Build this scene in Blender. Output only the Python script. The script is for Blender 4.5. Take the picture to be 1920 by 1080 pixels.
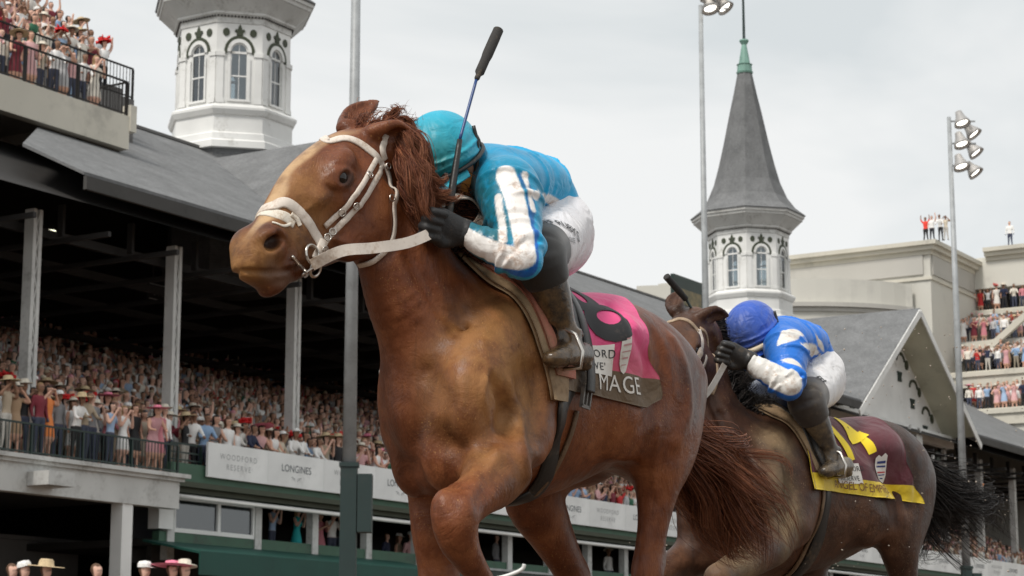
import bpy, bmesh, math, random
import numpy as np
from mathutils import Vector, Matrix

for _o in list(bpy.data.objects):
    bpy.data.objects.remove(_o, do_unlink=True)
SC = bpy.context.scene
COL = SC.collection
R = math.radians
rng = np.random.default_rng(11)
random.seed(11)

# ------------------------------------------------------------------ camera
CAM_H, CAM_F = 0.35, 4000.0                   # lens height (m), focal length in pixels of a 1920 px wide frame
PITCH = math.atan(750.0 / CAM_F)
cam_d = bpy.data.cameras.new('camera')
cam = bpy.data.objects.new('camera', cam_d)
COL.objects.link(cam)
cam.location = (0, 0, CAM_H)
cam.rotation_euler = (math.pi / 2 + PITCH, 0, 0)
cam_d.sensor_width = 36.0
cam_d.lens = 36.0 * CAM_F / 1920.0
cam_d.clip_start, cam_d.clip_end = 0.1, 3000.0
cam_d.dof.use_dof = True
cam_d.dof.focus_distance = 5.9
cam_d.dof.aperture_fstop = 15.0
SC.camera = cam

# ------------------------------------------------------------------ sky: an overcast deck over a daylight sky
world = bpy.data.worlds.new('World')
SC.world = world
world.use_nodes = True
wn, wl = world.node_tree.nodes, world.node_tree.links
wn.clear()
SUN_ELEV, SUN_AZ = R(52), R(215)              # azimuth clockwise from +Y
w_out = wn.new('ShaderNodeOutputWorld')
w_bg = wn.new('ShaderNodeBackground')
w_sky = wn.new('ShaderNodeTexSky')
w_sky.sky_type = 'NISHITA'; w_sky.sun_disc = False
w_sky.sun_elevation = SUN_ELEV; w_sky.sun_rotation = SUN_AZ
w_tc = wn.new('ShaderNodeTexCoord')
w_map = wn.new('ShaderNodeMapping'); w_map.inputs['Scale'].default_value = (1.1, 1.1, 2.6)
w_n1 = wn.new('ShaderNodeTexNoise'); w_n1.inputs['Scale'].default_value = 2.9; w_n1.inputs['Detail'].default_value = 5; w_n1.inputs['Roughness'].default_value = .5
w_n1.inputs['Distortion'].default_value = .4
w_cr = wn.new('ShaderNodeValToRGB')
w_cr.color_ramp.elements[0].position = .38; w_cr.color_ramp.elements[0].color = (5.55, 5.82, 5.85, 1)
w_cr.color_ramp.elements[1].position = .58; w_cr.color_ramp.elements[1].color = (7.1, 7.12, 7.0, 1)
w_mix = wn.new('ShaderNodeMix'); w_mix.data_type = 'RGBA'; w_mix.inputs[0].default_value = .93
wl.new(w_tc.outputs['Generated'], w_map.inputs[0]); wl.new(w_map.outputs[0], w_n1.inputs[0])
wl.new(w_n1.outputs[0], w_cr.inputs[0])
wl.new(w_sky.outputs[0], w_mix.inputs[6]); wl.new(w_cr.outputs[0], w_mix.inputs[7])
wl.new(w_mix.outputs[2], w_bg.inputs[0]); wl.new(w_bg.outputs[0], w_out.inputs[0])
w_bg.inputs[1].default_value = .103

sun_d = bpy.data.lights.new('sun', 'SUN')
sun_d.energy = 2.1; sun_d.angle = R(12); sun_d.color = (1.0, .95, .88)
sun = bpy.data.objects.new('sun', sun_d); COL.objects.link(sun)
_sd = Vector((math.sin(SUN_AZ) * math.cos(SUN_ELEV), math.cos(SUN_AZ) * math.cos(SUN_ELEV), math.sin(SUN_ELEV)))
sun.rotation_euler = _sd.to_track_quat('Z', 'Y').to_euler()

SC.view_settings.view_transform = 'Standard'
SC.view_settings.look = 'None'
SC.view_settings.gamma = 1.0
SC.view_settings.exposure = 0.35
SC.render.engine = 'CYCLES'
SC.cycles.max_bounces = 5
SC.cycles.use_denoising = True

# ------------------------------------------------------------------ pixel <-> place helpers (1920x1080 pixels of the photograph)
_ct, _st = math.cos(PITCH), math.sin(PITCH)
CAMP = np.array([0, 0, CAM_H])
def ray(u, v):
    x, y = (u - 960) / CAM_F, (540 - v) / CAM_F
    return np.array([x, _ct - y * _st, _st + y * _ct])
def project(p):
    d = np.asarray(p, float) - CAMP
    Z = d[..., 1] * _ct + d[..., 2] * _st
    Y = -d[..., 1] * _st + d[..., 2] * _ct
    return 960 + CAM_F * d[..., 0] / Z, 540 - CAM_F * Y / Z

# ------------------------------------------------------------------ object helpers
def tag(o, label=None, cat=None, group=None, kind=None):
    if label: o['label'] = label
    if cat: o['category'] = cat
    if group: o['group'] = group
    if kind: o['kind'] = kind
    return o
def thing(name, label, cat, loc=(0, 0, 0), rz=0.0, group=None):
    o = bpy.data.objects.new(name, None)
    COL.objects.link(o)
    o.location = loc; o.rotation_euler = (0, 0, rz)
    o.empty_display_size = .1
    return tag(o, label, cat, group)
def mesh_np(name, V, Fs, mats=(), mi=None, smooth=True):
    """mesh from numpy verts and a list of face arrays (each (n,k))"""
    me = bpy.data.meshes.new(name)
    V = np.asarray(V, np.float32)
    if isinstance(Fs, np.ndarray): Fs = [Fs]
    Fs = [np.asarray(f, np.int32) for f in Fs if len(f)]
    loops = np.concatenate([f.ravel() for f in Fs]) if Fs else np.zeros(0, np.int32)
    tot = np.concatenate([np.full(len(f), f.shape[1], np.int32) for f in Fs])
    start = np.concatenate([[0], np.cumsum(tot)[:-1]]).astype(np.int32)
    me.vertices.add(len(V)); me.vertices.foreach_set('co', V.ravel())
    me.loops.add(len(loops)); me.loops.foreach_set('vertex_index', loops)
    me.polygons.add(len(tot)); me.polygons.foreach_set('loop_start', start)
    try: me.polygons.foreach_set('loop_total', tot)
    except Exception: pass
    for m in mats: me.materials.append(m)
    if mi is not None: me.polygons.foreach_set('material_index', np.asarray(mi, np.int32))
    me.polygons.foreach_set('use_smooth', np.full(len(tot), smooth, bool))
    me.update(calc_edges=True); me.validate()
    return me
def link(name, me, parent=None, mat=None):
    o = bpy.data.objects.new(name, me)
    COL.objects.link(o)
    if mat is not None and not me.materials: me.materials.append(mat)
    if parent is not None: o.parent = parent
    return o
def fattr(me, name, val):
    a = me.attributes.new(name, 'FLOAT', 'POINT')
    a.data.foreach_set('value', np.asarray(val, np.float32))

class MB:
    """collects plain shapes, links them as ONE mesh"""
    def __init__(s): s.V = []; s.F = {3: [], 4: []}; s.M = {3: [], 4: []}; s.n = 0; s.G = []
    def raw(s, V, F, m=0):
        V = np.asarray(V, float).reshape(-1, 3)
        for f in F:
            k = len(f)
            if k in (3, 4):
                s.F[k].append([i + s.n for i in f]); s.M[k].append(m)
            else:
                s.G.append(([i + s.n for i in f], m))
        s.V.append(V); s.n += len(V)
        return s
    def box(s, c, size, rz=0, m=0, R3=None):
        x, y, z = np.array(size) / 2.0
        P = np.array([[-x, -y, -z], [x, -y, -z], [x, y, -z], [-x, y, -z], [-x, -y, z], [x, -y, z], [x, y, z], [-x, y, z]])
        if R3 is not None: P = P @ np.array(R3).T
        elif rz:
            ca, sa = math.cos(rz), math.sin(rz); P = P @ np.array([[ca, sa, 0], [-sa, ca, 0], [0, 0, 1]])
        return s.raw(P + np.array(c), [(0, 3, 2, 1), (4, 5, 6, 7), (0, 1, 5, 4), (1, 2, 6, 5), (2, 3, 7, 6), (3, 0, 4, 7)], m)
    def box2(s, a, b, m=0):
        a, b = np.minimum(a, b), np.maximum(a, b)
        return s.box((a + b) / 2, b - a, m=m)
    def tube(s, pts, r, n=8, m=0, caps=True):
        pts = np.asarray(pts, float); k = len(pts)
        r = np.broadcast_to(np.asarray(r, float), (k,))
        T = np.gradient(pts, axis=0) if k > 2 else np.repeat((pts[1] - pts[0])[None], 2, 0)
        T /= np.linalg.norm(T, axis=1)[:, None] + 1e-9
        ref = np.array([0, 0, 1.]) if abs(T[0, 2]) < .9 else np.array([1., 0, 0])
        U = np.cross(T[0], ref); U /= np.linalg.norm(U)
        V = []
        for i in range(k):
            U = U - T[i] * (U @ T[i]); U /= np.linalg.norm(U) + 1e-9
            W = np.cross(T[i], U)
            a = np.arange(n) * 2 * math.pi / n
            V.append(pts[i] + r[i] * (np.cos(a)[:, None] * U + np.sin(a)[:, None] * W))
        F = [(i * n + j, i * n + (j + 1) % n, (i + 1) * n + (j + 1) % n, (i + 1) * n + j) for i in range(k - 1) for j in range(n)]
        if caps: F += [tuple(range(n))[::-1], tuple((k - 1) * n + j for j in range(n))]
        return s.raw(np.concatenate(V), F, m)
    def lathe(s, prof, n=16, c=(0, 0, 0), a0=0, m=0, cap=True):
        prof = np.asarray(prof, float); k = len(prof)
        a = a0 + np.arange(n) * 2 * math.pi / n
        V = np.stack([np.outer(prof[:, 0], np.cos(a)), np.outer(prof[:, 0], np.sin(a)), np.repeat(prof[:, 1][:, None], n, 1)], -1).reshape(-1, 3) + np.array(c)
        F = [(i * n + j, i * n + (j + 1) % n, (i + 1) * n + (j + 1) % n, (i + 1) * n + j) for i in range(k - 1) for j in range(n)]
        if cap: F += [tuple(range(n))[::-1], tuple((k - 1) * n + j for j in range(n))]
        return s.raw(V, F, m)
    def prism(s, poly, w, axis_p, axis_q, axis_w, o=(0, 0, 0), m=0):
        """polygon (p,q) extruded by w along axis_w"""
        P, Q, W = np.array(axis_p, float), np.array(axis_q, float), np.array(axis_w, float)
        a = np.array([np.array(o) + p * P + q * Q for p, q in poly]); b = a + W * w; n = len(poly)
        F = [tuple(range(n))[::-1], tuple(n + i for i in range(n))] + [(i, (i + 1) % n, n + (i + 1) % n, n + i) for i in range(n)]
        return s.raw(np.concatenate([a, b]), F, m)
    def build(s, name, mats, parent=None, smooth=False):
        if not isinstance(mats, (list, tuple)): mats = [mats]
        if s.G:
            V = np.concatenate(s.V); me = bpy.data.meshes.new(name)
            fs = [f for f in s.F[3]] + [f for f in s.F[4]] + [g[0] for g in s.G]
            ms = s.M[3] + s.M[4] + [g[1] for g in s.G]
            me.from_pydata(V.tolist(), [], fs)
            for m in mats: me.materials.append(m)
            me.polygons.foreach_set('material_index', ms)
            me.polygons.foreach_set('use_smooth', [smooth] * len(fs)); me.update()
        else:
            fl, mi = [], []
            for k in (3, 4):
                if s.F[k]: fl.append(np.array(s.F[k])); mi += s.M[k]
            me = mesh_np(name, np.concatenate(s.V), fl, mats, mi, smooth)
        return link(name, me, parent)

# ------------------------------------------------------------------ material helpers
class NT:
    def __init__(s, name):
        s.m = bpy.data.materials.new(name); s.m.use_nodes = True
        s.n, s.l = s.m.node_tree.nodes, s.m.node_tree.links
        s.b = s.n['Principled BSDF']
    def new(s, t, **kw):
        x = s.n.new(t)
        for k, v in kw.items(): setattr(x, k, v)
        return x
    def set(s, sock, v):
        if isinstance(v, bpy.types.NodeSocket): s.l.new(v, sock)
        else:
            if hasattr(sock, 'default_value'):
                try: sock.default_value = v
                except Exception: sock.default_value = (*v, 1)
    def p(s, **kw):
        for k, v in kw.items(): s.set(s.b.inputs[k.replace('_', ' ')], v)
    def coord(s, out='Object', scale=(1, 1, 1), rot=(0, 0, 0)):
        t = s.new('ShaderNodeTexCoord'); mp = s.new('ShaderNodeMapping')
        mp.inputs['Scale'].default_value = scale; mp.inputs['Rotation'].default_value = rot
        s.l.new(t.outputs[out], mp.inputs[0]); return mp.outputs[0]
    def noise(s, scale, detail=4, rough=.55, vec=None, dist=0.0):
        x = s.new('ShaderNodeTexNoise'); x.inputs['Scale'].default_value = scale; x.inputs['Detail'].default_value = detail
        x.inputs['Roughness'].default_value = rough; x.inputs['Distortion'].default_value = dist
        if vec is None: vec = s.coord()
        s.l.new(vec, x.inputs['Vector']); return x.outputs['Fac']
    def ramp(s, fac, stops):
        x = s.new('ShaderNodeValToRGB'); e = x.color_ramp.elements
        while len(e) < len(stops): e.new(.5)
        for el, (p, c) in zip(e, stops):
            el.position = p; el.color = (*c, 1) if len(c) == 3 else c
        s.set(x.inputs[0], fac); return x.outputs[0]
    def fr(s, fac, a, b, lo=0., hi=1.):
        x = s.new('ShaderNodeMapRange'); x.interpolation_type = 'SMOOTHSTEP'
        for i, v in enumerate((fac, a, b, lo, hi)): s.set(x.inputs[i], v)
        return x.outputs[0]
    def mix(s, f, a, b, mode='MIX'):
        x = s.new('ShaderNodeMix'); x.data_type = 'RGBA'; x.blend_type = mode
        s.set(x.inputs[0], f)
        for i, v in ((6, a), (7, b)):
            if isinstance(v, bpy.types.NodeSocket): s.l.new(v, x.inputs[i])
            else: x.inputs[i].default_value = (*v[:3], 1)
        return x.outputs[2]
    def math(s, op, a, b=0.0, clamp=False):
        x = s.new('ShaderNodeMath'); x.operation = op; x.use_clamp = clamp
        s.set(x.inputs[0], a); s.set(x.inputs[1], b); return x.outputs[0]
    def attr(s, name):
        x = s.new('ShaderNodeAttribute'); x.attribute_name = name; return x.outputs['Fac']
    def bump(s, h, strength=.3, dist=.01, prev=None):
        x = s.new('ShaderNodeBump'); x.inputs['Strength'].default_value = strength; x.inputs['Distance'].default_value = dist
        s.l.new(h, x.inputs['Height'])
        if prev is not None: s.l.new(prev, x.inputs['Normal'])
        return x.outputs[0]
def simple(name, col, rough=.6, var=.25, scale=6, bump=.0, metal=0.0, spec=.5, bscale=None, detail=5):
    t = NT(name); n = t.noise(scale, detail)
    c = t.ramp(n, [(.3, tuple(x * (1 - var) for x in col)), (.7, tuple(min(1, x * (1 + var)) for x in col))])
    t.p(Base_Color=c, Roughness=rough, Metallic=metal, Specular_IOR_Level=spec)
    if bump: t.p(Normal=t.bump(t.noise(bscale or scale * 6, 4), bump, .01))
    return t.m

# ------------------------------------------------------------------ distance fields -> one continuous skin
def cr(P, n):
    """Catmull-Rom through rows of P, n steps per span"""
    P = np.asarray(P, float)
    Q = np.concatenate([[2 * P[0] - P[1]], P, [2 * P[-1] - P[-2]]])
    out = []
    for i in range(1, len(Q) - 2):
        t = np.linspace(0, 1, n, endpoint=False)[:, None]
        a, b, c, d = Q[i - 1], Q[i], Q[i + 1], Q[i + 2]
        out.append(.5 * ((2 * b) + (-a + c) * t + (2 * a - 5 * b + 4 * c - d) * t ** 2 + (-a + 3 * b - 3 * c + d) * t ** 3))
    return np.concatenate(out + [P[-1:]])
def unit(v): v = np.asarray(v, float); return v / (np.linalg.norm(v) + 1e-12)

class Field:
    def __init__(s, gx, gy, gz):
        s.g = [np.asarray(a, np.float32) for a in (gx, gy, gz)]
        s.D = np.full([len(a) for a in s.g], .3, np.float32)
    def sub(s, lo, hi):
        sl = tuple(slice(int(np.searchsorted(a, lo[i])), int(np.searchsorted(a, hi[i]))) for i, a in enumerate(s.g))
        X = s.g[0][sl[0]][:, None, None]; Y = s.g[1][sl[1]][None, :, None]; Z = s.g[2][sl[2]][None, None, :]
        return sl, X, Y, Z
    def _comb(s, sl, d, k, mode):
        A = s.D[sl]
        if mode == 'u':
            if k > 0:
                h = np.maximum(k - np.abs(A - d), 0) / k; s.D[sl] = np.minimum(A, d) - h * h * k * .25
            else: s.D[sl] = np.minimum(A, d)
        elif mode == 's':                                  # carve
            d = -d
            h = np.maximum(k - np.abs(A - d), 0) / max(k, 1e-6); s.D[sl] = np.maximum(A, d) + h * h * k * .25
    def ell(s, c, r, k=.03, R3=None, mode='u'):
        c = np.asarray(c, float); r = np.asarray(r, float); m = float(max(r)) + k + .03
        sl, X, Y, Z = s.sub(c - m, c + m)
        if 0 in s.D[sl].shape: return
        x, y, z = X - c[0], Y - c[1], Z - c[2]
        if R3 is not None:
            R3 = np.asarray(R3, float)                      # rows are the ellipsoid's own axes
            x, y, z = (R3[0, 0] * x + R3[0, 1] * y + R3[0, 2] * z, R3[1, 0] * x + R3[1, 1] * y + R3[1, 2] * z, R3[2, 0] * x + R3[2, 1] * y + R3[2, 2] * z)
        q = np.sqrt((x / r[0]) ** 2 + (y / r[1]) ** 2 + (z / r[2]) ** 2) + 1e-6
        L = np.sqrt(x * x + y * y + z * z)
        d = np.where(L < 1e-5, -min(r), L * (1 - 1 / q))
        s._comb(sl, d.astype(np.float32), k, mode)
    def loft(s, st, k=.03, V0=(0, 1, 0), n=5, mode='u', cap=1.0):
        """st rows: x y z a b ; a across the axis in the plane normal to V0, b along V0"""
        P = cr(st, n) if len(st) > 2 else np.asarray(st, float)
        C = P[:, :3]; m = float(P[:, 3:5].max()) + k + .02
        lo, hi = C.min(0) - m, C.max(0) + m
        sl, X, Y, Z = s.sub(lo, hi)
        if 0 in s.D[sl].shape: return
        d = np.full(s.D[sl].shape, 1.0, np.float32)
        V0 = np.asarray(V0, float)
        o = [a.start for a in sl]
        for i in range(len(P) - 1):
            p, q = C[i], C[i + 1]; ax = q - p; Ln = np.linalg.norm(ax)
            if Ln < 1e-6: continue
            ax = ax / Ln
            a0, a1, b0, b1 = P[i, 3], P[i + 1, 3], P[i, 4], P[i + 1, 4]
            mm = max(a0, a1, b0, b1) + k + .02
            sl2, x, y, z = s.sub(np.minimum(p, q) - mm, np.maximum(p, q) + mm)
            if 0 in s.D[sl2].shape: continue
            U = unit(np.cross(V0, ax)); W = np.cross(ax, U)
            x, y, z = x - p[0], y - p[1], z - p[2]
            t = np.clip((x * ax[0] + y * ax[1] + z * ax[2]) / Ln, 0, 1).astype(np.float32)
            a = a0 + (a1 - a0) * t; b = b0 + (b1 - b0) * t
            al = x * ax[0] + y * ax[1] + z * ax[2] - t * Ln
            u = x * U[0] + y * U[1] + z * U[2]; w = x * W[0] + y * W[1] + z * W[2]
            kk = np.sqrt((u / a) ** 2 + (w / b) ** 2 + (al / (np.minimum(a, b) * cap)) ** 2) + 1e-5
            L = np.sqrt(u * u + w * w + al * al)
            dd = np.where(L < 1e-5, -np.minimum(a, b), L * (1 - 1 / kk))
            l2 = tuple(slice(sl2[j].start - o[j], sl2[j].stop - o[j]) for j in range(3))
            l2 = tuple(slice(max(0, q_.start), q_.stop) for q_ in l2)
            d[l2] = np.minimum(d[l2], dd.astype(np.float32))
        s._comb(sl, d, k, mode)
    def func(s, lo, hi, f, k=.01, mode='s'):
        sl, X, Y, Z = s.sub(np.asarray(lo), np.asarray(hi)); s._comb(sl, f(X, Y, Z).astype(np.float32) + 0 * s.D[sl], k, mode)
    # sampling
    def at(s, P):
        P = np.atleast_2d(np.asarray(P, float)); I = []; Fr = []
        for j in range(3):
            a = s.g[j]; i = np.clip(np.searchsorted(a, P[:, j]) - 1, 0, len(a) - 2)
            I.append(i); Fr.append(np.clip((P[:, j] - a[i]) / (a[i + 1] - a[i]), 0, 1))
        out = 0
        for dx in (0, 1):
            for dy in (0, 1):
                for dz in (0, 1):
                    w = (Fr[0] if dx else 1 - Fr[0]) * (Fr[1] if dy else 1 - Fr[1]) * (Fr[2] if dz else 1 - Fr[2])
                    out = out + w * s.D[I[0] + dx, I[1] + dy, I[2] + dz]
        return out
    def grad(s, P, e=.008):
        P = np.atleast_2d(P); G = np.stack([s.at(P + np.eye(3)[j] * e) - s.at(P - np.eye(3)[j] * e) for j in range(3)], 1)
        return G / (np.linalg.norm(G, axis=1)[:, None] + 1e-9)
    def snap(s, P, off=0.0, it=6):
        P = np.atleast_2d(np.asarray(P, float)).copy()
        for _ in range(it):
            P -= s.grad(P) * (s.at(P) - off)[:, None] * .8
        return P
    def cast(s, o, d, tmax=2.0, off=0.0, start=0.0):
        """march rays o+t*d to the skin; returns points"""
        o = np.atleast_2d(np.asarray(o, float)); d = np.atleast_2d(np.asarray(d, float)); d = d / np.linalg.norm(d, axis=1)[:, None]
        t = np.full(len(o), start)
        for _ in range(90):
            t = t + np.clip(s.at(o + d * t[:, None]) - off, -.02, .05) * .7
        return o + d * t[:, None]
    def mesh(s):
        D = s.D; S = D < 0
        nx, ny, nz = D.shape
        c = S[:-1, :-1, :-1].astype(np.int8)
        cnt = np.zeros((nx - 1, ny - 1, nz - 1), np.int8)
        for dx in (0, 1):
            for dy in (0, 1):
                for dz in (0, 1):
                    cnt += S[dx:nx - 1 + dx, dy:ny - 1 + dy, dz:nz - 1 + dz]
        act = (cnt > 0) & (cnt < 8)
        ids = np.full(act.shape, -1, np.int32); ci = np.argwhere(act); ids[act] = np.arange(len(ci))
        acc = np.zeros((len(ci), 3)); num = np.zeros(len(ci))
        g = s.g
        i, j, k = ci.T
        corners = [(a, b, c_) for a in (0, 1) for b in (0, 1) for c_ in (0, 1)]
        for A in corners:
            for ax in range(3):
                if A[ax]: continue
                B = list(A); B[ax] = 1
                da = D[i + A[0], j + A[1], k + A[2]]; db = D[i + B[0], j + B[1], k + B[2]]
                cr_ = (da < 0) != (db < 0); t = np.where(cr_, da / (da - db + 1e-20), 0)
                pa = np.stack([g[0][i + A[0]], g[1][j + A[1]], g[2][k + A[2]]], 1).astype(float)
                pb = np.stack([g[0][i + B[0]], g[1][j + B[1]], g[2][k + B[2]]], 1)
                acc += np.where(cr_[:, None], pa + (pb - pa) * t[:, None], 0); num += cr_
        V = acc / num[:, None]
        F = []
        for ax in range(3):
            sl0 = [slice(1, -1)] * 3; sl0[ax] = slice(0, -1); sl1 = [slice(1, -1)] * 3; sl1[ax] = slice(1, None)
            a, b = S[tuple(sl0)], S[tuple(sl1)]
            e = np.argwhere(a != b); off = np.ones(3, int); off[ax] = 0; e = e + off
            fl = S[e[:, 0], e[:, 1], e[:, 2]]
            u, v = [(1, 2), (2, 0), (0, 1)][ax]
            def cell(du, dv):
                q = e.copy(); q[:, u] -= du; q[:, v] -= dv; return ids[q[:, 0], q[:, 1], q[:, 2]]
            quad = np.stack([cell(1, 1), cell(0, 1), cell(0, 0), cell(1, 0)], 1)
            quad[~fl] = quad[~fl][:, ::-1]
            F.append(quad)
        F = np.concatenate(F); F = F[(F >= 0).all(1)]
        return V, F
    def smoothed(s, n=1):
        V, F = s.mesh(); 
        for _ in range(n): V = relax(V, F, .5)
        return V, F
def relax(V, F, w=.5):
    acc = np.zeros_like(V); num = np.zeros(len(V))
    k = F.shape[1]
    for a in range(k):
        b = (a + 1) % k
        np.add.at(acc, F[:, a], V[F[:, b]]); np.add.at(acc, F[:, b], V[F[:, a]])
        np.add.at(num, F[:, a], 1); np.add.at(num, F[:, b], 1)
    return V + (acc / np.maximum(num, 1)[:, None] - V) * w
def axis_grid(lo, hi, h, fine=()):
    """grid lines with spacing h, finer inside the given (lo,hi,h) ranges"""
    out = [lo]
    while out[-1] < hi:
        x = out[-1]; hh = h
        for a, b, f in fine:
            if a <= x < b: hh = min(hh, f)
            elif x < a: hh = min(hh, max(f, (a - x) * .5 + f))
        out.append(x + hh)
    return np.array(out)

def ell_mesh(c, r, A=None, n=16, m=24):
    """ellipsoid mesh, rows of A are its axes"""
    th = np.linspace(0, math.pi, n); ph = np.linspace(0, 2 * math.pi, m, endpoint=False)
    V = np.stack([np.outer(np.sin(th), np.cos(ph)) * r[0], np.outer(np.sin(th), np.sin(ph)) * r[1], np.outer(np.cos(th), np.ones(m)) * r[2]], -1).reshape(-1, 3)
    if A is not None: V = V @ np.asarray(A)
    F = [(i * m + j, (i + 1) * m + j, (i + 1) * m + (j + 1) % m, i * m + (j + 1) % m) for i in range(n - 1) for j in range(m)]
    return V + np.asarray(c), np.array(F)
def plain(name, col, rough=.5, metal=0.0, spec=.5, coatw=0.0):
    t = NT(name); t.p(Base_Color=(*col, 1), Roughness=rough, Metallic=metal, Specular_IOR_Level=spec, Coat_Weight=coatw); return t.m
M = {}
def dirty(name, col, dirt=(.20, .13, .07), amount=.5, rough=.55, scale=9, bump=.15, bscale=60, spec=.5, **kw):
    t = NT(name); co = t.coord()
    n = t.noise(scale, 6, .62, co); n2 = t.noise(scale * 7, 4, .6, co)
    f = t.fr(t.math('ADD', t.math('MULTIPLY', n, .65), t.math('MULTIPLY', n2, .35)), .62 - amount * .3, .74 - amount * .1)
    c0 = t.ramp(t.noise(scale * .7, 3, .5, co), [(.3, tuple(x * .86 for x in col)), (.7, tuple(min(1, x * 1.08) for x in col))])
    t.p(Base_Color=t.mix(t.math('MULTIPLY', f, .85), c0, dirt), Roughness=rough, Specular_IOR_Level=spec, Normal=t.bump(t.noise(bscale, 4, .6, co), bump, .004), **kw)
    return t.m
def text_shape(txt, size, font=None, spacing=1.0, shear=0.0, bold=0.0):
    """flat triangles of a text, finely divided, origin at its centre (width along x)"""
    c = bpy.data.curves.new('t', 'FONT'); c.body = txt; c.size = size; c.space_character = spacing; c.shear = shear; c.offset = bold
    c.align_x = 'CENTER'; c.align_y = 'CENTER'; c.resolution_u = 4
    o = bpy.data.objects.new('t', c); COL.objects.link(o)
    dg = bpy.context.evaluated_depsgraph_get(); me = bpy.data.meshes.new_from_object(o.evaluated_get(dg))
    bpy.data.objects.remove(o, do_unlink=True)
    V = np.array([v.co[:] for v in me.vertices])[:, :2]
    me.calc_loop_triangles(); F = np.array([t.vertices[:] for t in me.loop_triangles])
    bpy.data.meshes.remove(me)
    return V, F

def ground_mat():
    t = NT('dirt'); co = t.coord()
    n = t.noise(.8, 6, .6, co); n2 = t.noise(14, 5, .7, co)
    c = t.ramp(t.math('ADD', t.math('MULTIPLY', n, .5), t.math('MULTIPLY', n2, .5)), [(.3, (.07, .045, .028)), (.7, (.15, .10, .065))])
    t.p(Base_Color=c, Roughness=.85, Normal=t.bump(n2, .6, .06)); return t.m
mb = MB(); mb.raw([(-900, -300, 0), (900, -300, 0), (900, 1500, 0), (-900, 1500, 0)], [(0, 1, 2, 3)])
g = mb.build('ground', ground_mat()); tag(g, 'brown harrowed dirt of the race track', 'ground', kind='structure')

# ------------------------------------------------------------------ grandstand.  facade frame: x along the stand (away to the right), y into the stand, z up
PHI = R(31.5)
FD = np.array([math.sin(PHI), math.cos(PHI), 0]); FN = np.array([math.cos(PHI), -math.sin(PHI), 0]); FO = np.array([-10.83, 56.885, 0])
FRZ = math.pi / 2 - PHI
def fw(s, y, z): return FO + FD * s - FN * y + np.array([0, 0, z])
def fpix(u, v, y=0.0):
    r = ray(u, v); n = -y; t = (n - (CAMP - FO) @ FN) / (r @ FN); p = CAMP + t * r - FO; return float(p @ FD), float(p[2])
def spix(u, v, s):
    r = ray(u, v); t = (s - (CAMP - FO) @ FD) / (r @ FD); p = CAMP + t * r - FO; return float(-(p @ FN)), float(p[2])
ORG = {}
def fthing(name, label, cat, s, y, z, group=None, rz=0.0):
    t = thing(name, label, cat, fw(s, y, z).tolist(), FRZ + rz, group); ORG[t.name] = np.array([s, y, z]); return t
def fpart(mb, name, mat, T, smooth=False):
    o = ORG[T.name]
    mb.V = [v - o for v in mb.V]
    return mb.build(name, mat, T, smooth)

def shingle(name, dark, light, scale=1.0):
    t = NT(name); co = t.coord()
    w = t.new('ShaderNodeTexWave'); w.wave_type = 'BANDS'; w.bands_direction = 'Z'; w.wave_profile = 'SAW'; w.inputs['Scale'].default_value = 3.2 * scale; w.inputs['Distortion'].default_value = .3
    t.l.new(co, w.inputs[0])
    n = t.noise(.9, 6, .7, co); n2 = t.noise(7, 5, .8, t.coord(scale=(1, 1, 3)))
    f = t.math('ADD', t.math('MULTIPLY', n, .45), t.math('MULTIPLY', n2, .55))
    c = t.ramp(f, [(.3, dark), (.7, light)])
    c = t.mix(t.fr(w.outputs['Fac'], .0, .25, .45, 0), c, tuple(x * .5 for x in dark)); st = t.noise(3.0, 5, .75, t.coord(scale=(2.2, 2.2, .35))); c = t.mix(t.fr(st, .48, .72, 0, .45), c, dark)
    t.p(Base_Color=c, Roughness=.88, Normal=t.bump(w.outputs['Fac'], .5, .03)); return t.m
M['shingle'] = shingle('grey_shingles', (.085, .088, .09), (.27, .275, .28))
M['white'] = dirty('white_paint', (.78, .78, .76), (.45, .44, .40), .25, .5, .8, .1, 20)
M['white_old'] = dirty('weathered_white_paint', (.58, .58, .56), (.30, .29, .27), .45, .6, 1.2, .15, 20)
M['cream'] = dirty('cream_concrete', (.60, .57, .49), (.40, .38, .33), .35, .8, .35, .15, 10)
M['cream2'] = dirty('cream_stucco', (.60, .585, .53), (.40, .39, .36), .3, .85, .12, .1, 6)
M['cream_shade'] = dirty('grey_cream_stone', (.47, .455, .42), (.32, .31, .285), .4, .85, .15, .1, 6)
M['green'] = dirty('dark_green_paint', (.005, .022, .017), (.02, .03, .028), .3, .45, 2, .1, 20)
M['green_mid'] = dirty('weathered_green_paint', (.05, .12, .075), (.05, .06, .05), .4, .6, 1.5, .15, 15)
M['awning'] = dirty('green_awning', (.004, .060, .045), (.005, .035, .03), .2, .6, 1.2, .15, 8)
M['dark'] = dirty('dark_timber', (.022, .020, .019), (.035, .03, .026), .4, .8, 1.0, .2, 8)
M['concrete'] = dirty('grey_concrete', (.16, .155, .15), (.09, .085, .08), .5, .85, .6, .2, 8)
M['olive'] = dirty('olive_trim', (.045, .055, .030), (.03, .035, .02), .3, .6, 4, .1, 20)
M['copper'] = dirty('green_copper', (.20, .36, .30), (.10, .19, .16), .5, .6, 3, .2, 12)
M['galv'] = dirty('galvanised_steel', (.36, .38, .39), (.24, .25, .255), .5, .45, 3, .1, 20, metal=.0) if False else dirty('galvanised_steel', (.36, .38, .39), (.24, .25, .255), .5, .45, 3, .1, 20)
M['pole_dark'] = dirty('dark_green_steel', (.012, .030, .028), (.03, .035, .032), .3, .5, 3, .1, 20)
M['soffit'] = dirty('olive_cream_soffit', (.62, .62, .50), (.45, .45, .36), .35, .75, .8, .12, 6)
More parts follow.
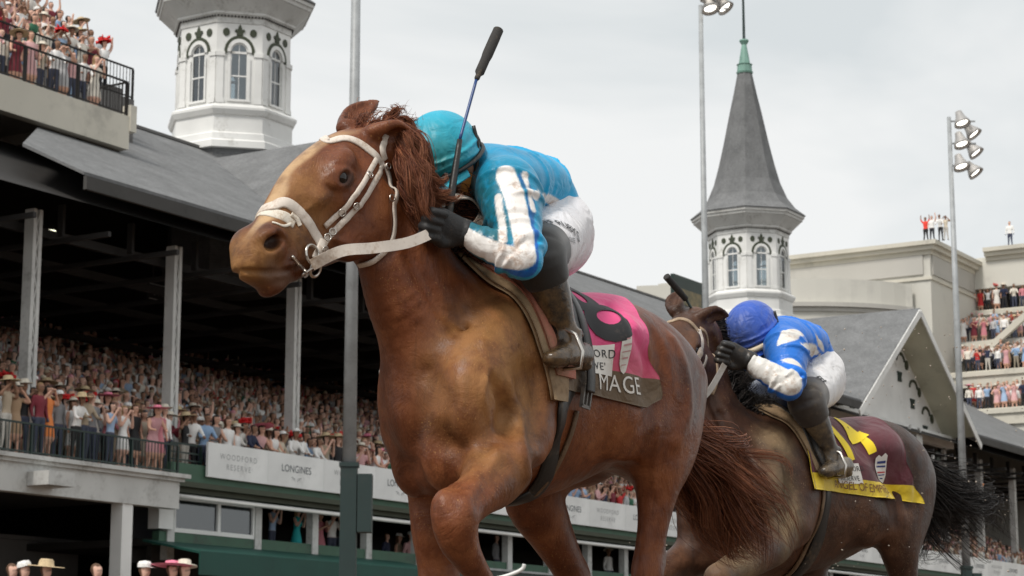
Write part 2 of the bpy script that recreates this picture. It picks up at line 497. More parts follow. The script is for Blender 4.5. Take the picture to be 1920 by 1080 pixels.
def glass_mat(name, tint=(.75, .8, .82), rough=.05):
    t = NT(name); tr = t.new('ShaderNodeBsdfTransparent'); tr.inputs[0].default_value = (*tint, 1); gl = t.new('ShaderNodeBsdfGlossy'); gl.inputs['Roughness'].default_value = rough; gl.inputs[0].default_value = (.8, .82, .84, 1)
    lw = t.new('ShaderNodeFresnel'); lw.inputs[0].default_value = 1.5; mx = t.new('ShaderNodeMixShader')
    t.l.new(t.math('ADD', lw.outputs[0], .12, True), mx.inputs[0]); t.l.new(tr.outputs[0], mx.inputs[1]); t.l.new(gl.outputs[0], mx.inputs[2]); t.l.new(mx.outputs[0], t.n['Material Output'].inputs[0]); return t.m
M['glass'] = glass_mat('window_glass'); M['glass_dark'] = glass_mat('tinted_glass', (.22, .26, .32), .08)

EZ, RY, PIT = 14.0, 12.5, .526                       # eave height, ridge setback, pitch
RZ = EZ + RY * PIT
S_END = 150.0
M['fascia'] = dirty('dark_fascia', (.06, .058, .055), (.03, .03, .028), .4, .8, 1, .1, 10)
GS = fthing('grandstand', 'long grandstand with grey shingle roofs over a packed dark seating tier', 'grandstand', 0, 0, 0)
# main roof: front and rear slopes, notched for the two gables
def gable_s(c): return c - 8.0, c + 8.0
GAB = [17.1, 61.0]; GZ = 19.7; GY = (GZ - EZ) / PIT
def roof_sheet(poly, th=.09):
    """poly of (s,y,z) planar, thickened downwards"""
    P_ = np.array(poly, float); n = len(P_); Q = P_ - [0, 0, th]
    return np.concatenate([P_, Q]), [tuple(range(n)), tuple(range(2 * n - 1, n - 1, -1))] + [(i, n + i, n + (i + 1) % n, (i + 1) % n) for i in range(n)]
mb = MB(); zz = lambda y: EZ + PIT * y
pts = [(-1.3, 0, EZ)]
for c in GAB:
    a, b = gable_s(c); pts += [(a, 0, EZ), (c, GY, GZ), (b, 0, EZ)]
pts += [(S_END, 0, EZ), (S_END, RY, RZ), (6.1, RY, RZ), (6.1, 5.36, zz(5.36)), (2.4, 5.36, zz(5.36)), (-2.0, 1.6, zz(1.6))]
V_, F_ = roof_sheet(pts); mb.raw(V_, F_)
V_, F_ = roof_sheet([(6.1, RY + .004, RZ), (S_END, RY + .004, RZ), (S_END, 26, EZ), (6.1, 26, EZ)]); mb.raw(V_, F_)
rf = fpart(mb, 'roof', M['shingle'], GS)
mb = MB(); mb.box2((6.1, RY - .12, RZ - .02), (S_END, RY + .12, RZ + .09)); fpart(mb, 'ridge_cap', M['concrete'], GS)
for a, b in ((-1.3, GAB[0] - 8), (GAB[0] + 8, GAB[1] - 8), (GAB[1] + 8, S_END)):
    mb = MB(); mb.box2((a, -.12, EZ - .50), (b, -.004, EZ - .13)); fpart(mb, 'fascia', M['fascia'], GS)
# gables with open fronts
def flatbar(mb, a, b, w, d, y0):
    """bar in the plane y=y0 from a to b (s,z), width w across, depth d along y"""
    a, b = np.array(a, float), np.array(b, float); t = (b - a) / np.linalg.norm(b - a); n = np.array([-t[1], t[0]]) * w / 2
    q = [a + n, b + n, b - n, a - n]; P_ = [(x, y0, z) for x, z in q] + [(x, y0 + d, z) for x, z in q]
    mb.raw(P_, [(0, 1, 2, 3), (7, 6, 5, 4), (0, 4, 5, 1), (1, 5, 6, 2), (2, 6, 7, 3), (3, 7, 4, 0)])
def gable(c, T):
    a, b = gable_s(c); ov = -.10
    mb = MB()
    for x0 in (a, b):
        P_ = [(x0, ov, EZ), (x0, 0, EZ), (c, GY, GZ), (c, ov, GZ)]
        ex = -.55 if x0 < c else .55; P_[0] = (x0 + ex, ov, EZ - abs(ex) * 5.7 / 8); P_[1] = (x0 + ex, 0.0, EZ - abs(ex) * 5.7 / 8)
        V_, F_ = roof_sheet(P_, .12); V_[:, 2] += .006; mb.raw(V_, F_)
    fpart(mb, 'gable_roof', M['shingle'], T)
    mb = MB()
    for x0 in (a, b):
        P_ = [(x0, ov + .05, EZ - .15), (x0, 1.8, EZ - .15), (c, 1.8, GZ - .15), (c, ov + .05, GZ - .15)]
        V_, F_ = roof_sheet(P_, .05); mb.raw(V_, F_)
    fpart(mb, 'gable_soffit', M['soffit'], T)
    mb = MB()
    for x0 in (a, b):
        e = -.6 if x0 < c else .6; flatbar(mb, (x0 + e, EZ - .28 - abs(e) * 5.7 / 8), (c, GZ - .22), .34, .07, ov - .06)
    fpart(mb, 'barge_board', M['white'], T)
    y0 = 1.75
    mb = MB(); mb.prism([(a + .1, EZ - .1), (b - .1, EZ - .1), (c, GZ - .25)], .12, (1, 0, 0), (0, 0, 1), (0, 1, 0), (0, y0, 0)); fpart(mb, 'gable_wall', M['white'], T)
    mb = MB(); mb.box2((a - .5, y0 - .35, EZ - .75), (b + .5, y0 + .1, EZ - .12)); mb.box2((a - .6, y0 - .45, EZ - .32), (b + .6, y0 - .352, EZ - .12)); fpart(mb, 'tie_beam', M['white'], T)
    for k in range(1, 15):
        x = a + .6 + k * 1.0
    for sd in (-1, 1):
        for k in range(4):
            x = c + sd * (7.0 - k * 1.75); z = EZ + 1.05 + k * .02
            top = EZ + (8 - abs(x - c)) * 5.7 / 8
            mb = MB(); o = MB()
            q = [(-.34, .30), (.34, .30), (.22, .05), (.26, -.22), (-.26, -.22), (-.22, .05)]
            mb.prism([(x - sd * .2 + p, top - 2.05 + r_) for p, r_ in q], .05, (1, 0, 0), (0, 0, 1), (0, 1, 0), (0, y0 - .055, 0))
            fpart(mb, 'ornament', M['green'], T)
            mb = MB(); ar = []
            for t_ in np.linspace(0, math.pi, 9): ar.append((x + .55 * math.cos(t_) * 1.0, top - 1.15 + .5 * math.sin(t_) * .8))
            for p_, q_ in zip(ar[:-1], ar[1:]): flatbar(mb, p_, q_, .14, .05, y0 - .056)
            fpart(mb, 'arch_trim', M['olive'], T)
            mb = MB(); cx_, cz_ = x + sd * .85, top - 1.28
            mb.prism([(cx_ + .22 * math.cos(t_), cz_ + .26 * math.sin(t_)) for t_ in np.linspace(0, 2 * math.pi, 14, endpoint=False)], .05, (1, 0, 0), (0, 0, 1), (0, 1, 0), (0, y0 - .057, 0)); fpart(mb, 'roundel', M['olive'], T)
gable(GAB[1], GS)
c_, (a_, b_) = GAB[0], gable_s(GAB[0])                   # hipped cross roof behind the leading horse
for q_ in ([(a_, 0, EZ), (c_, 2.4, GZ), (c_, GY, GZ)], [(b_, 0, EZ), (c_, GY, GZ), (c_, 2.4, GZ)], [(a_, 0, EZ), (b_, 0, EZ), (c_, 2.4, GZ)]):
    mb = MB(); V_, F_ = roof_sheet(q_, .14); V_[:, 2] += .006; mb.raw(V_, F_); fpart(mb, 'hip_roof', M['shingle'], GS)
mb = MB(); mb.box2((a_, -.12, EZ - .50), (b_, -.004, EZ - .13)); fpart(mb, 'fascia', M['dark'], GS)
# inside: ceiling, back wall, seating tier
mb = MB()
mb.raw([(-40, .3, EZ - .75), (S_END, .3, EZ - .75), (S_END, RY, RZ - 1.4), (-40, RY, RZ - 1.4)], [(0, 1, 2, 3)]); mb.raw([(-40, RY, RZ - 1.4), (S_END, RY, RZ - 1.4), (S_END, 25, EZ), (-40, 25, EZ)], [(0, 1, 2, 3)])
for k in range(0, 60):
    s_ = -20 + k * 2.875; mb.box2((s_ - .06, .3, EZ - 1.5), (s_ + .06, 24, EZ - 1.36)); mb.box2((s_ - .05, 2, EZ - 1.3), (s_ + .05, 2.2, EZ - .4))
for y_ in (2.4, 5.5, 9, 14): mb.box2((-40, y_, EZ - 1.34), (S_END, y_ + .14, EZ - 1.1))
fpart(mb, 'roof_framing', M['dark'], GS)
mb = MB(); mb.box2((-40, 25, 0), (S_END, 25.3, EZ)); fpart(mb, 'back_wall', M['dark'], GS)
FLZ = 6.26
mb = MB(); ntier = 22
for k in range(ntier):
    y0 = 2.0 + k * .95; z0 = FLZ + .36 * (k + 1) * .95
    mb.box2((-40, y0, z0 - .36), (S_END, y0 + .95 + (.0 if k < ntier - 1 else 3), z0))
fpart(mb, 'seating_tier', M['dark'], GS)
# columns of the roof
CS = [-1.05 + 5.86 * k for k in range(0, 25)]
def lattice_col(s, y, z0, z1, T):
    mb = MB(); mb.box2((s - .17, y - .17, z0), (s - .05, y + .17, z1)); mb.box2((s + .05, y - .17, z0), (s + .17, y + .17, z1)); c = fpart(mb, 'column', M['white_old'], T)
    mb = MB(); n = int((z1 - z0) / .34)
    for i in range(n):
        za = z0 + i * .34; a, b = ((s - .05, za), (s + .05, za + .34)) if i % 2 else ((s + .05, za), (s - .05, za + .34))
        flatbar(mb, a, b, .035, .05, y - .16)
    mb.box2((s - .05, y + .02, z0), (s + .05, y + .06, z1)); fpart(mb, 'lattice', M['white_old'], T)
for i, s_ in enumerate(CS):
    if GAB[1] - 9 < s_ < GAB[1] - 7 or GAB[1] + 7 < s_ < GAB[1] + 9: pass
    lattice_col(s_, 2.0, FLZ, EZ - .78, GS)
for c in GAB[1:]:
    for sd in (-1, 1):
        mb = MB()
        for p_, q_ in (((c + sd * .0 - 0, 0), (0, 0)),): pass
for s_ in (GAB[1] + .9,):                                # carved post with scroll brackets in the gable mouth
    mb = MB(); mb.box2((s_ - .2, .6, FLZ), (s_ + .2, 1.0, EZ - .8)); mb.box2((s_ - .42, .5, EZ - 2.6), (s_ + .42, 1.1, EZ - .76)); fpart(mb, 'carved_post', M['white_old'], GS)
    for sd in (-1, 1):
        mb = MB(); arc = [(s_ + sd * (.3 + 2.4 * math.sin(t_)), EZ - 2.9 + 1.9 * (1 - math.cos(t_)) ) for t_ in np.linspace(0, 1.25, 9)]
        for p_, q_ in zip(arc[:-1], arc[1:]): flatbar(mb, p_, q_, .16, .12, .7)
        arc = [(s_ + sd * (.3 + .6 * math.sin(t_)), EZ - 2.0 + .9 * (1 - math.cos(t_))) for t_ in np.linspace(0, 2.6, 8)]
        for p_, q_ in zip(arc[:-1], arc[1:]): flatbar(mb, p_, q_, .12, .12, .7)
        fpart(mb, 'scroll_bracket', M['white_old'], GS)
# left balcony (s < 3)
mb = MB(); mb.box2((-40, .0, 5.24), (3.0, .35, 5.99)); mb.box2((-40, -.10, 5.99), (3.1, .4, 6.09)); mb.box2((-40, -.22, 6.09), (3.22, .45, 6.2)); mb.box2((-40, .452, 5.7), (3.0, 2.0, FLZ - .01)); fpart(mb, 'balcony', M['white_old'], GS)
mb = MB(); mb.box2((-2.95, -.75, 5.42), (-2.0, -.01, 5.78)); fpart(mb, 'floodlight_box', M['white_old'], GS)
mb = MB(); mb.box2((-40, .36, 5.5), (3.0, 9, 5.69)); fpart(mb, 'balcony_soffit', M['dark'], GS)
for s_ in (.95, -5.2, 7.0 - 18.5): 
    mb = MB(); mb.box2((s_ - .21, .05, 0), (s_ + .21, .45, 5.24)); fpart(mb, 'balcony_post', M['white'], GS)
mb = MB(); mb.box2((-40, 6.0, 0), (5.5, 6.3, 4.6)); mb.box2((-40, 5.85, 4.6), (5.5, 6.3, 4.72)); fpart(mb, 'lower_wall', M['concrete'], GS)
mb = MB(); mb.box2((-2.6, 4, 0), (-2.52, 4.08, 5.5)); fpart(mb, 'drain_pipe', M['galv'], GS)
# right part (s > 3): green apron, cornices, white pipe, booth windows and openings
mb = MB(); mb.box2((3.22, .5, 6.10), (S_END, .75, 6.62)); fpart(mb, 'apron_wall', M['green_mid'], GS)
mb = MB(); mb.box2((3.22, .40, 6.02), (S_END, .8, 6.10)); mb.box2((3.1, .30, 5.94), (S_END, .9, 6.018)); mb.box2((3.1, .52, 5.80), (S_END, 2.0, 5.938)); fpart(mb, 'cornice', M['olive'], GS)
mb = MB(); mb.box2((3.22, .76, 5.94), (S_END, 2.0, FLZ - .01)); fpart(mb, 'deck_slab', M['concrete'], GS)
mb = MB(); mb.tube([fwl for fwl in ((3.2, .42, 5.66), (S_END, .42, 5.66))], .065, 10); fpart(mb, 'white_pipe', M['white'], GS, True)
mb = MB(); mb.box2((3.1, .8, 4.75), (3.72, 1.2, 5.79)); fpart(mb, 'corner_panel', M['white'], GS)
posts = [3.75, 7.72, 10.55] + [10.55 + 2.88 * k for k in range(1, 48)]
for i, s_ in enumerate(posts):
    mb = MB(); mb.box2((s_ - .15, .9, 3.9), (s_ + .15, 1.15, 5.79)); fpart(mb, 'post', M['white_old'], GS)
mb = MB(); mb.box2((3.9, .93, 4.70), (7.56, 1.1, 4.82)); mb.box2((3.9, .93, 5.62), (7.56, 1.1, 5.78)); mb.box2((5.85, .93, 4.82), (5.97, 1.1, 5.62)); mb.box2((3.9, .93, 4.82), (3.98, 1.1, 5.62)); mb.box2((7.48, .93, 4.82), (7.56, 1.1, 5.62))
wf = fpart(mb, 'booth_window', M['white'], GS)
mb = MB(); mb.box2((3.98, 1.0, 4.82), (7.48, 1.02, 5.62)); gl_ = mb; gl_.V = [v - ORG[GS.name] for v in gl_.V]; gl_.build('pane', M['glass_dark'], wf)
mb = MB(); mb.box2((3.9, 2.6, 3.9), (7.5, 2.7, 5.79)); fpart(mb, 'booth_back', M['concrete'], GS)
mb = MB(); mb.box2((3.3, .95, 4.30), (7.8, 1.2, 4.698)); mb.box2((7.8, .95, 4.30), (S_END, 1.2, 4.72)); fpart(mb, 'sill_wall', M['green_mid'], GS)
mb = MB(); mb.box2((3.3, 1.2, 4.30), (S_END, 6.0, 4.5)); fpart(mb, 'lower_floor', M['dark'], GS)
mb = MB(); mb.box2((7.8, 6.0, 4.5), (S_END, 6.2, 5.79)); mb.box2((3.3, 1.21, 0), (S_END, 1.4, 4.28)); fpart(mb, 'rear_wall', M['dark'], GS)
# awning
mb = MB()
for a, b in ((2.6, 15.2),):
    mb.raw([(a, .94, 4.42), (b, .94, 4.42), (b, -1.1, 4.02), (a, -1.1, 4.02), (a, .94, 4.36), (b, .94, 4.36), (b, -1.1, 3.96), (a, -1.1, 3.96)], [(0, 3, 2, 1), (4, 5, 6, 7), (0, 4, 7, 3), (1, 2, 6, 5), (0, 1, 5, 4)])
    mb.box2((a, -1.14, 3.38), (b, -1.101, 4.03))
t = fthing('awning', 'long dark green awning under the booth windows and openings', 'awning', 9, 0, 3.4); fpart(mb, 'canopy', M['awning'], t)
for s_ in (6.0, 14.6):
    mb = MB(); mb.box2((s_ - .08, -1.0, 0), (s_ + .08, -.86, 3.9)); fpart(mb, 'awning_post', M['white'], t)
mb = MB(); mb.box2((15.6, -.5, 3.6), (S_END, -.4, 4.25)); mb.box2((15.6, -.4, 4.15), (S_END, .93, 4.28)); fpart(mb, 'lower_roof', M['green'], GS)
mb = MB(); mb.box2((15.6, -.56, 4.25), (S_END, -.38, 4.32)); fpart(mb, 'lower_trim', M['galv'], GS)
# railings
def railing(T, s0, s1, y, z0, z1, mat, post=1.9, pick=.13, mid=False):
    mb = MB(); mb.box2((s0, y - .03, z1 - .05), (s1, y + .03, z1)); fpart(mb, 'top_rail', mat, T)
    mb = MB(); mb.box2((s0, y - .02, z0 + .08), (s1, y + .02, z0 + .12)); 
    if mid: mb.box2((s0, y - .02, (z0 + z1) / 2), (s1, y + .02, (z0 + z1) / 2 + .04))
    fpart(mb, 'bottom_rail', mat, T)
    n = max(1, round((s1 - s0) / post))
    for i in range(n + 1):
        s_ = s0 + (s1 - s0) * i / n; mb = MB(); mb.box2((s_ - .03, y - .035, z0), (s_ + .03, y + .035, z1 - .051)); fpart(mb, 'post', mat, T)
    if pick:
        mb = MB(); k = int((s1 - s0) / pick)
        for i in range(k): s_ = s0 + (i + .5) * pick; mb.box2((s_ - .009, y - .009, z0 + .121), (s_ + .009, y + .009, z1 - .051))
        fpart(mb, 'pickets', mat, T)
t = fthing('railing', 'dark green picket railing along the white left balcony', 'railing', -8, .1, FLZ); railing(t, -20, 3.0, .1, 6.2, 7.05, M['green'])
t = fthing('railing', 'short open green railing between the picket railing and the banners', 'railing', 3.9, .6, FLZ); railing(t, 3.25, 4.62, .62, 6.62, 7.2, M['green'], 1.0, 0, True)
# banners
M['banner'] = dirty('banner_vinyl', (.80, .81, .80), (.62, .62, .61), .25, .55, 1.0, .05, 10)
M['banner_grey'] = plain('banner_grey_ink', (.36, .37, .37), .6); M['banner_dark'] = plain('banner_dark_ink', (.06, .075, .09), .6)
def flat_text(T, name, txt, size, s, y, z, mat, spacing=1.0, parent=None):
    V, F = text_shape(txt, size, spacing=spacing); P_ = np.stack([V[:, 0] + s, np.full(len(V), y), V[:, 1] + z], 1) - ORG[T.name]
    return link(name, mesh_np(name, P_, F, [mat], smooth=False), parent or T)
ord_ = ['first', 'second', 'third', 'fourth', 'fifth', 'sixth', 'seventh', 'eighth', 'ninth', 'tenth']
bw = 2.78; nban = 28
for i in range(nban):
    s0 = 4.64 + i * bw; wd = i % 2 == 0
    u_, v_ = project(fw(s0 + bw / 2, .4, 6.8))
    lab = ('white woodford reserve banner' if wd else 'white longines banner') + ', ' + (ord_[i] if i < 10 else '%dth' % (i + 1)) + ' panel from the left end of the balcony banners'
    t = fthing('banner', lab, 'banner', s0, .4, 6.3, group='white sponsor banners along the balcony')
    mb = MB(); mb.box2((s0, .36, 6.30), (s0 + bw - .006, .44, 7.30)); fpart(mb, 'panel', M['banner'], t)
    mb = MB(); mb.box2((s0 + bw - .0055, .38, 6.31), (s0 + bw - .0005, .42, 7.29)); 
    if wd:
        flat_text(t, 'lettering', 'WOODFORD', .235, s0 + bw / 2, .355, 6.93, M['banner_grey'], 1.35); flat_text(t, 'lettering', 'RESERVE', .235, s0 + bw / 2, .355, 6.64, M['banner_grey'], 1.35)
    else:
        flat_text(t, 'lettering', 'LONGINES', .31, s0 + bw / 2, .355, 6.85, M['banner_dark'], 1.0)
        mb = MB(); c_ = s0 + bw / 2
        for sd in (-1, 1):
            for dz, w_ in ((0, .26), (-.045, .18), (-.085, .09)): mb.raw([(c_ + sd * .03, .354, 6.60 + dz - .03), (c_ + sd * w_, .354, 6.62 + dz), (c_ + sd * w_ * .9, .354, 6.595 + dz)], [(0, 1, 2) if sd < 0 else (0, 2, 1)])
        fpart(mb, 'winged_emblem', M['banner_dark'], t)
# sign 318
t = fthing('sign', 'small dark section sign reading 318 hanging under the roof', 'sign', 8.3, 6, 12.6); mb = MB(); mb.box2((8.3, 6, 12.6), (9.2, 6.08, 13.1)); fpart(mb, 'board', M['dark'], t)
mb = MB(); mb.box2((8.3, 5.98, 12.6), (9.2, 5.995, 12.62)); mb.box2((8.3, 5.98, 13.08), (9.2, 5.995, 13.1)); fpart(mb, 'frame', M['banner_grey'], t)
flat_text(t, 'lettering', '318', .36, 8.75, 5.985, 12.85, M['banner_grey'])
mb = MB(); mb.box2((8.5, 6.03, 13.1), (8.54, 6.06, 14)); mb.box2((8.96, 6.03, 13.1), (9, 6.06, 14)); fpart(mb, 'hanger', M['dark'], t)
# small lamps under the roof
def em(name, col, s):
    t = NT(name); t.p(Base_Color=(*col, 1), Emission_Color=(*col, 1), Emission_Strength=s); return t.m
M['lamp_green'] = em('lamp_glow_pale', (1, 1, .75), 2.2); M['lamp_orange'] = em('lamp_glow_orange', (1, .35, .12), 3.0)
sp, zp = fpix(92, 433, 6); t = fthing('roof_lamp', 'small bright hanging lamp in the dark beside the left column', 'lamp', sp, 6, zp)
mb = MB(); mb.lathe([(.01, zp + .3), (.12, zp + .22), (.26, zp + .05), (.27, zp)], 16, (sp, 6, 0)); fpart(mb, 'lamp_shade', M['dark'], t, True)
mb = MB(); mb.lathe([(.01, zp - .02), (.2, zp - .01), (.24, zp + .02)], 16, (sp, 6, 0)); fpart(mb, 'bulb', M['lamp_green'], t, True)
sp, zp = fpix(1842, 908, 3); t = fthing('roof_lamp', 'small orange lamp under the roof at the far right', 'lamp', sp, 3, zp)
mb = MB(); mb.box2((sp - .2, 3.04, zp - .1), (sp + .2, 3.2, zp + .1)); fpart(mb, 'housing', M['dark'], t)
mb = MB(); mb.box2((sp - .16, 3, zp - .07), (sp + .16, 3.038, zp + .07)); fpart(mb, 'bulb', M['lamp_orange'], t)

# ------------------------------------------------------------------ spires
def copy_tree(o, parent=None):
    c = o.copy(); COL.objects.link(c)
    if parent is not None: c.parent = parent
    for ch in list(o.children): copy_tree(ch, c)
    return c
def octa(r, z, rot=R(22.5)): return [(r * math.cos(rot + k * math.pi / 4), r * math.sin(rot + k * math.pi / 4), z) for k in range(8)]
def octa_lathe(mb, prof, n=8): mb.lathe(prof, n, (0, 0, 0), R(22.5))
def spire(loc):
    T = thing('spire', 'nearer white octagonal spire cupola behind the leading horse head', 'spire', loc, FRZ)
    Rb = 2.30; ap = Rb * math.cos(R(22.5)); wf = 2 * Rb * math.sin(R(22.5))
    z0 = 20.25
    mb = MB(); octa_lathe(mb, [(2.48, 15.5), (2.48, 20.25)]); mb.build('skirt', M['shingle'], T)
    mb = MB(); octa_lathe(mb, [(2.5, 20.25), (2.66, 20.27), (2.66, 20.50), (2.58, 20.56), (2.56, 20.78), (2.48, 20.82), (2.44, 20.84), (2.44, 21.42), (2.52, 21.46), (2.62, 21.62), (2.62, 21.70), (2.36, 21.86), (1.2, 21.88)]); mb.build('plinth', M['white'], T)
    ww = .50; zs, zt = 21.98, 23.72; ar = .34; zc = 24.75
    for k in range(8):
        a = k * math.pi / 4; n = np.array([math.cos(a), math.sin(a), 0]); p = np.array([-math.sin(a), math.cos(a), 0])
        P3 = lambda x, z, d=0.0: n * (ap - d) + p * x + np.array([0, 0, z])
        mb = MB(); hw = wf / 2; th = .12
        arch = [(ar * math.cos(t_), zt + ar * math.sin(t_)) for t_ in np.linspace(0, math.pi, 11)]
        def slab(q, d0, d1):
            q3 = [P3(x, z, d0) for x, z in q] + [P3(x, z, d1) for x, z in q]; m_ = len(q)
            mb.raw(q3, [tuple(range(m_)), tuple(range(2 * m_ - 1, m_ - 1, -1))] + [(i, m_ + i, m_ + (i + 1) % m_, (i + 1) % m_) for i in range(m_)])
        for sd in (-1, 1): slab([(sd * ar, 21.86), (sd * hw, 21.86), (sd * hw, zt), (sd * ar, zt)], 0, th)
        slab([(-ar, 21.86), (ar, 21.86), (ar, zs), (-ar, zs)], 0, th)
        for (x0, y0), (x1, y1) in zip(arch[:-1], arch[1:]): slab([(x0, y0), (x1, y1), (x1 if abs(x1) < ar - .001 else x1, zc), (x0, zc)], 0, th)
        for sd in (-1, 1): slab([(sd * ar, zt), (sd * hw, zt), (sd * hw, zc), (sd * ar, zc)], 0, th)
        w = mb.build('wall', M['white'], T)
        mb = MB()                                        # pilasters, caps
        for sd in (-1, 1):
            slab([(sd * (hw - .005), 21.9), (sd * (hw - .28), 21.9), (sd * (hw - .28), 23.55), (sd * (hw - .005), 23.55)], -.05, -.001)
            slab([(sd * (hw + .02), 23.55), (sd * (hw - .32), 23.55), (sd * (hw - .32), 23.70), (sd * (hw + .02), 23.70)], -.09, -.001)
            slab([(sd * hw, 21.88), (sd * (hw - .32), 21.88), (sd * (hw - .32), 22.04), (sd * hw, 22.04)], -.08, -.051)
        slab([(-.44, 21.95), (.44, 21.95), (.44, 22.03), (-.44, 22.03)], -.07, -.0)
        mb.build('pilaster', M['white'], w)
        mb = MB()                                        # moulded arch, frame and glazing bars
        def arcband(r0, r1, d0, d1, t0=0, t1=math.pi, m=14):
            A = [(r0 * math.cos(t_), zt + r0 * math.sin(t_)) for t_ in np.linspace(t0, t1, m)]; B = [(r1 * math.cos(t_), zt + r1 * math.sin(t_)) for t_ in np.linspace(t0, t1, m)]
            for i in range(m - 1): slab([A[i], B[i], B[i + 1], A[i + 1]], d0, d1)
        arcband(ar, ar + .13, -.06, -.002)
        for sd in (-1, 1): slab([(sd * ar, 22.03), (sd * (ar + .08), 22.03), (sd * (ar + .08), 23.55), (sd * ar, 23.55)], -.06, -.052)
        for sd in (-1, 1): slab([(sd * (ar - .05), zs), (sd * ar, zs), (sd * ar, zt), (sd * (ar - .05), zt)], .02, .10)
        arcband(ar - .05, ar, .02, .10)
        slab([(-ar, zs), (ar, zs), (ar, zs + .06), (-ar, zs + .06)], .02, .1); slab([(-ar, zt - .05), (ar, zt - .05), (ar, zt + .03), (-ar, zt + .03)], .02, .1); slab([(-ar, 22.85), (ar, 22.85), (ar, 22.90), (-ar, 22.90)], .03, .09)
        slab([(-.012, zt), (.012, zt), (.012, zt + ar), (-.012, zt + ar)], .04, .07); slab([(-.012, zs), (.012, zs), (.012, zt), (-.012, zt)], .045, .07)
        wfr = mb.build('window', M['white'], T)
        mb = MB(); slab([(ar * math.cos(t_), zt + ar * math.sin(t_)) for t_ in np.linspace(0, math.pi, 12)] + [(-ar, zs), (ar, zs)], .055, .058); mb.build('pane', M['glass'], wfr)
        mb = MB(); arcband(ar + .14, ar + .25, -.05, -.001, -.12, math.pi + .12); mb.build('green_arch', M['olive'], T)
        mb = MB(); slab([(x * .9, zt + ar + .26 + z) for x, z in ((-.14, 0), (.14, 0), (.12, .08), (.22, .14), (.19, .22), (.10, .20), (.06, .30), (0, .40), (-.06, .30), (-.10, .20), (-.19, .22), (-.22, .14), (-.12, .08))], -.05, -.001); mb.build('finial_ornament', M['olive'], T)
        for sd in (-1, 1):
            mb = MB(); slab([(sd * .52 + .135 * math.cos(t_), 24.42 + .145 * math.sin(t_)) for t_ in np.linspace(0, 2 * math.pi, 14, endpoint=False)], -.03, -.001); mb.build('roundel', M['olive'], T)
    mb = MB(); octa_lathe(mb, [(2.30, 24.75), (2.34, 24.752), (2.34, 24.95), (2.5, 25.05), (2.5, 25.12), (3.06, 25.60), (3.12, 25.62), (3.14, 25.74), (3.22, 25.76), (3.24, 25.90), (.5, 25.95)]); mb.build('eave', M['white_old'], T)
    mb = MB(); dn = []
    for k in range(8):
        a0, a1 = R(22.5) + k * math.pi / 4, R(22.5) + (k + 1) * math.pi / 4
        pa, pb = 2.40 * np.array([math.cos(a0), math.sin(a0)]), 2.40 * np.array([math.cos(a1), math.sin(a1)])
        for i in range(14):
            c = pa + (pb - pa) * (i + .5) / 14; mb.box((c[0], c[1], 24.99), (.05, .07, .07), rz=(a0 + a1) / 2)
    [mb.box2((0, 0, 0), (0, 0, 0)) for _ in ()]; dm = mb.build('dentils', M['dark'], T); dm['kind'] = 'stuff'
    mb = MB(); octa_lathe(mb, [(3.28, 25.88), (3.30, 25.94), (2.72, 26.40), (2.28, 27.0), (1.90, 27.9), (1.60, 29.0), (1.30, 30.3), (.95, 32.0), (.66, 33.3), (.42, 34.5)]); mb.build('cone_roof', M['shingle'], T)
    mb = MB(); mb.lathe([(.46, 34.45), (.50, 34.55), (.44, 34.58), (.42, 34.95), (.47, 35.0), (.34, 35.05), (.16, 36.1), (.14, 36.2), (.28, 36.42), (.26, 36.5), (.05, 36.45), (.05, 36.5)], 12); mb.build('copper_finial', M['copper'], T, smooth=False)
    mb = MB(); mb.tube([(0, 0, 36.4), (0, 0, 41.5)], [.09, .05], 8); mb.build('mast', M['pole_dark'], T)
    mb = MB(); mb.lathe([(.0, 21.9), (2.1, 21.9)], 8, cap=False); mb.build('floor', M['white_old'], T)
    return T
def zmap(o):
    for ch in o.children_recursive:
        me = ch.data; n = len(me.vertices); co = np.zeros(n * 3, np.float32); me.vertices.foreach_get('co', co); co = co.reshape(-1, 3)
        co[:, 2] = np.interp(co[:, 2], [0, 15.5, 20.25, 25.9, 36.5, 41.5], [0, 15.5, 20.55, 26.85, 37.5, 43.0]); me.vertices.foreach_set('co', co.ravel()); me.update()
sp1 = spire([fw(20.62, 12.83, 0)[0], fw(20.62, 12.83, 0)[1], 0])
zmap(sp1)
sp2 = copy_tree(sp1); sp2.location = (fw(66.24, 12.02, 0)[0], fw(66.24, 12.02, 0)[1], 0); sp2['label'] = 'far white octagonal spire with whole pointed grey roof and copper tip'
for s_ in (sp1, sp2): s_['group'] = 'twin spires on the grandstand roof'

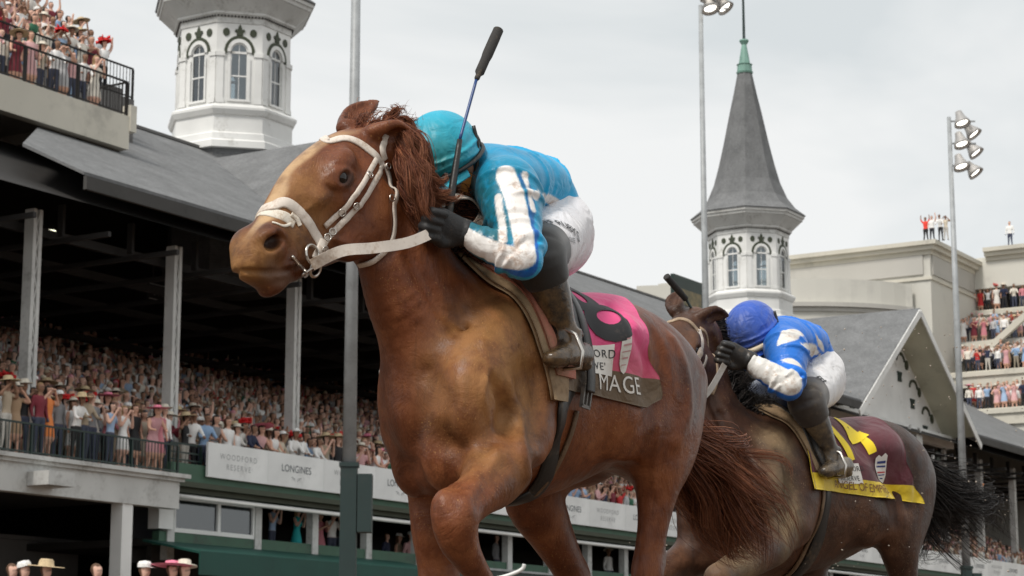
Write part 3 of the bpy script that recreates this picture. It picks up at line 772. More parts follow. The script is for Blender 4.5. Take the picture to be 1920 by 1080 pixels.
# ------------------------------------------------------------------ upper concrete deck, top left
DK = fthing('upper_deck', 'cream concrete spectator deck jutting out at the top left', 'balcony', 0, 5, 17)
DZ = 17.92
mb = MB(); mb.box2((-30, 5, 16.85), (6.0, 5.35, DZ)); mb.box2((5.65, 5.35, 16.85), (6.0, 16, DZ)); mb.box2((6.0, 4.96, 17.45), (6.28, 5.3, 18.3)); fpart(mb, 'parapet', M['cream'], DK)
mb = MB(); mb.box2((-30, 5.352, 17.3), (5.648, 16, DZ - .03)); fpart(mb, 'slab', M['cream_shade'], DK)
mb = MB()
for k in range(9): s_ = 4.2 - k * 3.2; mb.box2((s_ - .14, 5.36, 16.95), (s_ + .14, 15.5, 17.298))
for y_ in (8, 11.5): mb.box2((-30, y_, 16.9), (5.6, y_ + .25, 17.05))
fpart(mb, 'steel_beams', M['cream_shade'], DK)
DECK_ROWS = [(5.9, DZ, 5.5), (6.8, DZ, 5.2)] + [(y_, z_, fpix(u_, 60, y_)[0]) for y_, z_, u_ in ((8.8, DZ + 1.9, 212), (9.9, DZ + 2.6, 190), (11.0, DZ + 3.3, 150), (12.1, DZ + 4.1, 118), (13.2, DZ + 4.9, 70))]
mb = MB()
for y_, z_, se in DECK_ROWS[2:]: mb.box2((-30, y_ - .6, DZ - .029), (se + .5, y_ + .58, z_))
fpart(mb, 'step', M['concrete'], DK)
t = fthing('railing', 'black picket railing on the cream upper deck at the top left', 'railing', 0, 5.1, DZ); railing(t, -12, 6.0, 5.12, DZ, DZ + 1.15, M['dark'], 2.2, .15)
mb = MB()
for y_ in np.arange(5.2, 9.5, .15): mb.box2((5.97, y_ - .009, DZ + .05), (5.988, y_ + .009, DZ + 1.09))
mb.box2((5.95, 5.16, DZ + 1.1), (6.01, 9.6, DZ + 1.15)); fpart(mb, 'end_pickets', M['dark'], t)
t = fthing('railing', 'shorter black railing on the raised step of the upper deck', 'railing', 2, 8.55, DZ + 1); railing(t, .5, DECK_ROWS[2][2] + .45, 8.25, DZ + 1.88, DZ + 3.0, M['dark'], 2.0, .16)

# ------------------------------------------------------------------ clubhouse at the far right
sA = 97.7; CB = fthing('clubhouse', 'tall cream clubhouse with stepped terraces full of spectators at the far right', 'clubhouse', sA, 12, 0)
def fbox(name, mat, a, b): mb = MB(); mb.box2(a, b); return fpart(mb, name, mat, CB)
yA, zA = 12.75, 31.2
sB = sA + 9.0; yB0, zB = spix(1808, 472, sB)
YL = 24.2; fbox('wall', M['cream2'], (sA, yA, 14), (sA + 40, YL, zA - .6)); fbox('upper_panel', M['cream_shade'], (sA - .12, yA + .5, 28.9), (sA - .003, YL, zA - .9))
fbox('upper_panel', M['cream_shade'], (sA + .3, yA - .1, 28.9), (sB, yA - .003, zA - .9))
mb = MB()
for d, z0_, z1_ in ((.15, zA - .9, zA - .6), (.45, zA - .598, zA - .3), (.7, zA - .298, zA)): mb.box2((sA - d, yA - d, z0_), (sA + 40, YL, z1_))
for d, z0_, z1_ in ((.12, 28.5, 28.7),): mb.box2((sA - d, yA - d, z0_), (sA + 12, YL, z1_))
fpart(mb, 'cornice', M['cream'], CB)
fbox('wall', M['cream2'], (sB, -25, 27.3 + 1.9), (sB + 40, yA - .004, zB - .6)); 
mb = MB()
for d, z0_, z1_ in ((.15, zB - .9, zB - .6), (.45, zB - .598, zB - .3), (.7, zB - .298, zB)): mb.box2((sB - d, -25, z0_), (sB + 40, yA - 1.0, z1_))
fpart(mb, 'cornice', M['cream'], CB)
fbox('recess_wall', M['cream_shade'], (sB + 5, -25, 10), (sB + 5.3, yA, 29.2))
fbox('recess_glass', M['glass_dark'], (sB + 4.9, -25, 27.4), (sB + 4.99, yA - 1, 29.1))
# curved lower wing behind the front gable
mb = MB()
arcp = [(sA - 1.5 - 5.5 * math.sin(t_), yA + 2.2 + 13 * (1 - math.cos(t_))) for t_ in np.linspace(0, 1.5, 14)]
arcp = [(sA - .5, yA + 1.2)] + [(sA - 9 * math.sin(t_) , yA + 1.2 + 11 * (1 - math.cos(t_)) + 3 * t_) for t_ in np.linspace(.1, 1.45, 14)] + [(sA - 10, yA + 18), (sA + .5, yA + 18)]
mb.prism([(x, y) for x, y in arcp], 10.0, (1, 0, 0), (0, 1, 0), (0, 0, 1), (0, 0, 18.2)); fpart(mb, 'curved_wing', M['cream2'], CB)
mb = MB()
for d, z0_, h_ in ((.35, 26.2, .3), (.15, 25.9, .28)):
    q = [(x - d, y - d * .6) for x, y in arcp[:-2] if y < yA + 18] + [(sA - 10 - d, yA + 18.1), (sA + .4, yA + 18.1)]; mb.prism(q, h_, (1, 0, 0), (0, 1, 0), (0, 0, 1), (0, 0, z0_))
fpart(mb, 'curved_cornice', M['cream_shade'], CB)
fbox('green_awning', M['awning'], (sA - 10.6, yA + 14, 23.2), (sA - 9.8, yA + 30, 25.2))
# distant low wing to the left of the far spire
yw0, zw0 = spix(1318, 536, sA + 2); yw1, _ = spix(1205, 546, sA + 2); yp0, zp0 = spix(1278, 530, sA + 1); yp1, _ = spix(1234, 532, sA + 1)
fbox('far_wing', M['cream2'], (sA + 2, YL - 1, 14), (sA + 20, yw1, zw0)); fbox('far_pavilion', M['cream2'], (sA + 1, yp0, 14), (sA + 1.99, yp1, zp0 + .1))
mb = MB(); yc_ = (yp0 + yp1) / 2; ar_ = [(yc_ + .8 * math.cos(t_), zp0 - 1.4 + .8 * math.sin(t_)) for t_ in np.linspace(0, math.pi, 9)]; mb.prism(ar_, .06, (0, 1, 0), (0, 0, 1), (-1, 0, 0), (sA + .99, 0, 0)); fpart(mb, 'arch_panel', M['cream_shade'], CB)
# terraces (right of the corner): floors with parapets
TER = []
def terrace(s0, y0, y1, zf, par=1.0, depth=5, name='terrace', mat='cream2', parw=.3):
    mb = MB(); mb.box2((s0, y0, zf - .9), (s0 + depth, y1, zf)); mb.box2((s0 - .2, y0, zf - 1.1), (s0 - .003, y1, zf + par)); 
    mb.box2((s0 - .35, y0, zf - .35), (s0 - .203, y1, zf - .05)) ; return fpart(mb, name, M[mat], CB)
y_, zt1 = spix(1850, 583, sB - .5); terrace(sB - .5, -25, yA + 1.5, zt1, .05, 6, 'top_terrace', 'cream')
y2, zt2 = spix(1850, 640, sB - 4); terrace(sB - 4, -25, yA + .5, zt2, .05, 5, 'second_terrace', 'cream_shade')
y3, zt3 = spix(1850, 696, sB - 7); terrace(sB - 7, -25, yA + 0, zt3, .05, 6, 'third_terrace', 'cream')
y4, zt4 = spix(1850, 768, sB - 9); terrace(sB - 9, -25, yA - .2, zt4, .05, 6, 'fourth_terrace', 'cream')
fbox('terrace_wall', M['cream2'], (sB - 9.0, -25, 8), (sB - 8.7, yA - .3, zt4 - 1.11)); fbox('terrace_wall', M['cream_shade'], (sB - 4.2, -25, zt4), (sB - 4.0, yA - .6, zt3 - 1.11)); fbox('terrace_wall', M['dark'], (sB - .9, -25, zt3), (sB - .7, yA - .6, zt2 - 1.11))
# raking white parapet rising to the right
mb = MB(); 
(ya, za), (yb, zb_), (yc, zc_) = spix(1792, 650, sB - 4.6), spix(1866, 638, sB - 4.6), spix(1925, 585, sB - 4.6)
for (p_, q_), (r_, t_) in zip(((ya, za), (yb, zb_)), ((yb, zb_), (yc, zc_))):
    mb.raw([(sB - 4.9, p_, q_ - .5), (sB - 4.9, r_, t_ - .5), (sB - 4.9, r_, t_ + .05), (sB - 4.9, p_, q_ + .05), (sB - 4.5, p_, q_ - .5), (sB - 4.5, r_, t_ - .5), (sB - 4.5, r_, t_ + .05), (sB - 4.5, p_, q_ + .05)], [(0, 1, 2, 3), (7, 6, 5, 4), (3, 2, 6, 7), (0, 4, 5, 1)])
fpart(mb, 'raking_parapet', M['cream'], CB)
# green sign board over the roof, left of the far spire
t = fthing('sign', 'dark green board with gold lettering on the roof beside the far spire', 'sign', 58, 12.4, 20.6)
(sa_, za_), (sb_, zb2) = fpix(1262, 545, 12.6), fpix(1330, 600, 12.6)
mb = MB(); mb.box2((sa_, 12.55, 20.6), (sa_ + 3.6, 12.75, 22.3)); fpart(mb, 'board', M['green'], t)
flat_text(t, 'lettering', 'PADDOCK', .62, sa_ + 1.9, 12.54, 21.2, plain('gold_ink', (.45, .30, .10), .5)) if False else None
mb = MB(); mb.box2((sa_ + .4, 12.50, 20.75), (sa_ + 3.2, 12.545, 21.6)); fpart(mb, 'gold_panel', dirty('gold_panel', (.32, .22, .09), (.06, .07, .04), 1.1, .5, 3, .2, 20), t)

# ------------------------------------------------------------------ floodlight poles
def pole(u0, v0, u1, v1, dist, r0, r1, lab, top_z=None, base_v=None, lamps=()):
    p = CAMP + ray(u1, v1) * dist; x, y = p[0], p[1]
    zt_ = top_z; t = thing('floodlight_pole', lab, 'light pole', (x, y, 0), 0, 'tall steel floodlight poles')
    zb = CAM_H + (p[2] - CAM_H); mb = MB(); mb.tube([(0, 0, zb), (0, 0, zt_)], [r0, r1], 16); mb.build('pole', M['galv'], t, True)
    mb = MB(); mb.box((0, 0, zb / 2), (r0 * 2.3, r0 * 2.3, zb)); mb.box((0, 0, zb - .05), (r0 * 2.7, r0 * 2.7, .10)); mb.build('pole_base', M['pole_dark'], t)
    mb = MB(); mb.box((r0 * 2.3, .02, zb - .95), (r0 * 2.0, .5, 1.35)); mb.build('control_box', M['pole_dark'], t)
    return t, zt_
def flood(t, x, y, z, aim, s=.42):
    h = NT; a = unit(aim); u = unit(np.cross(a, [0, 0, 1])); w = np.cross(u, a); Rr = np.array([u, w, a])
    mb = MB(); mb.lathe([(.04, -.50), (.14, -.46), (.17, -.30), (s * .75, -.18), (s * 1.12, .02), (s * 1.25, .16), (s * 1.20, .16), (s * 1.02, .02)], 18, cap=False)
    mb.V = [v @ Rr + [x, y, z] for v in mb.V]; hd = mb.build('lamp_head', M['lamp_housing'], t, True)
    mb = MB(); mb.lathe([(.001, .0), (s * .82, .0)], 18, cap=False); mb.V = [v @ Rr + np.array([x, y, z]) + a * .06 for v in mb.V]; o = mb.build('lamp_lens', M['flood'], hd, True)
M['lamp_housing'] = plain('lamp_housing', (.38, .37, .36), .5, .2); M['flood'] = em('flood_lens', (1, .95, .86), 2.6)
pole(0, 0, 655, 868, 50, .165, .10, 'thick grey floodlight pole with dark green base beside the leading horse', 20.0)
pole(0, 0, 1331, 1040, 78, .150, .085, 'slim grey floodlight pole between the jockeys, passing the far spire', 26.1)[0]
t2 = [o for o in COL.objects if o.name.startswith('floodlight_pole')][-1]
t3, zt3_ = pole(0, 0, 1812, 1062, 85, .17, .085, 'grey floodlight pole carrying six lit lamps at the right', 23.6)
flood_specs = [(t2, 26.0, [(.35, .0, 0), (.9, .2, .1), (.25, -.3, .4), (.8, -.2, .5)]), (t3, 23.55, [(.5, 0, -.15), (1.0, .3, -.55), (.45, 0, -1.05), (1.05, .3, -1.35), (.4, 0, -2.0), (1.0, .3, -2.2)])]
for t_, zt_, L in flood_specs:
    mb = MB(); 
    for k in range(3): mb.box((.55, .1, zt_ - .1 - k * .95 if t_ is t3 else zt_ + .3 * k), (1.1, .06, .06))
    mb.build('cross_arm', M['galv'], t_)
    for i, (dx, dy, dz) in enumerate(L): flood(t_, dx, dy - .1, zt_ + dz, (.55 * (1 if i % 2 else .3), -.25, -.8), .28)
# lower white fence pieces near the bottom

# ------------------------------------------------------------------ spectators
def person_mesh(h, pose, dress, hair, g, slim=1.0, detail=True):
    """one continuous body facing -y, feet at the origin; returns V, F, colour rgb, top mask"""
    S = Field(np.arange(-.62, .62, h), np.arange(-.62, .45, h), np.arange(-.03, 2.25, h))
    W = slim; lean = {'rail': .10, 'phone': .02}.get(pose, 0.0)
    hip = np.array([0, 0, .93]); ch = np.array([0, -lean, 1.28]); nk = np.array([0, -lean * 1.4, 1.47]); hd = np.array([0, -lean * 1.6 - .02, 1.63])
    m = max(h * .62, .0)
    S.loft([(0, .0, .90, .095, .155 * W), (0, -lean * .4, 1.08, .09, .135 * W), (*ch, .105, .165 * W), (0, nk[1], 1.42, .07, .13 * W)], k=0, V0=(1, 0, 0), n=4)
    S.loft([(*nk, .052, .052), (*(hd - [0, 0, .05]), .05, .05)], k=.03)
    S.ell(hd, (.078, .095, .118), .02); S.ell(hd + [0, -.095, -.01], (.016, .022, .026), .012)
    if hair == 'long':
        S.ell(hd + [0, .03, .03], (.098, .10, .115), .02); S.loft([(0, hd[1] + .08, 1.62, .05, .08), (0, hd[1] + .09, 1.42, .035, .09)], k=.03, V0=(1, 0, 0))
    else: S.ell(hd + [0, .022, .035], (.086, .092, .098), .01)
    foot = .11 + .04 * g.random()
    for sd in (-1, 1):
        tx = sd * foot
        if dress: S.loft([(0, 0, .95, .11, .15), (0, .0, .75, .15, .19), (0, .0, .52, .17, .22)], k=.02, V0=(1, 0, 0))
        S.loft([(sd * .085, 0, .88, .092, .088), (sd * .10, .0, .5, .06, .058), (tx, .02, .08, max(.042, m), max(.04, m))], k=.03, n=4)
        S.loft([(tx, .05, .045, .04, .045), (tx + sd * .02, -.13, .03, .03, .045)], k=.02)
        sh = np.array([sd * .185 * W, ch[1] + .01, 1.385])
        if pose == 'phone': el = sh + [sd * .07, -.12, -.22]; ha = np.array([sd * .05, hd[1] - .23, 1.60])
        elif pose == 'up': el = sh + [sd * .10, -.05, .20]; ha = sh + [sd * .10, -.06, .48]
        elif pose == 'oneup': el, ha = (sh + [.10, -.05, .20], sh + [.06, -.10, .50]) if sd > 0 else (sh + [-.06, .0, -.27], sh + [-.02, -.14, -.45])
        elif pose == 'clap': el = sh + [sd * .06, -.10, -.24]; ha = np.array([sd * .025, ch[1] - .30, 1.30])
        elif pose == 'rail': el = sh + [sd * .08, -.12, -.24]; ha = np.array([sd * .20, -.36, 1.08])
        elif pose == 'eyes': el = sh + [sd * .17, -.06, -.04]; ha = np.array([sd * .06, hd[1] - .12, 1.66])
        else: el = sh + [sd * .06, .02, -.28]; ha = sh + [sd * .07, -.06, -.53]
        r = max(.047, m)
        S.loft([(*sh, .062, .062), (*el, r, r), (*(el * .2 + ha * .8), max(.034, m), max(.034, m)), (*ha, max(.042, m), max(.038, m))], k=.025, n=3)
    V, F = S.mesh(); V = relax(V, F, .3)
    z = V[:, 2]; ax = np.abs(V[:, 0])
    r_ = np.hypot(V[:, 0] / .1, (V[:, 1] - hd[1]) / .1)
    head = (z > 1.475) & (ax < .16) & (np.abs(V[:, 1] - hd[1]) < .16)
    hairm = head & ((V[:, 1] > hd[1] + .012) | (z > 1.695)) | ((hair == 'long') & (z > 1.38) & (V[:, 1] > hd[1] + .05) & (ax < .12))
    # hands and forearms
    hand = np.zeros(len(V), bool)
    return V, F, head, hairm, z, hd
SKIN = np.array([(.76, .47, .36), (.68, .39, .28), (.80, .53, .42), (.30, .16, .10), (.72, .43, .33)])
HAIR = np.array([(.03, .018, .012), (.10, .05, .025), (.30, .19, .09), (.015, .012, .01), (.22, .20, .18)])
TOPS = [('white', (.86, .85, .83)), ('white', (.88, .87, .85)), ('bright white', (.90, .89, .88)), ('off-white', (.76, .73, .68)), ('ivory', (.80, .75, .66)), ('light grey', (.50, .50, .51)), ('cream', (.66, .58, .46)), ('pale pink', (.72, .42, .42)), ('pale blue', (.36, .50, .70)), ('navy', (.015, .022, .06)), ('black', (.014, .014, .016)),
        ('red', (.55, .03, .03)), ('grey', (.24, .24, .25)), ('beige', (.45, .36, .26)), ('dark red', (.20, .02, .035)), ('light blue', (.28, .42, .62)), ('rose', (.62, .22, .26)), ('tan', (.38, .25, .15)), ('green', (.03, .15, .08)), ('floral pink', (.60, .32, .34))]
PANTS = [(.02, .022, .03), (.30, .26, .20), (.05, .06, .10), (.015, .015, .017), (.55, .52, .47), (.12, .12, .13)]
POSES = ['stand', 'phone', 'clap', 'rail', 'up', 'eyes', 'oneup']
def vcol_mesh(name, V, F, col, top):
    me = mesh_np(name, V, F, [M['person']])
    a = me.attributes.new('tint', 'FLOAT_COLOR', 'POINT'); a.data.foreach_set('color', np.concatenate([col, np.ones((len(col), 1))], 1).astype(np.float32).ravel()); fattr(me, 'top', top); return me
def person_mat():
    t = NT('spectator'); at = t.new('ShaderNodeAttribute'); at.attribute_name = 'tint'; oi = t.new('ShaderNodeObjectInfo')
    c = t.mix(t.attr('top'), at.outputs['Color'], oi.outputs['Color'])
    n = t.noise(30, 3, .6); c = t.mix(t.fr(n, .45, .7, 0, .12), c, (.08, .07, .06)); t.p(Base_Color=c, Roughness=.75, Normal=t.bump(t.noise(22, 3), .5, .02)); return t.m
M['person'] = person_mat()
def make_variant(h, pose, dress, hair, seed):
    g = np.random.default_rng(seed); V, F, head, hairm, z, hd = person_mesh(h, pose, dress, hair, g, g.uniform(.88, 1.12))
    sk = SKIN[g.integers(len(SKIN))]; hr = HAIR[g.integers(len(HAIR))]; pn = np.array(PANTS[g.integers(len(PANTS))])
    col = np.tile(sk, (len(V), 1)); top = np.zeros(len(V))
    ax = np.abs(V[:, 0]); arm_out = ((np.hypot(V[:, 0], V[:, 1]) > .235) | (z > 1.47)) & ~head & (z > .8)
    body = (z > (.50 if dress else .93)) & ~head & ~((z > 1.435) & (ax < .08))
    top[body] = 1
    if dress or g.random() < .35: top[body & arm_out] = 0
    else:
        top[body & (np.hypot(ax, V[:, 1]) > .40)] = 0; top[(z > 1.6) & ~head] = 0
    if not dress: col[(z <= .93)] = pn
    col[z < .07] = (.02, .018, .016); col[hairm] = hr; top[head | hairm] = 0
    eye = head & (z > hd[2] - .005) & (z < hd[2] + .03) & (V[:, 1] < hd[1] - .05); col[eye] *= .5
    return V, F, col, top
VAR, VLOW = [], []
combos = [('stand', 0, 's'), ('phone', 0, 's'), ('clap', 1, 'long'), ('rail', 0, 's'), ('stand', 1, 'long'), ('up', 0, 's'), ('eyes', 1, 'long'), ('phone', 1, 'long'), ('oneup', 0, 's'), ('clap', 0, 's'), ('rail', 1, 'long'), ('stand', 0, 's'), ('eyes', 0, 's'), ('rail', 0, 's')]
for i, (p_, d_, h_) in enumerate(combos):
    V, F, col, top = make_variant(.030, p_, d_, h_, 100 + i); VAR.append((vcol_mesh('person', V, F, col, top), p_, d_))
    VLOW.append(make_variant(.058, p_, d_, h_, 100 + i))
def hat_meshes():
    out = []
    mb = MB(); mb.lathe([(.30, 0), (.29, .012), (.13, .015), (.115, .10), (.09, .125), (.001, .13)], 18, cap=False); out.append(('straw hat', mb, 'hat_straw'))
    mb = MB(); mb.lathe([(.21, .0), (.20, .012), (.11, .018), (.105, .10), (.08, .115), (.001, .105)], 16, cap=False); out.append(('pale fedora', mb, 'hat_pale'))
    mb = MB(); mb.lathe([(.115, -.01), (.115, .04), (.09, .085), (.001, .10)], 14, cap=False); mb.raw([(-.09, -.09, 0), (.09, -.09, 0), (.07, -.21, -.015), (-.07, -.21, -.015)], [(0, 1, 2, 3)]); out.append(('white cap', mb, 'hat_white'))
    mb = MB()
    for i in range(16):
        a = i * 2.4; r = .03 + .012 * i; mb.box((r * math.cos(a), r * math.sin(a), .06 + .05 * math.sin(i * 1.7)), (.13, .02, .10), rz=a, m=0)
    mb.lathe([(.20, .0), (.19, .03), (.001, .05)], 12, cap=False); out.append(('red feathered hat', mb, 'hat_red'))
    mb = MB(); mb.lathe([(.34, .03), (.25, .0), (.12, .02), (.11, .09), (.001, .11)], 20, cap=False); out.append(('wide pink hat', mb, 'hat_pink'))
    mb = MB(); mb.lathe([(.27, .0), (.26, .015), (.12, .02), (.11, .11), (.001, .12)], 16, cap=False)
    for i in range(9): a = i * .7; mb.box((.09 * math.cos(a), .09 * math.sin(a), .12), (.10, .03, .12), rz=a)
    out.append(('yellow hat', mb, 'hat_yellow'))
    return out
for k_, c_ in dict(hat_straw=(.52, .40, .24), hat_pale=(.66, .60, .50), hat_white=(.78, .77, .75), hat_red=(.62, .02, .02), hat_pink=(.75, .22, .32), hat_yellow=(.80, .62, .04)).items(): M[k_] = simple(k_, c_, .8, .2, 20, .3)
HATS = []
for nm, mb, mt in hat_meshes():
    o = mb.build('hat', M[mt], None, True); HATS.append((nm, o.data)); bpy.data.objects.remove(o)
NP = [0]
posew = {'stand': 'standing', 'phone': 'filming with a phone', 'clap': 'clapping', 'rail': 'leaning forward', 'up': 'with both arms up', 'eyes': 'shading the eyes', 'oneup': 'raising one arm'}
def add_person(loc, face, where, group, g, top=None, var=None, hat=None, scale=None, used=set()):
    vi = g.integers(len(VAR)) if var is None else var
    me, pose, dress = VAR[vi]
    ti = (g.integers(6) if g.random() < .30 else g.integers(len(TOPS))) if top is None else None
    tn, tc = TOPS[ti] if top is None else top
    o = bpy.data.objects.new('person', me); COL.objects.link(o); o.location = loc; o.rotation_euler = (0, 0, face); s = scale or g.uniform(.98, 1.12); o.scale = (s, s, s)
    o.color = (*tc, 1)
    hi = None
    if hat is None and g.random() < .42: hi = int(g.choice([0, 0, 0, 1, 1, 1, 1, 2, 2, 2, 4, 3]))
    elif hat is not None and hat >= 0: hi = hat
    hn = ''
    if hi is not None:
        h = bpy.data.objects.new('hat', HATS[hi][1]); COL.objects.link(h); h.parent = o; lean = {'rail': .10, 'phone': .02}.get(pose, 0.0)
        h.location = (0, -lean * 1.6 - .01, 1.70); h.rotation_euler = (g.uniform(-.2, .1), g.uniform(-.15, .15), 0); hn = ' and ' + HATS[hi][0]
    lab = 'person in %s %s%s, %s, %s' % (tn, 'dress' if dress else 'top', hn, where, posew[pose])
    lab = ' '.join(lab.split()[:16])
    tag(o, lab, 'spectator', group); NP[0] += 1
    return o
cg = np.random.default_rng(5)
# stuff crowd: one merged mesh
CV, CF, CC, n0_ = [], [], [], [0]
def add_stuff(p, face, g):
    V, F, col, top = VLOW[g.integers(len(VLOW))]
    s = g.uniform(.97, 1.12); c, sn = math.cos(face), math.sin(face)
    W_ = V * s; W_ = np.stack([W_[:, 0] * c - W_[:, 1] * sn, W_[:, 0] * sn + W_[:, 1] * c, W_[:, 2]], 1) + p
    tc = np.array(TOPS[g.integers(6) if g.random() < .25 else g.integers(len(TOPS))][1]) * g.uniform(.75, 1.05); cc = np.where(top[:, None] > .5, tc, col)
    if g.random() < .35: cc = np.where(((V[:, 2] > 1.66))[:, None], np.array([(.66, .58, .45), (.75, .74, .72), (.70, .66, .58), (.7, .3, .35), (.5, .4, .28)][g.integers(5)]), cc)
    CV.append(W_.astype(np.float32)); CF.append(F + n0_[0]); CC.append(cc.astype(np.float32)); n0_[0] += len(V)
def orow(i): 
    n = i + 1; return '%d%s' % (n, 'th' if 10 <= n % 100 <= 20 else {1: 'st', 2: 'nd', 3: 'rd'}.get(n % 10, 'th'))
T_ = lambda n: next(t for t in TOPS if t[0] == n)
ORANGE = ('orange', (.80, .24, .06)); TEAL = ('turquoise', (.02, .50, .52)); BLUE = ('royal blue', (.04, .09, .50)); BLK = ('black', (.012, .012, .014))
# left balcony, front row and second row: (pixel x, top, variant, hat)
rowA = [(8, T_('beige'), 12, 0), (30, T_('tan'), 6, 1), (52, BLK, 11, 1), (70, T_('dark red'), 11, -1), (92, ORANGE, 6, -1), (118, T_('grey'), 11, 2), (140, T_('white'), 3, 0), (160, T_('beige'), 13, -1), (180, T_('grey'), 0, -1), (204, T_('pale blue'), 1, -1), (234, T_('white'), 7, -1),
        (262, BLK, 4, -1), (284, T_('floral pink'), 10, 4), (300, T_('rose'), 4, -1), (317, T_('white'), 0, 1)]
for i, (x, t_, v_, h_) in enumerate(rowA):
    s_, _ = fpix(x, 800, .55 + .0); add_person(fw(s_, .50 + .12 * (i % 3), FLZ).tolist(), FRZ + cg.uniform(-.3, .3), orow(i) + ' from left on left balcony front', 'spectators at the left balcony railing', cg, t_, v_, h_)
rowB = [(345, BLK, 12, 0), (360, T_('white'), 3, -1), (380, T_('light blue'), 13, -1), (400, T_('grey'), 10, -1), (425, T_('white'), 4, -1), (447, T_('white'), 0, 1), (465, T_('navy'), 13, -1), (487, T_('pale pink'), 10, 4), (507, T_('white'), 10, -1), (524, T_('cream'), 3, 2), (545, T_('white'), 13, 2), (565, T_('white'), 3, -1), (588, T_('white'), 13, -1), (612, T_('beige'), 1, 0), (632, BLK, 0, 0), (680, T_('pale pink'), 7, 1), (700, T_('white'), 10, -1), (716, T_('rose'), 2, 4)]
for i, (x, t_, v_, h_) in enumerate(rowB):
    s_, _ = fpix(x, 850, 1.0); add_person(fw(s_, .98 + .1 * (i % 2), FLZ).tolist(), FRZ + cg.uniform(-.35, .35), orow(i) + ' from left behind the banners', 'spectators leaning over the banners', cg, t_, v_, h_)
i = 0
for s_ in np.arange(24.2, 31.0, .56):
    add_person(fw(s_ + cg.uniform(-.08, .08), 1.0, FLZ).tolist(), FRZ + cg.uniform(-.3, .3), orow(i) + ' under the leading horse belly', 'spectators seen under the leading horse', cg, {1: T_('white'), 2: BLUE, 4: T_('light blue'), 5: T_('light blue')}.get(i)); i += 1
# rows of the lower deck behind them
def visible(P_, m=25):
    u, v = project(P_ + np.array([0, 0, 1.5])); return -m < u < 1920 + m and -20 < v < 1100
nrow = {}
for k in range(-2, 17):
    y0 = (2.0 + k * .95 + .45) if k >= 0 else (1.30 + (k + 2) * .45); z0 = FLZ + .36 * (k + 1) * .95 if k >= 0 else FLZ
    if k < 0: y0 = 1.35 if k == -2 else 1.85
    a = -12.0
    while a < 88:
        a += cg.uniform(.42, .62); p = fw(a, y0 + cg.uniform(-.12, .12), z0); u, v = project(p + np.array([0, 0, 1.5]))
        if not (-260 < u < 2100 and v < 1200): continue
        if 740 < u < 1045 or 1200 < u < 1690: 
            if cg.random() < .35: continue
        if cg.random() < .04: continue
        face = FRZ + cg.uniform(-.4, .4)
        if k < 2 and -25 < u < 720:
            j = nrow.get(k, 0); nrow[k] = j + 1
            add_person(p.tolist(), face, orow(j) + ' from left in lower tier row ' + str(k + 3), 'spectators packed in the front rows of the lower tier', cg)
        else: add_stuff(p, face, cg)
# upper deck
for r_, (y_, z_, se) in enumerate(DECK_ROWS):
    j = 0; a = -3.2
    while a < se:
        p = fw(a, y_ + cg.uniform(-.1, .1), z_); u, v = project(p + np.array([0, 0, 1.7]))
        if u > -20 and v > -40:
            add_person(p.tolist(), FRZ + cg.uniform(-.5, .5), orow(j) + ' from left, deck row ' + str(r_ + 1), 'spectators on the upper concrete deck', cg, hat=(3 if (r_ == 2 and a > se - .7) else None)); j += 1
        a += cg.uniform(.42, .60)
# people in the booth openings and by the awning
for i, (x, y, zf, t_, v_) in enumerate([(510, 2.0, 4.5, T_('pale blue'), 1), (556, 1.8, 4.5, TEAL, 7), (600, 2.2, 4.5, T_('rose'), 2), (622, 2.0, 4.5, T_('white'), 1), (640, 2.4, 4.5, BLK, 0), (725, 2.4, 4.1, T_('navy'), 0), (748, 2.8, 4.0, T_('beige'), 4), (770, 2.4, 4.0, T_('pale pink'), 0), (930, 2.4, 4.3, T_('grey'), 0), (1140, 2.4, 4.3, T_('white'), 11)]):
    s_, _ = fpix(x, 990, y); add_person(fw(s_, y, zf - .35).tolist(), FRZ + cg.uniform(-.3, .3), orow(i) + ' from left in openings above the awning', 'spectators in the openings below the banners', cg, t_, v_)
# heads along the bottom edge, on the ground in front of the stand
for i, (x, v, dist, t_, h_) in enumerate([(22, 1068, 40, T_('light blue'), -1), (45, 1052, 39, T_('grey'), 2), (85, 1075, 40, T_('white'), 0), (180, 1072, 41, T_('rose'), -1), (270, 1072, 40, T_('white'), 2), (322, 1062, 38, T_('red'), 4), (345, 1058, 39, T_('white'), 1)]):
    dist = 34.0; p = CAMP + ray(x, v) * dist
    mbp = p.copy(); mbp[2] = .55; add_person(mbp.tolist(), FRZ, orow(i) + ' from left along the bottom edge', 'spectators whose heads show along the bottom', cg, t_, 0, h_, 1.0)
mb = MB(); mb.box2((-9.6, 33.0, 0), (-4.0, 36.0, .55)); st_ = mb.build('viewing_step', M['concrete']); tag(st_, 'low grey concrete viewing step at the foot of the grandstand', 'step', kind='structure')
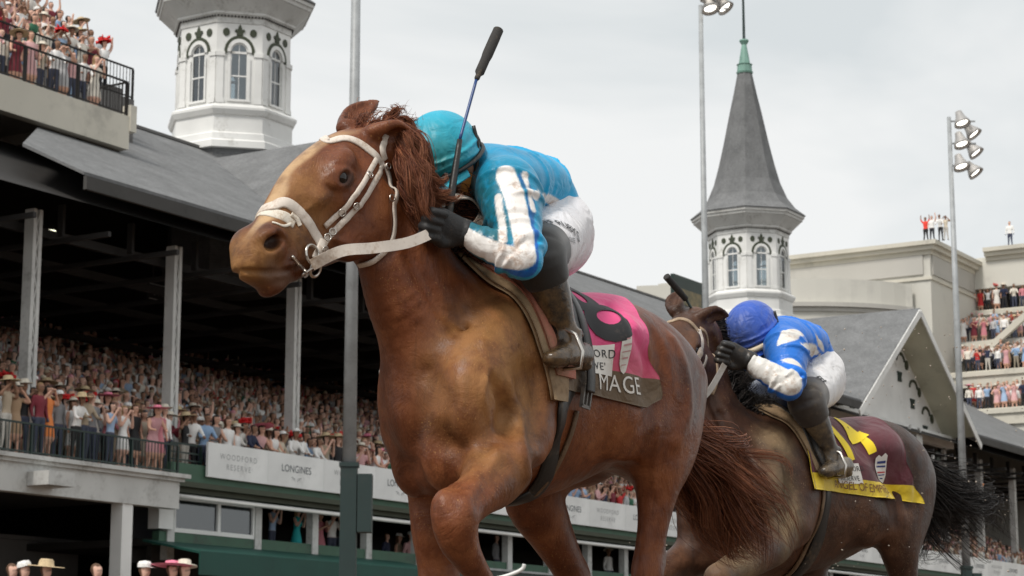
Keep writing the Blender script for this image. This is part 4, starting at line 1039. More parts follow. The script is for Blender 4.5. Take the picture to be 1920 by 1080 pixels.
# clubhouse terraces
def terr(sx, ylo, yhi, zf, nm, rows, step):
    for r_ in range(rows):
        y_ = yhi; j = 0
        while y_ > ylo:
            p = fw(sx + .6 + r_ * .8, y_, zf + (.0 if r_ == 0 else .28 * r_)); u, v = project(p)
            if 1740 < u < 1935:
                if r_ == 0: add_person(p.tolist(), FRZ - math.pi / 2 + cg.uniform(-.5, .5), orow(j) + ' from left on ' + nm, 'spectators on the clubhouse terraces', cg)
                else: add_stuff(p, FRZ - math.pi / 2 + cg.uniform(-.5, .5), cg)
                j += 1
            y_ -= cg.uniform(step * .85, step * 1.2)
yc = lambda u, s: spix(u, 600, s)[0]
terr(sB - .5, yc(1925, sB), yc(1752, sB), zt1, 'the highest terrace', 3, .62)
terr(sB - 4, yc(1925, sB - 4), yc(1738, sB - 4), zt2, 'the second terrace down', 4, .8)
terr(sB - 7, yc(1925, sB - 7), yc(1790, sB - 7), zt3, 'the third terrace down', 3, .62)
terr(sB - 9, yc(1925, sB - 9), yc(1806, sB - 9), zt4, 'the lowest terrace', 3, .6)
for i, (x, t_) in enumerate([(1740, ('bright red', (.85, .06, .04))), (1752, T_('white')), (1768, T_('white')), (1778, T_('cream'))]):
    y_, _z = spix(x, 452, sA + .6); add_person(fw(sA + .2, min(y_, 14.5), zA).tolist(), FRZ - math.pi / 2, orow(i) + ' from left on the clubhouse roof corner', 'people standing on the clubhouse roof', cg, t_, None, -1)
y_, _z = spix(1893, 465, sB); add_person(fw(sB + .2, y_, zB).tolist(), FRZ - math.pi / 2, 'alone on the right clubhouse roof', 'people standing on the clubhouse roof', cg, T_('white'), 0, -1)
me = mesh_np('crowd', np.concatenate(CV), np.concatenate(CF), [M['person']])
a_ = me.attributes.new('tint', 'FLOAT_COLOR', 'POINT'); cc_ = np.concatenate(CC); a_.data.foreach_set('color', np.concatenate([cc_, np.ones((len(cc_), 1), np.float32)], 1).ravel()); fattr(me, 'top', np.zeros(len(cc_)))
co = link('crowd', me); tag(co, 'dense crowd filling the shaded seating tier and terraces behind the front rows', 'crowd', kind='stuff')
print('PEOPLE', NP[0], 'stuff', len(CV), 'verts', n0_[0])

# ------------------------------------------------------------------ horses
class Pose: pass

Pose.dz = 0.0
def head_tf(P):
    c, s = math.cos(P.hyaw), math.sin(P.hyaw); cp, sp = math.cos(P.hpitch), math.sin(P.hpitch)
    def f(x, l, z):
        x, z = x * cp + z * sp, -x * sp + z * cp
        x *= P.hs * P.hx; l *= P.hs; z *= P.hs
        return np.array([P.poll[0] + x * c + l * s, P.poll[1] - x * s + l * c, P.poll[2] + z])
    def v(x, l, z):
        return unit(f(x, l, z) - f(0, 0, 0))
    return f, v
# upper / lower profile of the head and half width, in the head plane, z from the poll
HEAD = [(-.05, .00, -.08, -.22, .075), (.06, -.005, .01, -.30, .086), (.14, -.027, .06, -.36, .093), (.221, -.066, .11, -.388, .096), (.285, -.112, .16, -.405, .094), (.335, -.162, .21, -.426, .084),
        (.385, -.232, .265, -.456, .071), (.430, -.303, .32, -.488, .063), (.474, -.365, .375, -.512, .060), (.504, -.415, .415, -.522, .055)]

def horse_field(P, h, hf):
    hp, hv = head_tf(P)
    hc = hp(.27, 0, -.25)
    gx = axis_grid(P.lo[0], P.hi[0], h, [(hc[0] - .36, hc[0] + .36, hf)])
    gy = axis_grid(P.lo[1], P.hi[1], h, [(hc[1] - .22, hc[1] + .20, hf)])
    gz = axis_grid(P.lo[2], P.hi[2], h, [(hc[2] - .32, hc[2] + .33, hf)])
    S = Field(gx, gy, gz)
    # trunk
    S.loft([(x, 0, z, a, b) for x, z, a, b in P.trunk], k=.0, n=6)
    # haunches, shoulders, breast
    q = P.q                                               # x,z shift of the hindquarters
    for sd in (1, -1):
        S.ell((-.46 + q[0], sd * .105, 1.36 + q[1]), (.26, .165, .20), .10)
        S.ell((-.615 + q[0], sd * .095, 1.27 + q[1]), (.15, .130, .23), .09)
        S.ell((-.25 + q[0], sd * .225, 1.43 + q[1]), (.075, .040, .045), .10)         # point of hip
        fx = P.sx[0 if sd > 0 else 1]; sl = P.sl[0 if sd > 0 else 1]
        S.loft([(.24 + fx * .3, sd * .10, 1.47 + P.dz, .06, .05), (.36 + fx * .7, sd * .155 * sl, 1.33 + P.dz, .10, .065), (.50 + fx, sd * .165 * sl, 1.17 + P.dz, .105, .08), (.545 + fx, sd * .15 * sl, 1.07 + P.dz, .085, .075)], k=.06)
        S.loft([(.22 + fx * .3, sd * .15, 1.40 + P.dz, .10, .05), (.26 + fx * .5, sd * .185, 1.22 + P.dz, .12, .07), (.34 + fx * .5, sd * .185, 1.06 + P.dz, .11, .075)], k=.07)   # triceps
        S.ell((.545 + fx * .6, sd * .078, .99 + P.dz), (.075, .075, .12), .03)                          # pectorals
        S.ell((.50 + fx * .5, sd * .10, 1.18 + P.dz), (.12, .085, .12), .06)
    S.ell((.50, 0, .93 + P.dz), (.09, .05, .06), .05)
    # neck
    S.loft(P.neck, k=.085, n=6)
    # jugular groove and windpipe
    nk = np.array(P.neck)
    for sd in (1, -1):
        pts = [(x + .42 * a * P.nd[0], y + sd * b * 1.0, z + .42 * a * P.nd[1], r_, r_) for (x, y, z, a, b), r_ in zip(P.neck[1:-1], (.002, .006, .015, .014, .004))]
        S.loft(pts, k=.045, n=5, mode='s')
        pts = [(x - .25 * a * P.nd[0], y + sd * b * .62, z - .25 * a * P.nd[1], .07, .045) for x, y, z, a, b in P.neck[1:-1]]
        S.loft(pts, k=.06, n=5)
    # head
    st = []
    for tx, tz, bx, bz, w in HEAD:
        c = hp((tx + bx) / 2, 0, (tz + bz) / 2); a = .5 * P.hs * math.hypot(tx - bx, tz - bz)
        st.append((*c, a, w * P.hs))
    V0 = hv(0, 1, 0)
    S.loft(st, k=.05, V0=V0, n=6, cap=.8)
    Rh = np.array([hv(math.cos(.75), 0, -math.sin(.75)), V0, hv(math.sin(.75), 0, math.cos(.75))])   # nose axis, lateral, dorsal
    e = lambda x, l, z, r, k=.02, mode='u': S.ell(hp(x, l, z), np.array(r) * P.hs, k, Rh, mode)
    for sd in (1, -1):
        e(.105, sd * .060, -.275, (.115, .040, .095), .04)                # masseter
        e(.17, sd * .056, -.345, (.10, .034, .052), .04)                # jaw bar
        e(.262, sd * .080, -.176, (.058, .020, .020), .05)                # orbital rim above
        e(.225, sd * .078, -.150, (.045, .012, .016), .05)
        e(.33, sd * .066, -.285, (.085, .014, .012), .045)                # facial crest
        e(.21, sd * .088, -.235, (.05, .014, .020), .035)                  # zygomatic arch
        e(.19, sd * .088, -.115, (.024, .012, .022), .05, 's')            # hollow above the eye
        e(.31, sd * .082, -.365, (.075, .022, .038), .05, 's'); e(.38, sd * .075, -.33, (.05, .018, .03), .04, 's'); e(.07, sd * .088, -.17, (.03, .015, .06), .05, 's')            # hollow of the cheek
        e(.264, sd * .091, -.212, (.042, .020, .027), .028)                # lids
        e(.266, sd * .116, -.213, (.029, .020, .0165), .006, 's')
        e(.460, sd * .046, -.412, (.052, .036, .044), .035)                # nostril
        e(.470, sd * .074, -.420, (.028, .036, .019), .012, 's')
        e(.455, sd * .078, -.406, (.022, .034, .018), .010, 's')
        e(.405, sd * .048, -.468, (.035, .016, .014), .03)                    # cheek by the mouth corner
    e(.482, 0, -.468, (.044, .052, .036), .03)                            # upper lip
    e(.405, 0, -.512, (.045, .042, .022), .025)                            # chin
    for sd in (1, -1):                                   # line of the mouth, pressed into the skin
        Q = S.snap([hp(x, sd * w, z) for x, w, z in ((.522, .012, -.498), (.50, .04, -.502), (.465, .056, -.500), (.43, .06, -.490), (.39, .06, -.477), (.35, .06, -.462), (.325, .058, -.458))])
        S.loft([(*q_, r_, r_) for q_, r_ in zip(Q, (.008, .010, .011, .011, .010, .008, .004))], k=.006, V0=V0, mode='s')
    # ears
    for sd, b, m_, t, w in P.ears:
        b3, m3, t3 = hp(*b), hp(*m_), hp(*t)
        S.loft([(*b3, .030, .026), (*(b3 * .5 + m3 * .5), .039, .025), (*m3, .038, .019), (*(m3 * .4 + t3 * .6), .024, .012), (*t3, .005, .004)], k=.02, V0=w, n=5)
        o = unit(w) * .020
        S.loft([(*(b3 * .55 + m3 * .45 + o), .014, .014), (*(m3 + o), .021, .014), (*(m3 * .35 + t3 * .65 + o * .8), .010, .009)], k=.008, V0=w, n=4, mode='s')
    # legs
    for lg in P.legs:
        S.loft(lg['st'], k=lg.get('k', .07), n=5, V0=lg.get('V0', (0, 1, 0)))
        for c, r, k in lg.get('bumps', ()): S.ell(c, r, k)
    for c, r, k, mode in P.extra: S.ell(c, r, k, mode=mode)
    return S

def body_axes(o, psi):
    hvec = np.array([-math.sin(psi), -math.cos(psi), 0]); lvec = np.array([math.cos(psi), -math.sin(psi), 0])
    return np.array([hvec, lvec, [0, 0, 1.]])
def to_local(P, w): return (np.asarray(w, float) - P.O) @ P.A.T
def pix_skin(P, S, uv, off=0.0):
    """points of the skin seen at pixels uv (local frame)"""
    uv = np.atleast_2d(uv)
    o = to_local(P, CAMP); d = np.array([ray(*p) for p in uv]) @ P.A.T
    d /= np.linalg.norm(d, axis=1)[:, None]
    return S.cast(np.repeat(o[None], len(d), 0), d, off=off, start=max(0, np.linalg.norm(o) - 2.2))
def pix_plane(P, u, v, lat):
    o = to_local(P, CAMP); d = ray(u, v) @ P.A.T
    return o + d * ((lat - o[1]) / d[1])

def strokes(P, S, L):
    """creases and ridges drawn on the near side: (mode, radius, blend, lift, pixels)"""
    for mode, r, k, lift, uv in L:
        Q = pix_skin(P, S, uv); Q = Q + S.grad(Q, .012) * lift
        n = len(Q); rr = r * np.sin(np.linspace(.25, math.pi - .25, n)) ** .7
        S.loft([(*q, a, a) for q, a in zip(Q, rr)], k=k, mode=mode, n=5)
def surf(S, X, ang, off=0.0, zc=None):
    zc = getattr(S, 'zc', 1.26) if zc is None else zc
    return surf_(S, X, ang, off, zc)
def surf_(S, X, ang, off, zc):
    """skin point at station X, angle from the spine (positive = near side)"""
    X = np.atleast_1d(np.asarray(X, float)); ang = np.atleast_1d(np.asarray(ang, float))
    X, ang = np.broadcast_arrays(X, ang)
    d = np.stack([np.zeros_like(ang), np.sin(ang), np.cos(ang)], 1)
    o = np.stack([X, np.zeros_like(X), np.full_like(X, zc)], 1) + d * .48
    return S.cast(o, -d, off=off)
def ribbon(S, pts, w, th, off=.0, n=10, closed=False, snap=True, lift=None):
    """strap lying on a skin: pts local 3-D way points, w width, th thickness; returns V,F"""
    P = np.asarray(pts, float)
    if closed:
        Q = np.concatenate([P[-1:], P, P[:2]]); C = cr(Q, n)[n:-n]
    else: C = cr(P, n)
    if snap: C = S.snap(C, off)
    N = S.grad(C, .012)
    for _ in range(max(2, int(len(C) * .35))):
        C2 = C.copy(); C2[1:-1] = (C[:-2] + C[1:-1] * 2 + C[2:]) / 4; C = C2
        N2 = N.copy(); N2[1:-1] = (N[:-2] + N[1:-1] + N[2:]); N = N2 / np.linalg.norm(N2, axis=1)[:, None]
    if snap: C = S.snap(C, off, 3)
    T = np.gradient(C, axis=0); T /= np.linalg.norm(T, axis=1)[:, None] + 1e-9
    B = np.cross(N, T); B /= np.linalg.norm(B, axis=1)[:, None] + 1e-9
    N = np.cross(T, B)
    w = np.broadcast_to(w, (len(C),))[:, None]
    a, b = C - B * w / 2, C + B * w / 2
    e = w * .12
    prof = [a - N * th * .4, a + N * th * .5, a + B * e + N * th, b - B * e + N * th, b + N * th * .5, b - N * th * .4]
    k = len(prof); V = np.stack(prof, 1).reshape(-1, 3); m = len(C)
    F = [(i * k + j, i * k + (j + 1) % k, (i + 1) * k + (j + 1) % k, (i + 1) * k + j) for i in range(m - 1) for j in range(k)]
    F += [(0, 3, 2, 1), (0, 5, 4, 3), ((m - 1) * k, (m - 1) * k + 1, (m - 1) * k + 2, (m - 1) * k + 3), ((m - 1) * k, (m - 1) * k + 3, (m - 1) * k + 4, (m - 1) * k + 5)]
    return V, F

def hair_mesh(strands, r0, r1=.0002, sides=3):
    """strands: (n, m, 3) -> thin tapered tubes"""
    Sx = np.asarray(strands, float); n, m, _ = Sx.shape
    T = np.gradient(Sx, axis=1); T /= np.linalg.norm(T, axis=2)[..., None] + 1e-9
    ref = rng.normal(size=(n, 1, 3)); U = np.cross(T, ref); U /= np.linalg.norm(U, axis=2)[..., None] + 1e-9; W = np.cross(T, U)
    t = np.linspace(0, 1, m)[None, :, None]
    rr = (np.asarray(r0).reshape(-1, 1, 1) * (1 - t) ** .7 + r1)
    V = np.stack([Sx + rr * (math.cos(a) * U + math.sin(a) * W) for a in np.arange(sides) * 2 * math.pi / sides], 2).reshape(-1, 3)
    i = np.arange(n)[:, None, None] * m * sides + np.arange(m - 1)[None, :, None] * sides
    j = np.arange(sides)[None, None, :]; j2 = (j + 1) % sides
    F = np.stack([i + j, i + j2, i + sides + j2, i + sides + j], -1).reshape(-1, 4)
    return V, F

def coat(name, pal, dustc, darkc, rough=.42):
    """short wet-looking coat; pal dark, mid, light"""
    t = NT(name); co = t.coord()
    n1 = t.noise(3.2, 4, .55, co); n2 = t.noise(14, 5, .6, co); st = t.noise(60, 3, .6, t.coord(scale=(1.0, 1.0, .18)))
    f = t.math('ADD', t.math('MULTIPLY', n1, .62), t.math('MULTIPLY', n2, .38))
    c = t.ramp(f, [(.36, pal[0]), (.5, pal[1]), (.64, pal[2])])
    grain = t.noise(420, 2, .6, co)
    c = t.mix(t.fr(grain, .35, .7, 0, .16), c, tuple(x * .35 for x in pal[0]))
    stk = t.noise(38, 4, .65, t.coord(scale=(1.0, 1.0, .22)), .7)
    c = t.mix(t.fr(stk, .50, .68, 0, .45), c, pal[0])
    dn = t.math('MULTIPLY', t.attr('dust'), t.fr(n2, .3, .6, .35, 1.0))
    c = t.mix(t.math('MULTIPLY', dn, .55), c, dustc)
    fleck = t.noise(170, 2, .5, co)
    c = t.mix(t.math('MULTIPLY', t.fr(fleck, .63, .70), t.fr(t.noise(5, 2, .5, co), .45, .6, .0, .35)), c, tuple(x * 1.2 for x in dustc))
    c = t.mix(t.attr('dark'), c, darkc)
    c = t.mix(t.math('MULTIPLY', t.attr('blaze'), t.fr(n2, .30, .60, .35, .9)), c, (.56, .37, .20))
    c = t.mix(t.math('MULTIPLY', t.attr('lip'), t.fr(n2, .3, .6, .3, .75)), c, (.17, .105, .075))
    t.p(Base_Color=c, Roughness=t.fr(t.math('ADD', n2, t.math('MULTIPLY', t.attr('dust'), .25)), .35, .8, rough - .03, rough + .20), Specular_IOR_Level=.28)
    b1 = t.bump(t.noise(9, 6, .66, co, .8), .34, .022)
    b1 = t.bump(t.noise(34, 4, .7, t.coord(scale=(1, 1, .4)), .5), .14, .005, b1)
    b2 = t.bump(t.noise(240, 2, .6, t.coord(scale=(1, 1, .25))), .5, .002, b1)
    t.p(Normal=b2)
    return t.m

P1 = Pose()
P1.O = np.array([.08, 6.338, 0]); P1.psi = R(33); P1.A = body_axes(P1.O, P1.psi)
P1.lo, P1.hi = (-.90, -.40, -.02), (1.28, .42, 2.12)
P1.poll = (.66, -.07, 1.90); P1.hyaw = R(8); P1.hpitch = 0.0; P1.hs = 1.0; P1.hx = 1.08; P1.sl = (1.0, .80)
P1.q = (.175, -.06); P1.nd = (.93, -.37); P1.sx = (.075, -.05)
P1.trunk = [(.58, 1.11, .12, .09), (.52, 1.12, .22, .15), (.41, 1.16, .29, .185), (.26, 1.195, .325, .205), (.08, 1.225, .33, .225), (-.14, 1.25, .285, .245),
            (-.32, 1.295, .255, .245), (-.42, 1.30, .235, .22), (-.49, 1.27, .18, .17), (-.54, 1.245, .09, .09)]
P1.neck = [(.32, 0, 1.27, .27, .16), (.455, -.01, 1.325, .225, .145), (.58, -.03, 1.42, .185, .118), (.655, -.045, 1.54, .155, .095), (.682, -.055, 1.66, .14, .084), (.69, -.065, 1.77, .098, .078), (.68, -.07, 1.83, .068, .07)]
P1.ears = [(1, (.125, .052, -.055), (.085, .095, -.045), (.035, .140, -.062), (-.15, .72, -.45)), (-1, (.125, -.045, -.02), (.065, -.070, .040), (-.01, -.065, .095), (.80, .35, .1))]
P1.legs = [
    dict(st=[(.41, .16, 1.04, .11, .08), (.46, .195, .975, .092, .075), (.58, .225, .915, .092, .076), (.68, .24, .862, .070, .062), (.745, .24, .825, .066, .060), (.785, .24, .79, .067, .062), (.775, .24, .735, .058, .052), (.73, .24, .685, .043, .040),
             (.64, .23, .625, .033, .031), (.575, .22, .56, .044, .04), (.52, .22, .52, .034, .034), (.47, .22, .49, .036, .038), (.40, .22, .44, .055, .05)],
         bumps=[((.81, .24, .815), (.035, .045, .04), .03), ((.53, .265, .96), (.10, .035, .05), .05), ((.40, .20, .985), (.05, .045, .05), .04)]),
    dict(st=[(.40, -.13, 1.06, .12, .09), (.31, -.15, .93, .105, .085), (.305, -.15, .80, .088, .074), (.30, -.15, .68, .064, .060), (.305, -.15, .60, .060, .060), (.305, -.15, .54, .048, .05), (.295, -.15, .48, .034, .034), (.285, -.15, .36, .032, .031), (.28, -.15, .25, .045, .04), (.32, -.15, .17, .036, .036), (.36, -.15, .10, .05, .048), (.385, -.15, .03, .062, .058)], bumps=[]),
    dict(st=[(-.50, .13, 1.34, .25, .125), (-.45, .165, 1.16, .19, .105), (-.41, .18, 1.04, .135, .082), (-.395, .18, .95, .082, .062), (-.38, .175, .85, .058, .046), (-.37, .165, .76, .056, .042), (-.365, .16, .70, .062, .046), (-.34, .16, .62, .042, .036), (-.30, .16, .48, .034, .032), (-.26, .16, .36, .045, .04), (-.21, .16, .27, .034, .034), (-.16, .16, .19, .05, .048), (-.13, .16, .12, .06, .056)],
         bumps=[((-.285, .195, 1.13), (.075, .06, .09), .06), ((-.415, .16, .745), (.03, .03, .05), .03)]),
    dict(st=[(-.42, -.13, 1.28, .22, .12), (-.28, -.16, 1.08, .17, .10), (-.24, -.17, .95, .13, .085), (-.31, -.165, .85, .092, .065), (-.40, -.155, .745, .066, .05), (-.45, -.15, .68, .068, .046), (-.45, -.15, .60, .044, .038), (-.40, -.15, .46, .034, .032), (-.36, -.15, .34, .045, .04), (-.31, -.15, .25, .035, .035), (-.26, -.15, .17, .055, .05)], bumps=[]),
]
P1.extra = [((-.16, .19, 1.15), (.09, .045, .12), .09, 'u'), ((-.18, .315, 1.28), (.09, .05, .09), .10, 's')]
S1 = horse_field(P1, .0105, .0055)
strokes(P1, S1, [('s', .012, .035, .006, [(900, 890), (908, 850), (925, 826), (950, 836), (975, 862)]), ('s', .014, .05, .006, [(868, 880), (858, 915), (850, 950)]), ('u', .012, .04, -.006, [(955, 720), (972, 785), (985, 840), (990, 890)]),
  ('s', .007, .05, .003, [(915, 700), (940, 770), (962, 828)]), ('s', .014, .05, .006, [(1003, 700), (1008, 780), (1004, 860), (996, 915)]), ('s', .012, .04, .006, [(1222, 620), (1240, 680), (1232, 740), (1205, 800)]),
  ('s', .014, .05, .008, [(1140, 580), (1180, 620), (1200, 680), (1196, 740)]), ('u', .012, .05, -.005, [(1262, 640), (1285, 700), (1288, 770), (1268, 830)]), ('s', .010, .035, .005, [(950, 870), (920, 905), (895, 945)]),
  ('u', .006, .02, -.001, [(905, 640), (915, 690), (905, 740), (918, 790)]), ('s', .010, .03, .004, [(868, 545), (862, 585), (850, 622)]), ('s', .016, .06, .008, [(800, 700), (830, 760), (838, 830)]),
  ('u', .004, .012, 0., [(598, 475), (622, 448), (640, 425), (652, 396)]), ('u', .0035, .010, 0., [(622, 448), (640, 452), (668, 462)]), ('s', .010, .03, .004, [(742, 385), (746, 425), (738, 462), (715, 486)]), ('s', .005, .014, .002, [(530, 446), (542, 462), (540, 482), (528, 498)]), ('s', .004, .012, .002, [(548, 440), (560, 460), (562, 480)]), ('u', .005, .014, -.001, [(520, 440), (510, 436), (494, 440), (480, 450)]), ('s', .005, .014, .002, [(575, 490), (580, 500), (576, 512)]), ('u', .0035, .010, 0., [(655, 352), (672, 372), (676, 396)]), ('s', .0045, .012, .002, [(612, 352), (632, 360), (655, 355), (668, 342)]), ('s', .004, .012, .002, [(608, 322), (628, 308), (652, 310), (668, 322)]), ('u', .005, .016, 0., [(1235, 800), (1225, 870), (1228, 930)])])
V, F = S1.smoothed(1)
def head_local(P, V):
    hp, hv = head_tf(P); o = hp(0, 0, 0)
    return (V - o) @ np.linalg.inv(np.array([hp(1, 0, 0) - o, hp(0, 1, 0) - o, hp(0, 0, 1) - o]))
def sm(x, a, b): t = np.clip((x - a) / (b - a), 0, 1); return t * t * (3 - 2 * t)
def horse_attrs(P, me, V, blaze, darkleg, dust):
    H = head_local(P, V)
    top = np.interp(H[:, 0], [.1, .215, .285, .345, .395, .44, .478, .50], [-.012, -.058, -.128, -.205, -.285, -.352, -.402, -.435])
    dz = top - H[:, 2]
    inh = (H[:, 0] > .14)
    wav = .007 * np.sin(H[:, 2] * 23) + .004 * np.sin(H[:, 2] * 57 + 1)
    bl = sm(np.abs(H[:, 1] - .012 + wav), .028, .012) * sm(dz, .06, .03) * inh * sm(H[:, 2], -.43, -.34) * sm(H[:, 2], -.03, -.10) * blaze
    muz = sm(np.hypot(H[:, 0] - .40, (H[:, 2] + .515)), .10, .03) * (np.abs(H[:, 1]) < .12) * inh
    leg = sm(V[:, 2], darkleg + .12, darkleg - .1)
    eye = np.zeros(len(V))
    nos = np.zeros(len(V))
    for sd in (1, -1):
        eye = np.maximum(eye, sm(np.sqrt((H[:, 0] - .254) ** 2 + (H[:, 1] - sd * .106) ** 2 + (H[:, 2] + .214) ** 2), .034, .014))
        nos = np.maximum(nos, sm(np.sqrt((H[:, 0] - .462) ** 2 + (H[:, 1] - sd * .052) ** 2 + (H[:, 2] + .412) ** 2), .028, .016))
    lip = sm(np.abs(H[:, 2] + .492 + (H[:, 0] - .45) * -.3), .035, .012) * inh * sm(H[:, 0], .30, .36) * sm(H[:, 0], .50, .46)
    dark = np.clip(np.maximum.reduce([eye * .9, nos, muz * .15, leg * .5]), 0, 1)
    fattr(me, 'lip', lip * .9); fattr(me, 'blaze', bl); fattr(me, 'dark', dark); fattr(me, 'dust', dust(V, H))

M['eye'] = plain('eye_brown', (.010, .005, .003), .07, 0, .5, .0)
M['strap'] = dirty('white_rubber_strap', (.74, .66, .58), (.36, .24, .15), .55, .45, 14, .12, 90)
M['steel'] = plain('bit_steel', (.62, .58, .53), .28, 1.0)
M['black_leather'] = dirty('black_leather', (.016, .015, .014), (.13, .09, .055), .35, .42, 12, .2, 120)
M['brown_leather'] = dirty('brown_leather', (.13, .075, .038), (.28, .19, .11), .5, .5, 12, .2, 80)
def rib_part(name, P, S, T, pts, w, th, mat, **kw):
    V, F = ribbon(S, pts, w, th, **kw)
    mb = MB(); mb.raw(V, F); return mb.build(name, mat, T, smooth=True)
def ring_v(c, n, r, rr, ns=20):
    n = unit(n); u = unit(np.cross(n, [0.3, .2, .9])); w = np.cross(n, u)
    a = np.linspace(0, 2 * math.pi, ns + 1); return [np.asarray(c) + r * (math.cos(x) * u + math.sin(x) * w) for x in a]

m_chest = coat('chestnut_coat', [(.070, .019, .007), (.170, .051, .019), (.285, .100, .037)], (.42, .225, .075), (.045, .020, .013), .34)
T1 = thing('racehorse', 'chestnut racehorse with pink number 8 cloth and white bridle, galloping in front', 'horse', P1.O.tolist(), math.atan2(-math.cos(P1.psi), -math.sin(P1.psi)))
me = mesh_np('body', V, F, [m_chest])
def dust1(V, H):
    d = sm(np.linalg.norm((V - [.54, .20, 1.18]) / [.28, .3, .32], axis=1), 1.0, .2)
    d = np.maximum(d, .8 * sm(np.linalg.norm((V - [.45, .2, 1.33]) / [.16, .3, .18], axis=1), 1.0, .2))
    d = np.maximum(d, .75 * sm(np.linalg.norm((H - [.36, .03, -.30]) / [.15, .12, .20], axis=1), 1.0, .3))
    d = np.maximum(d, 1. * sm(np.linalg.norm((H - [.50, 0, -.46]) / [.11, .14, .11], axis=1), 1.0, .3))
    d = np.maximum(d, .7 * sm(np.linalg.norm((V - [.60, .24, .92]) / [.2, .12, .12], axis=1), 1.0, .3))
    return np.clip(d, 0, 1)
horse_attrs(P1, me, V, 1.0, .35, dust1)
body1 = link('body', me, T1)
def eyes(P, T, z=-.211):
    hp, hv = head_tf(P)
    for sd in (1, -1):
        Ve, Fe = ell_mesh(hp(.264 , sd * .081, z), (.026, .026, .026))
        link('eye', mesh_np('eye', Ve, Fe, [M['eye']]), T)
eyes(P1, T1)

# bridle: every strap is laid on the skin where the photograph shows it
SK = lambda *uv: pix_skin(P1, S1, uv)
rp = lambda name, T, pts, w, th=.004, mat='strap', **kw: rib_part(name, P1, S1, T, pts, w, th, M[mat], **kw)
hp1, hv1 = head_tf(P1)
def thingP(P, name, label, cat, group=None):
    return thing(name, label, cat, P.O.tolist(), math.atan2(-math.cos(P.psi), -math.sin(P.psi)), group)
bridle = thingP(P1, 'bridle', 'white rubber bridle with steel bit on the chestnut horse in front', 'bridle')
def sidepts(P, pts):
    hp, hv = head_tf(P); return np.array([hp(*p) for p in pts])
bb = SK((610, 268), (640, 258), (675, 268), (702, 290), (718, 312))
rp('browband', bridle, np.concatenate([sidepts(P1, [(.12, -.10, -.12), (.17, -.08, -.06)]), bb]), .024)
nb = SK((512, 388), (530, 378), (556, 392), (580, 420), (600, 452))
rp('noseband', bridle, np.concatenate([sidepts(P1, [(.40, -.075, -.36)]), nb, SK((606, 470))]), .030, .004)
rp('cheekpiece', bridle, SK((718, 308), (700, 345), (676, 385), (650, 410), (620, 440), (598, 470)), .017)
rp('cheekpiece', bridle, SK((704, 300), (688, 330), (664, 366), (640, 396), (608, 425)), .015, off=.004)
rp('throatlatch', bridle, SK((720, 308), (731, 340), (736, 380), (738, 415), (735, 445), (722, 470), (700, 488), (675, 496)), .015, off=.004)
rp('lower_cheekpiece', bridle, SK((606, 452), (598, 470), (588, 486)), .026, .006, off=.003)
for (u_, v_), r_ in (((579, 477), .026), ((586, 500), .021)):
    c_ = SK((u_, v_))[0]; n_ = S1.grad(c_)[0]; mb = MB(); mb.tube(ring_v(c_ + n_ * .012, n_ + np.array([0, .3, .2]), r_, .004), .0042, 8, caps=False); mb.build('bit_ring', M['steel'], bridle, smooth=True)
c_ = SK((545, 484), (558, 496), (570, 510), (574, 524)); n_ = S1.grad(c_); mb = MB(); mb.tube(cr(c_ + n_ * .010, 6), .0045, 8); mb.build('bit_bar', M['steel'], bridle, smooth=True)
c_ = SK((560, 512), (585, 495), (600, 480)); n_ = S1.grad(c_); mb = MB(); mb.tube(cr(c_ + n_ * .012, 6), .004, 8); mb.build('bit_bar', M['steel'], bridle, smooth=True)
for u_, v_ in ((690, 330), (664, 385), (640, 398), (622, 436), (612, 446), (724, 312), (731, 372), (606, 468)):
    c_ = SK((u_, v_))[0]; n_ = S1.grad(c_)[0]; mb = MB(); mb.tube(ring_v(c_ + n_ * .009, n_, .0095, .002, 10), .002, 6, caps=False); mb.build('buckle', M['steel'], bridle, smooth=True)
# nasal strip and cuts of white tape on the nose
M['tape'] = dirty('nose_tape', (.80, .74, .64), (.45, .32, .2), .5, .6, 30, .2, 90)
tp_ = thingP(P1, 'nasal_strip', 'torn cream nasal strip stuck across the chestnut horse nose', 'nasal strip')
rp('strip', tp_, np.concatenate([sidepts(P1, [(.435, -.03, -.33)]), SK((520, 402), (538, 408), (552, 420))]), .030, .0025, 'tape')
rp('strip_end', tp_, SK((545, 402), (556, 412), (562, 424)), .014, .003, 'tape', off=.002)
rp('strip_end', tp_, SK((510, 418), (528, 424), (546, 420)), .008, .0025, 'tape', off=.001)
rp('headpiece', bridle, np.concatenate([SK((722, 300), (716, 275)), sidepts(P1, [(.06, .04, .0), (.05, -.04, .0), (.10, -.09, -.1)])]), .02)

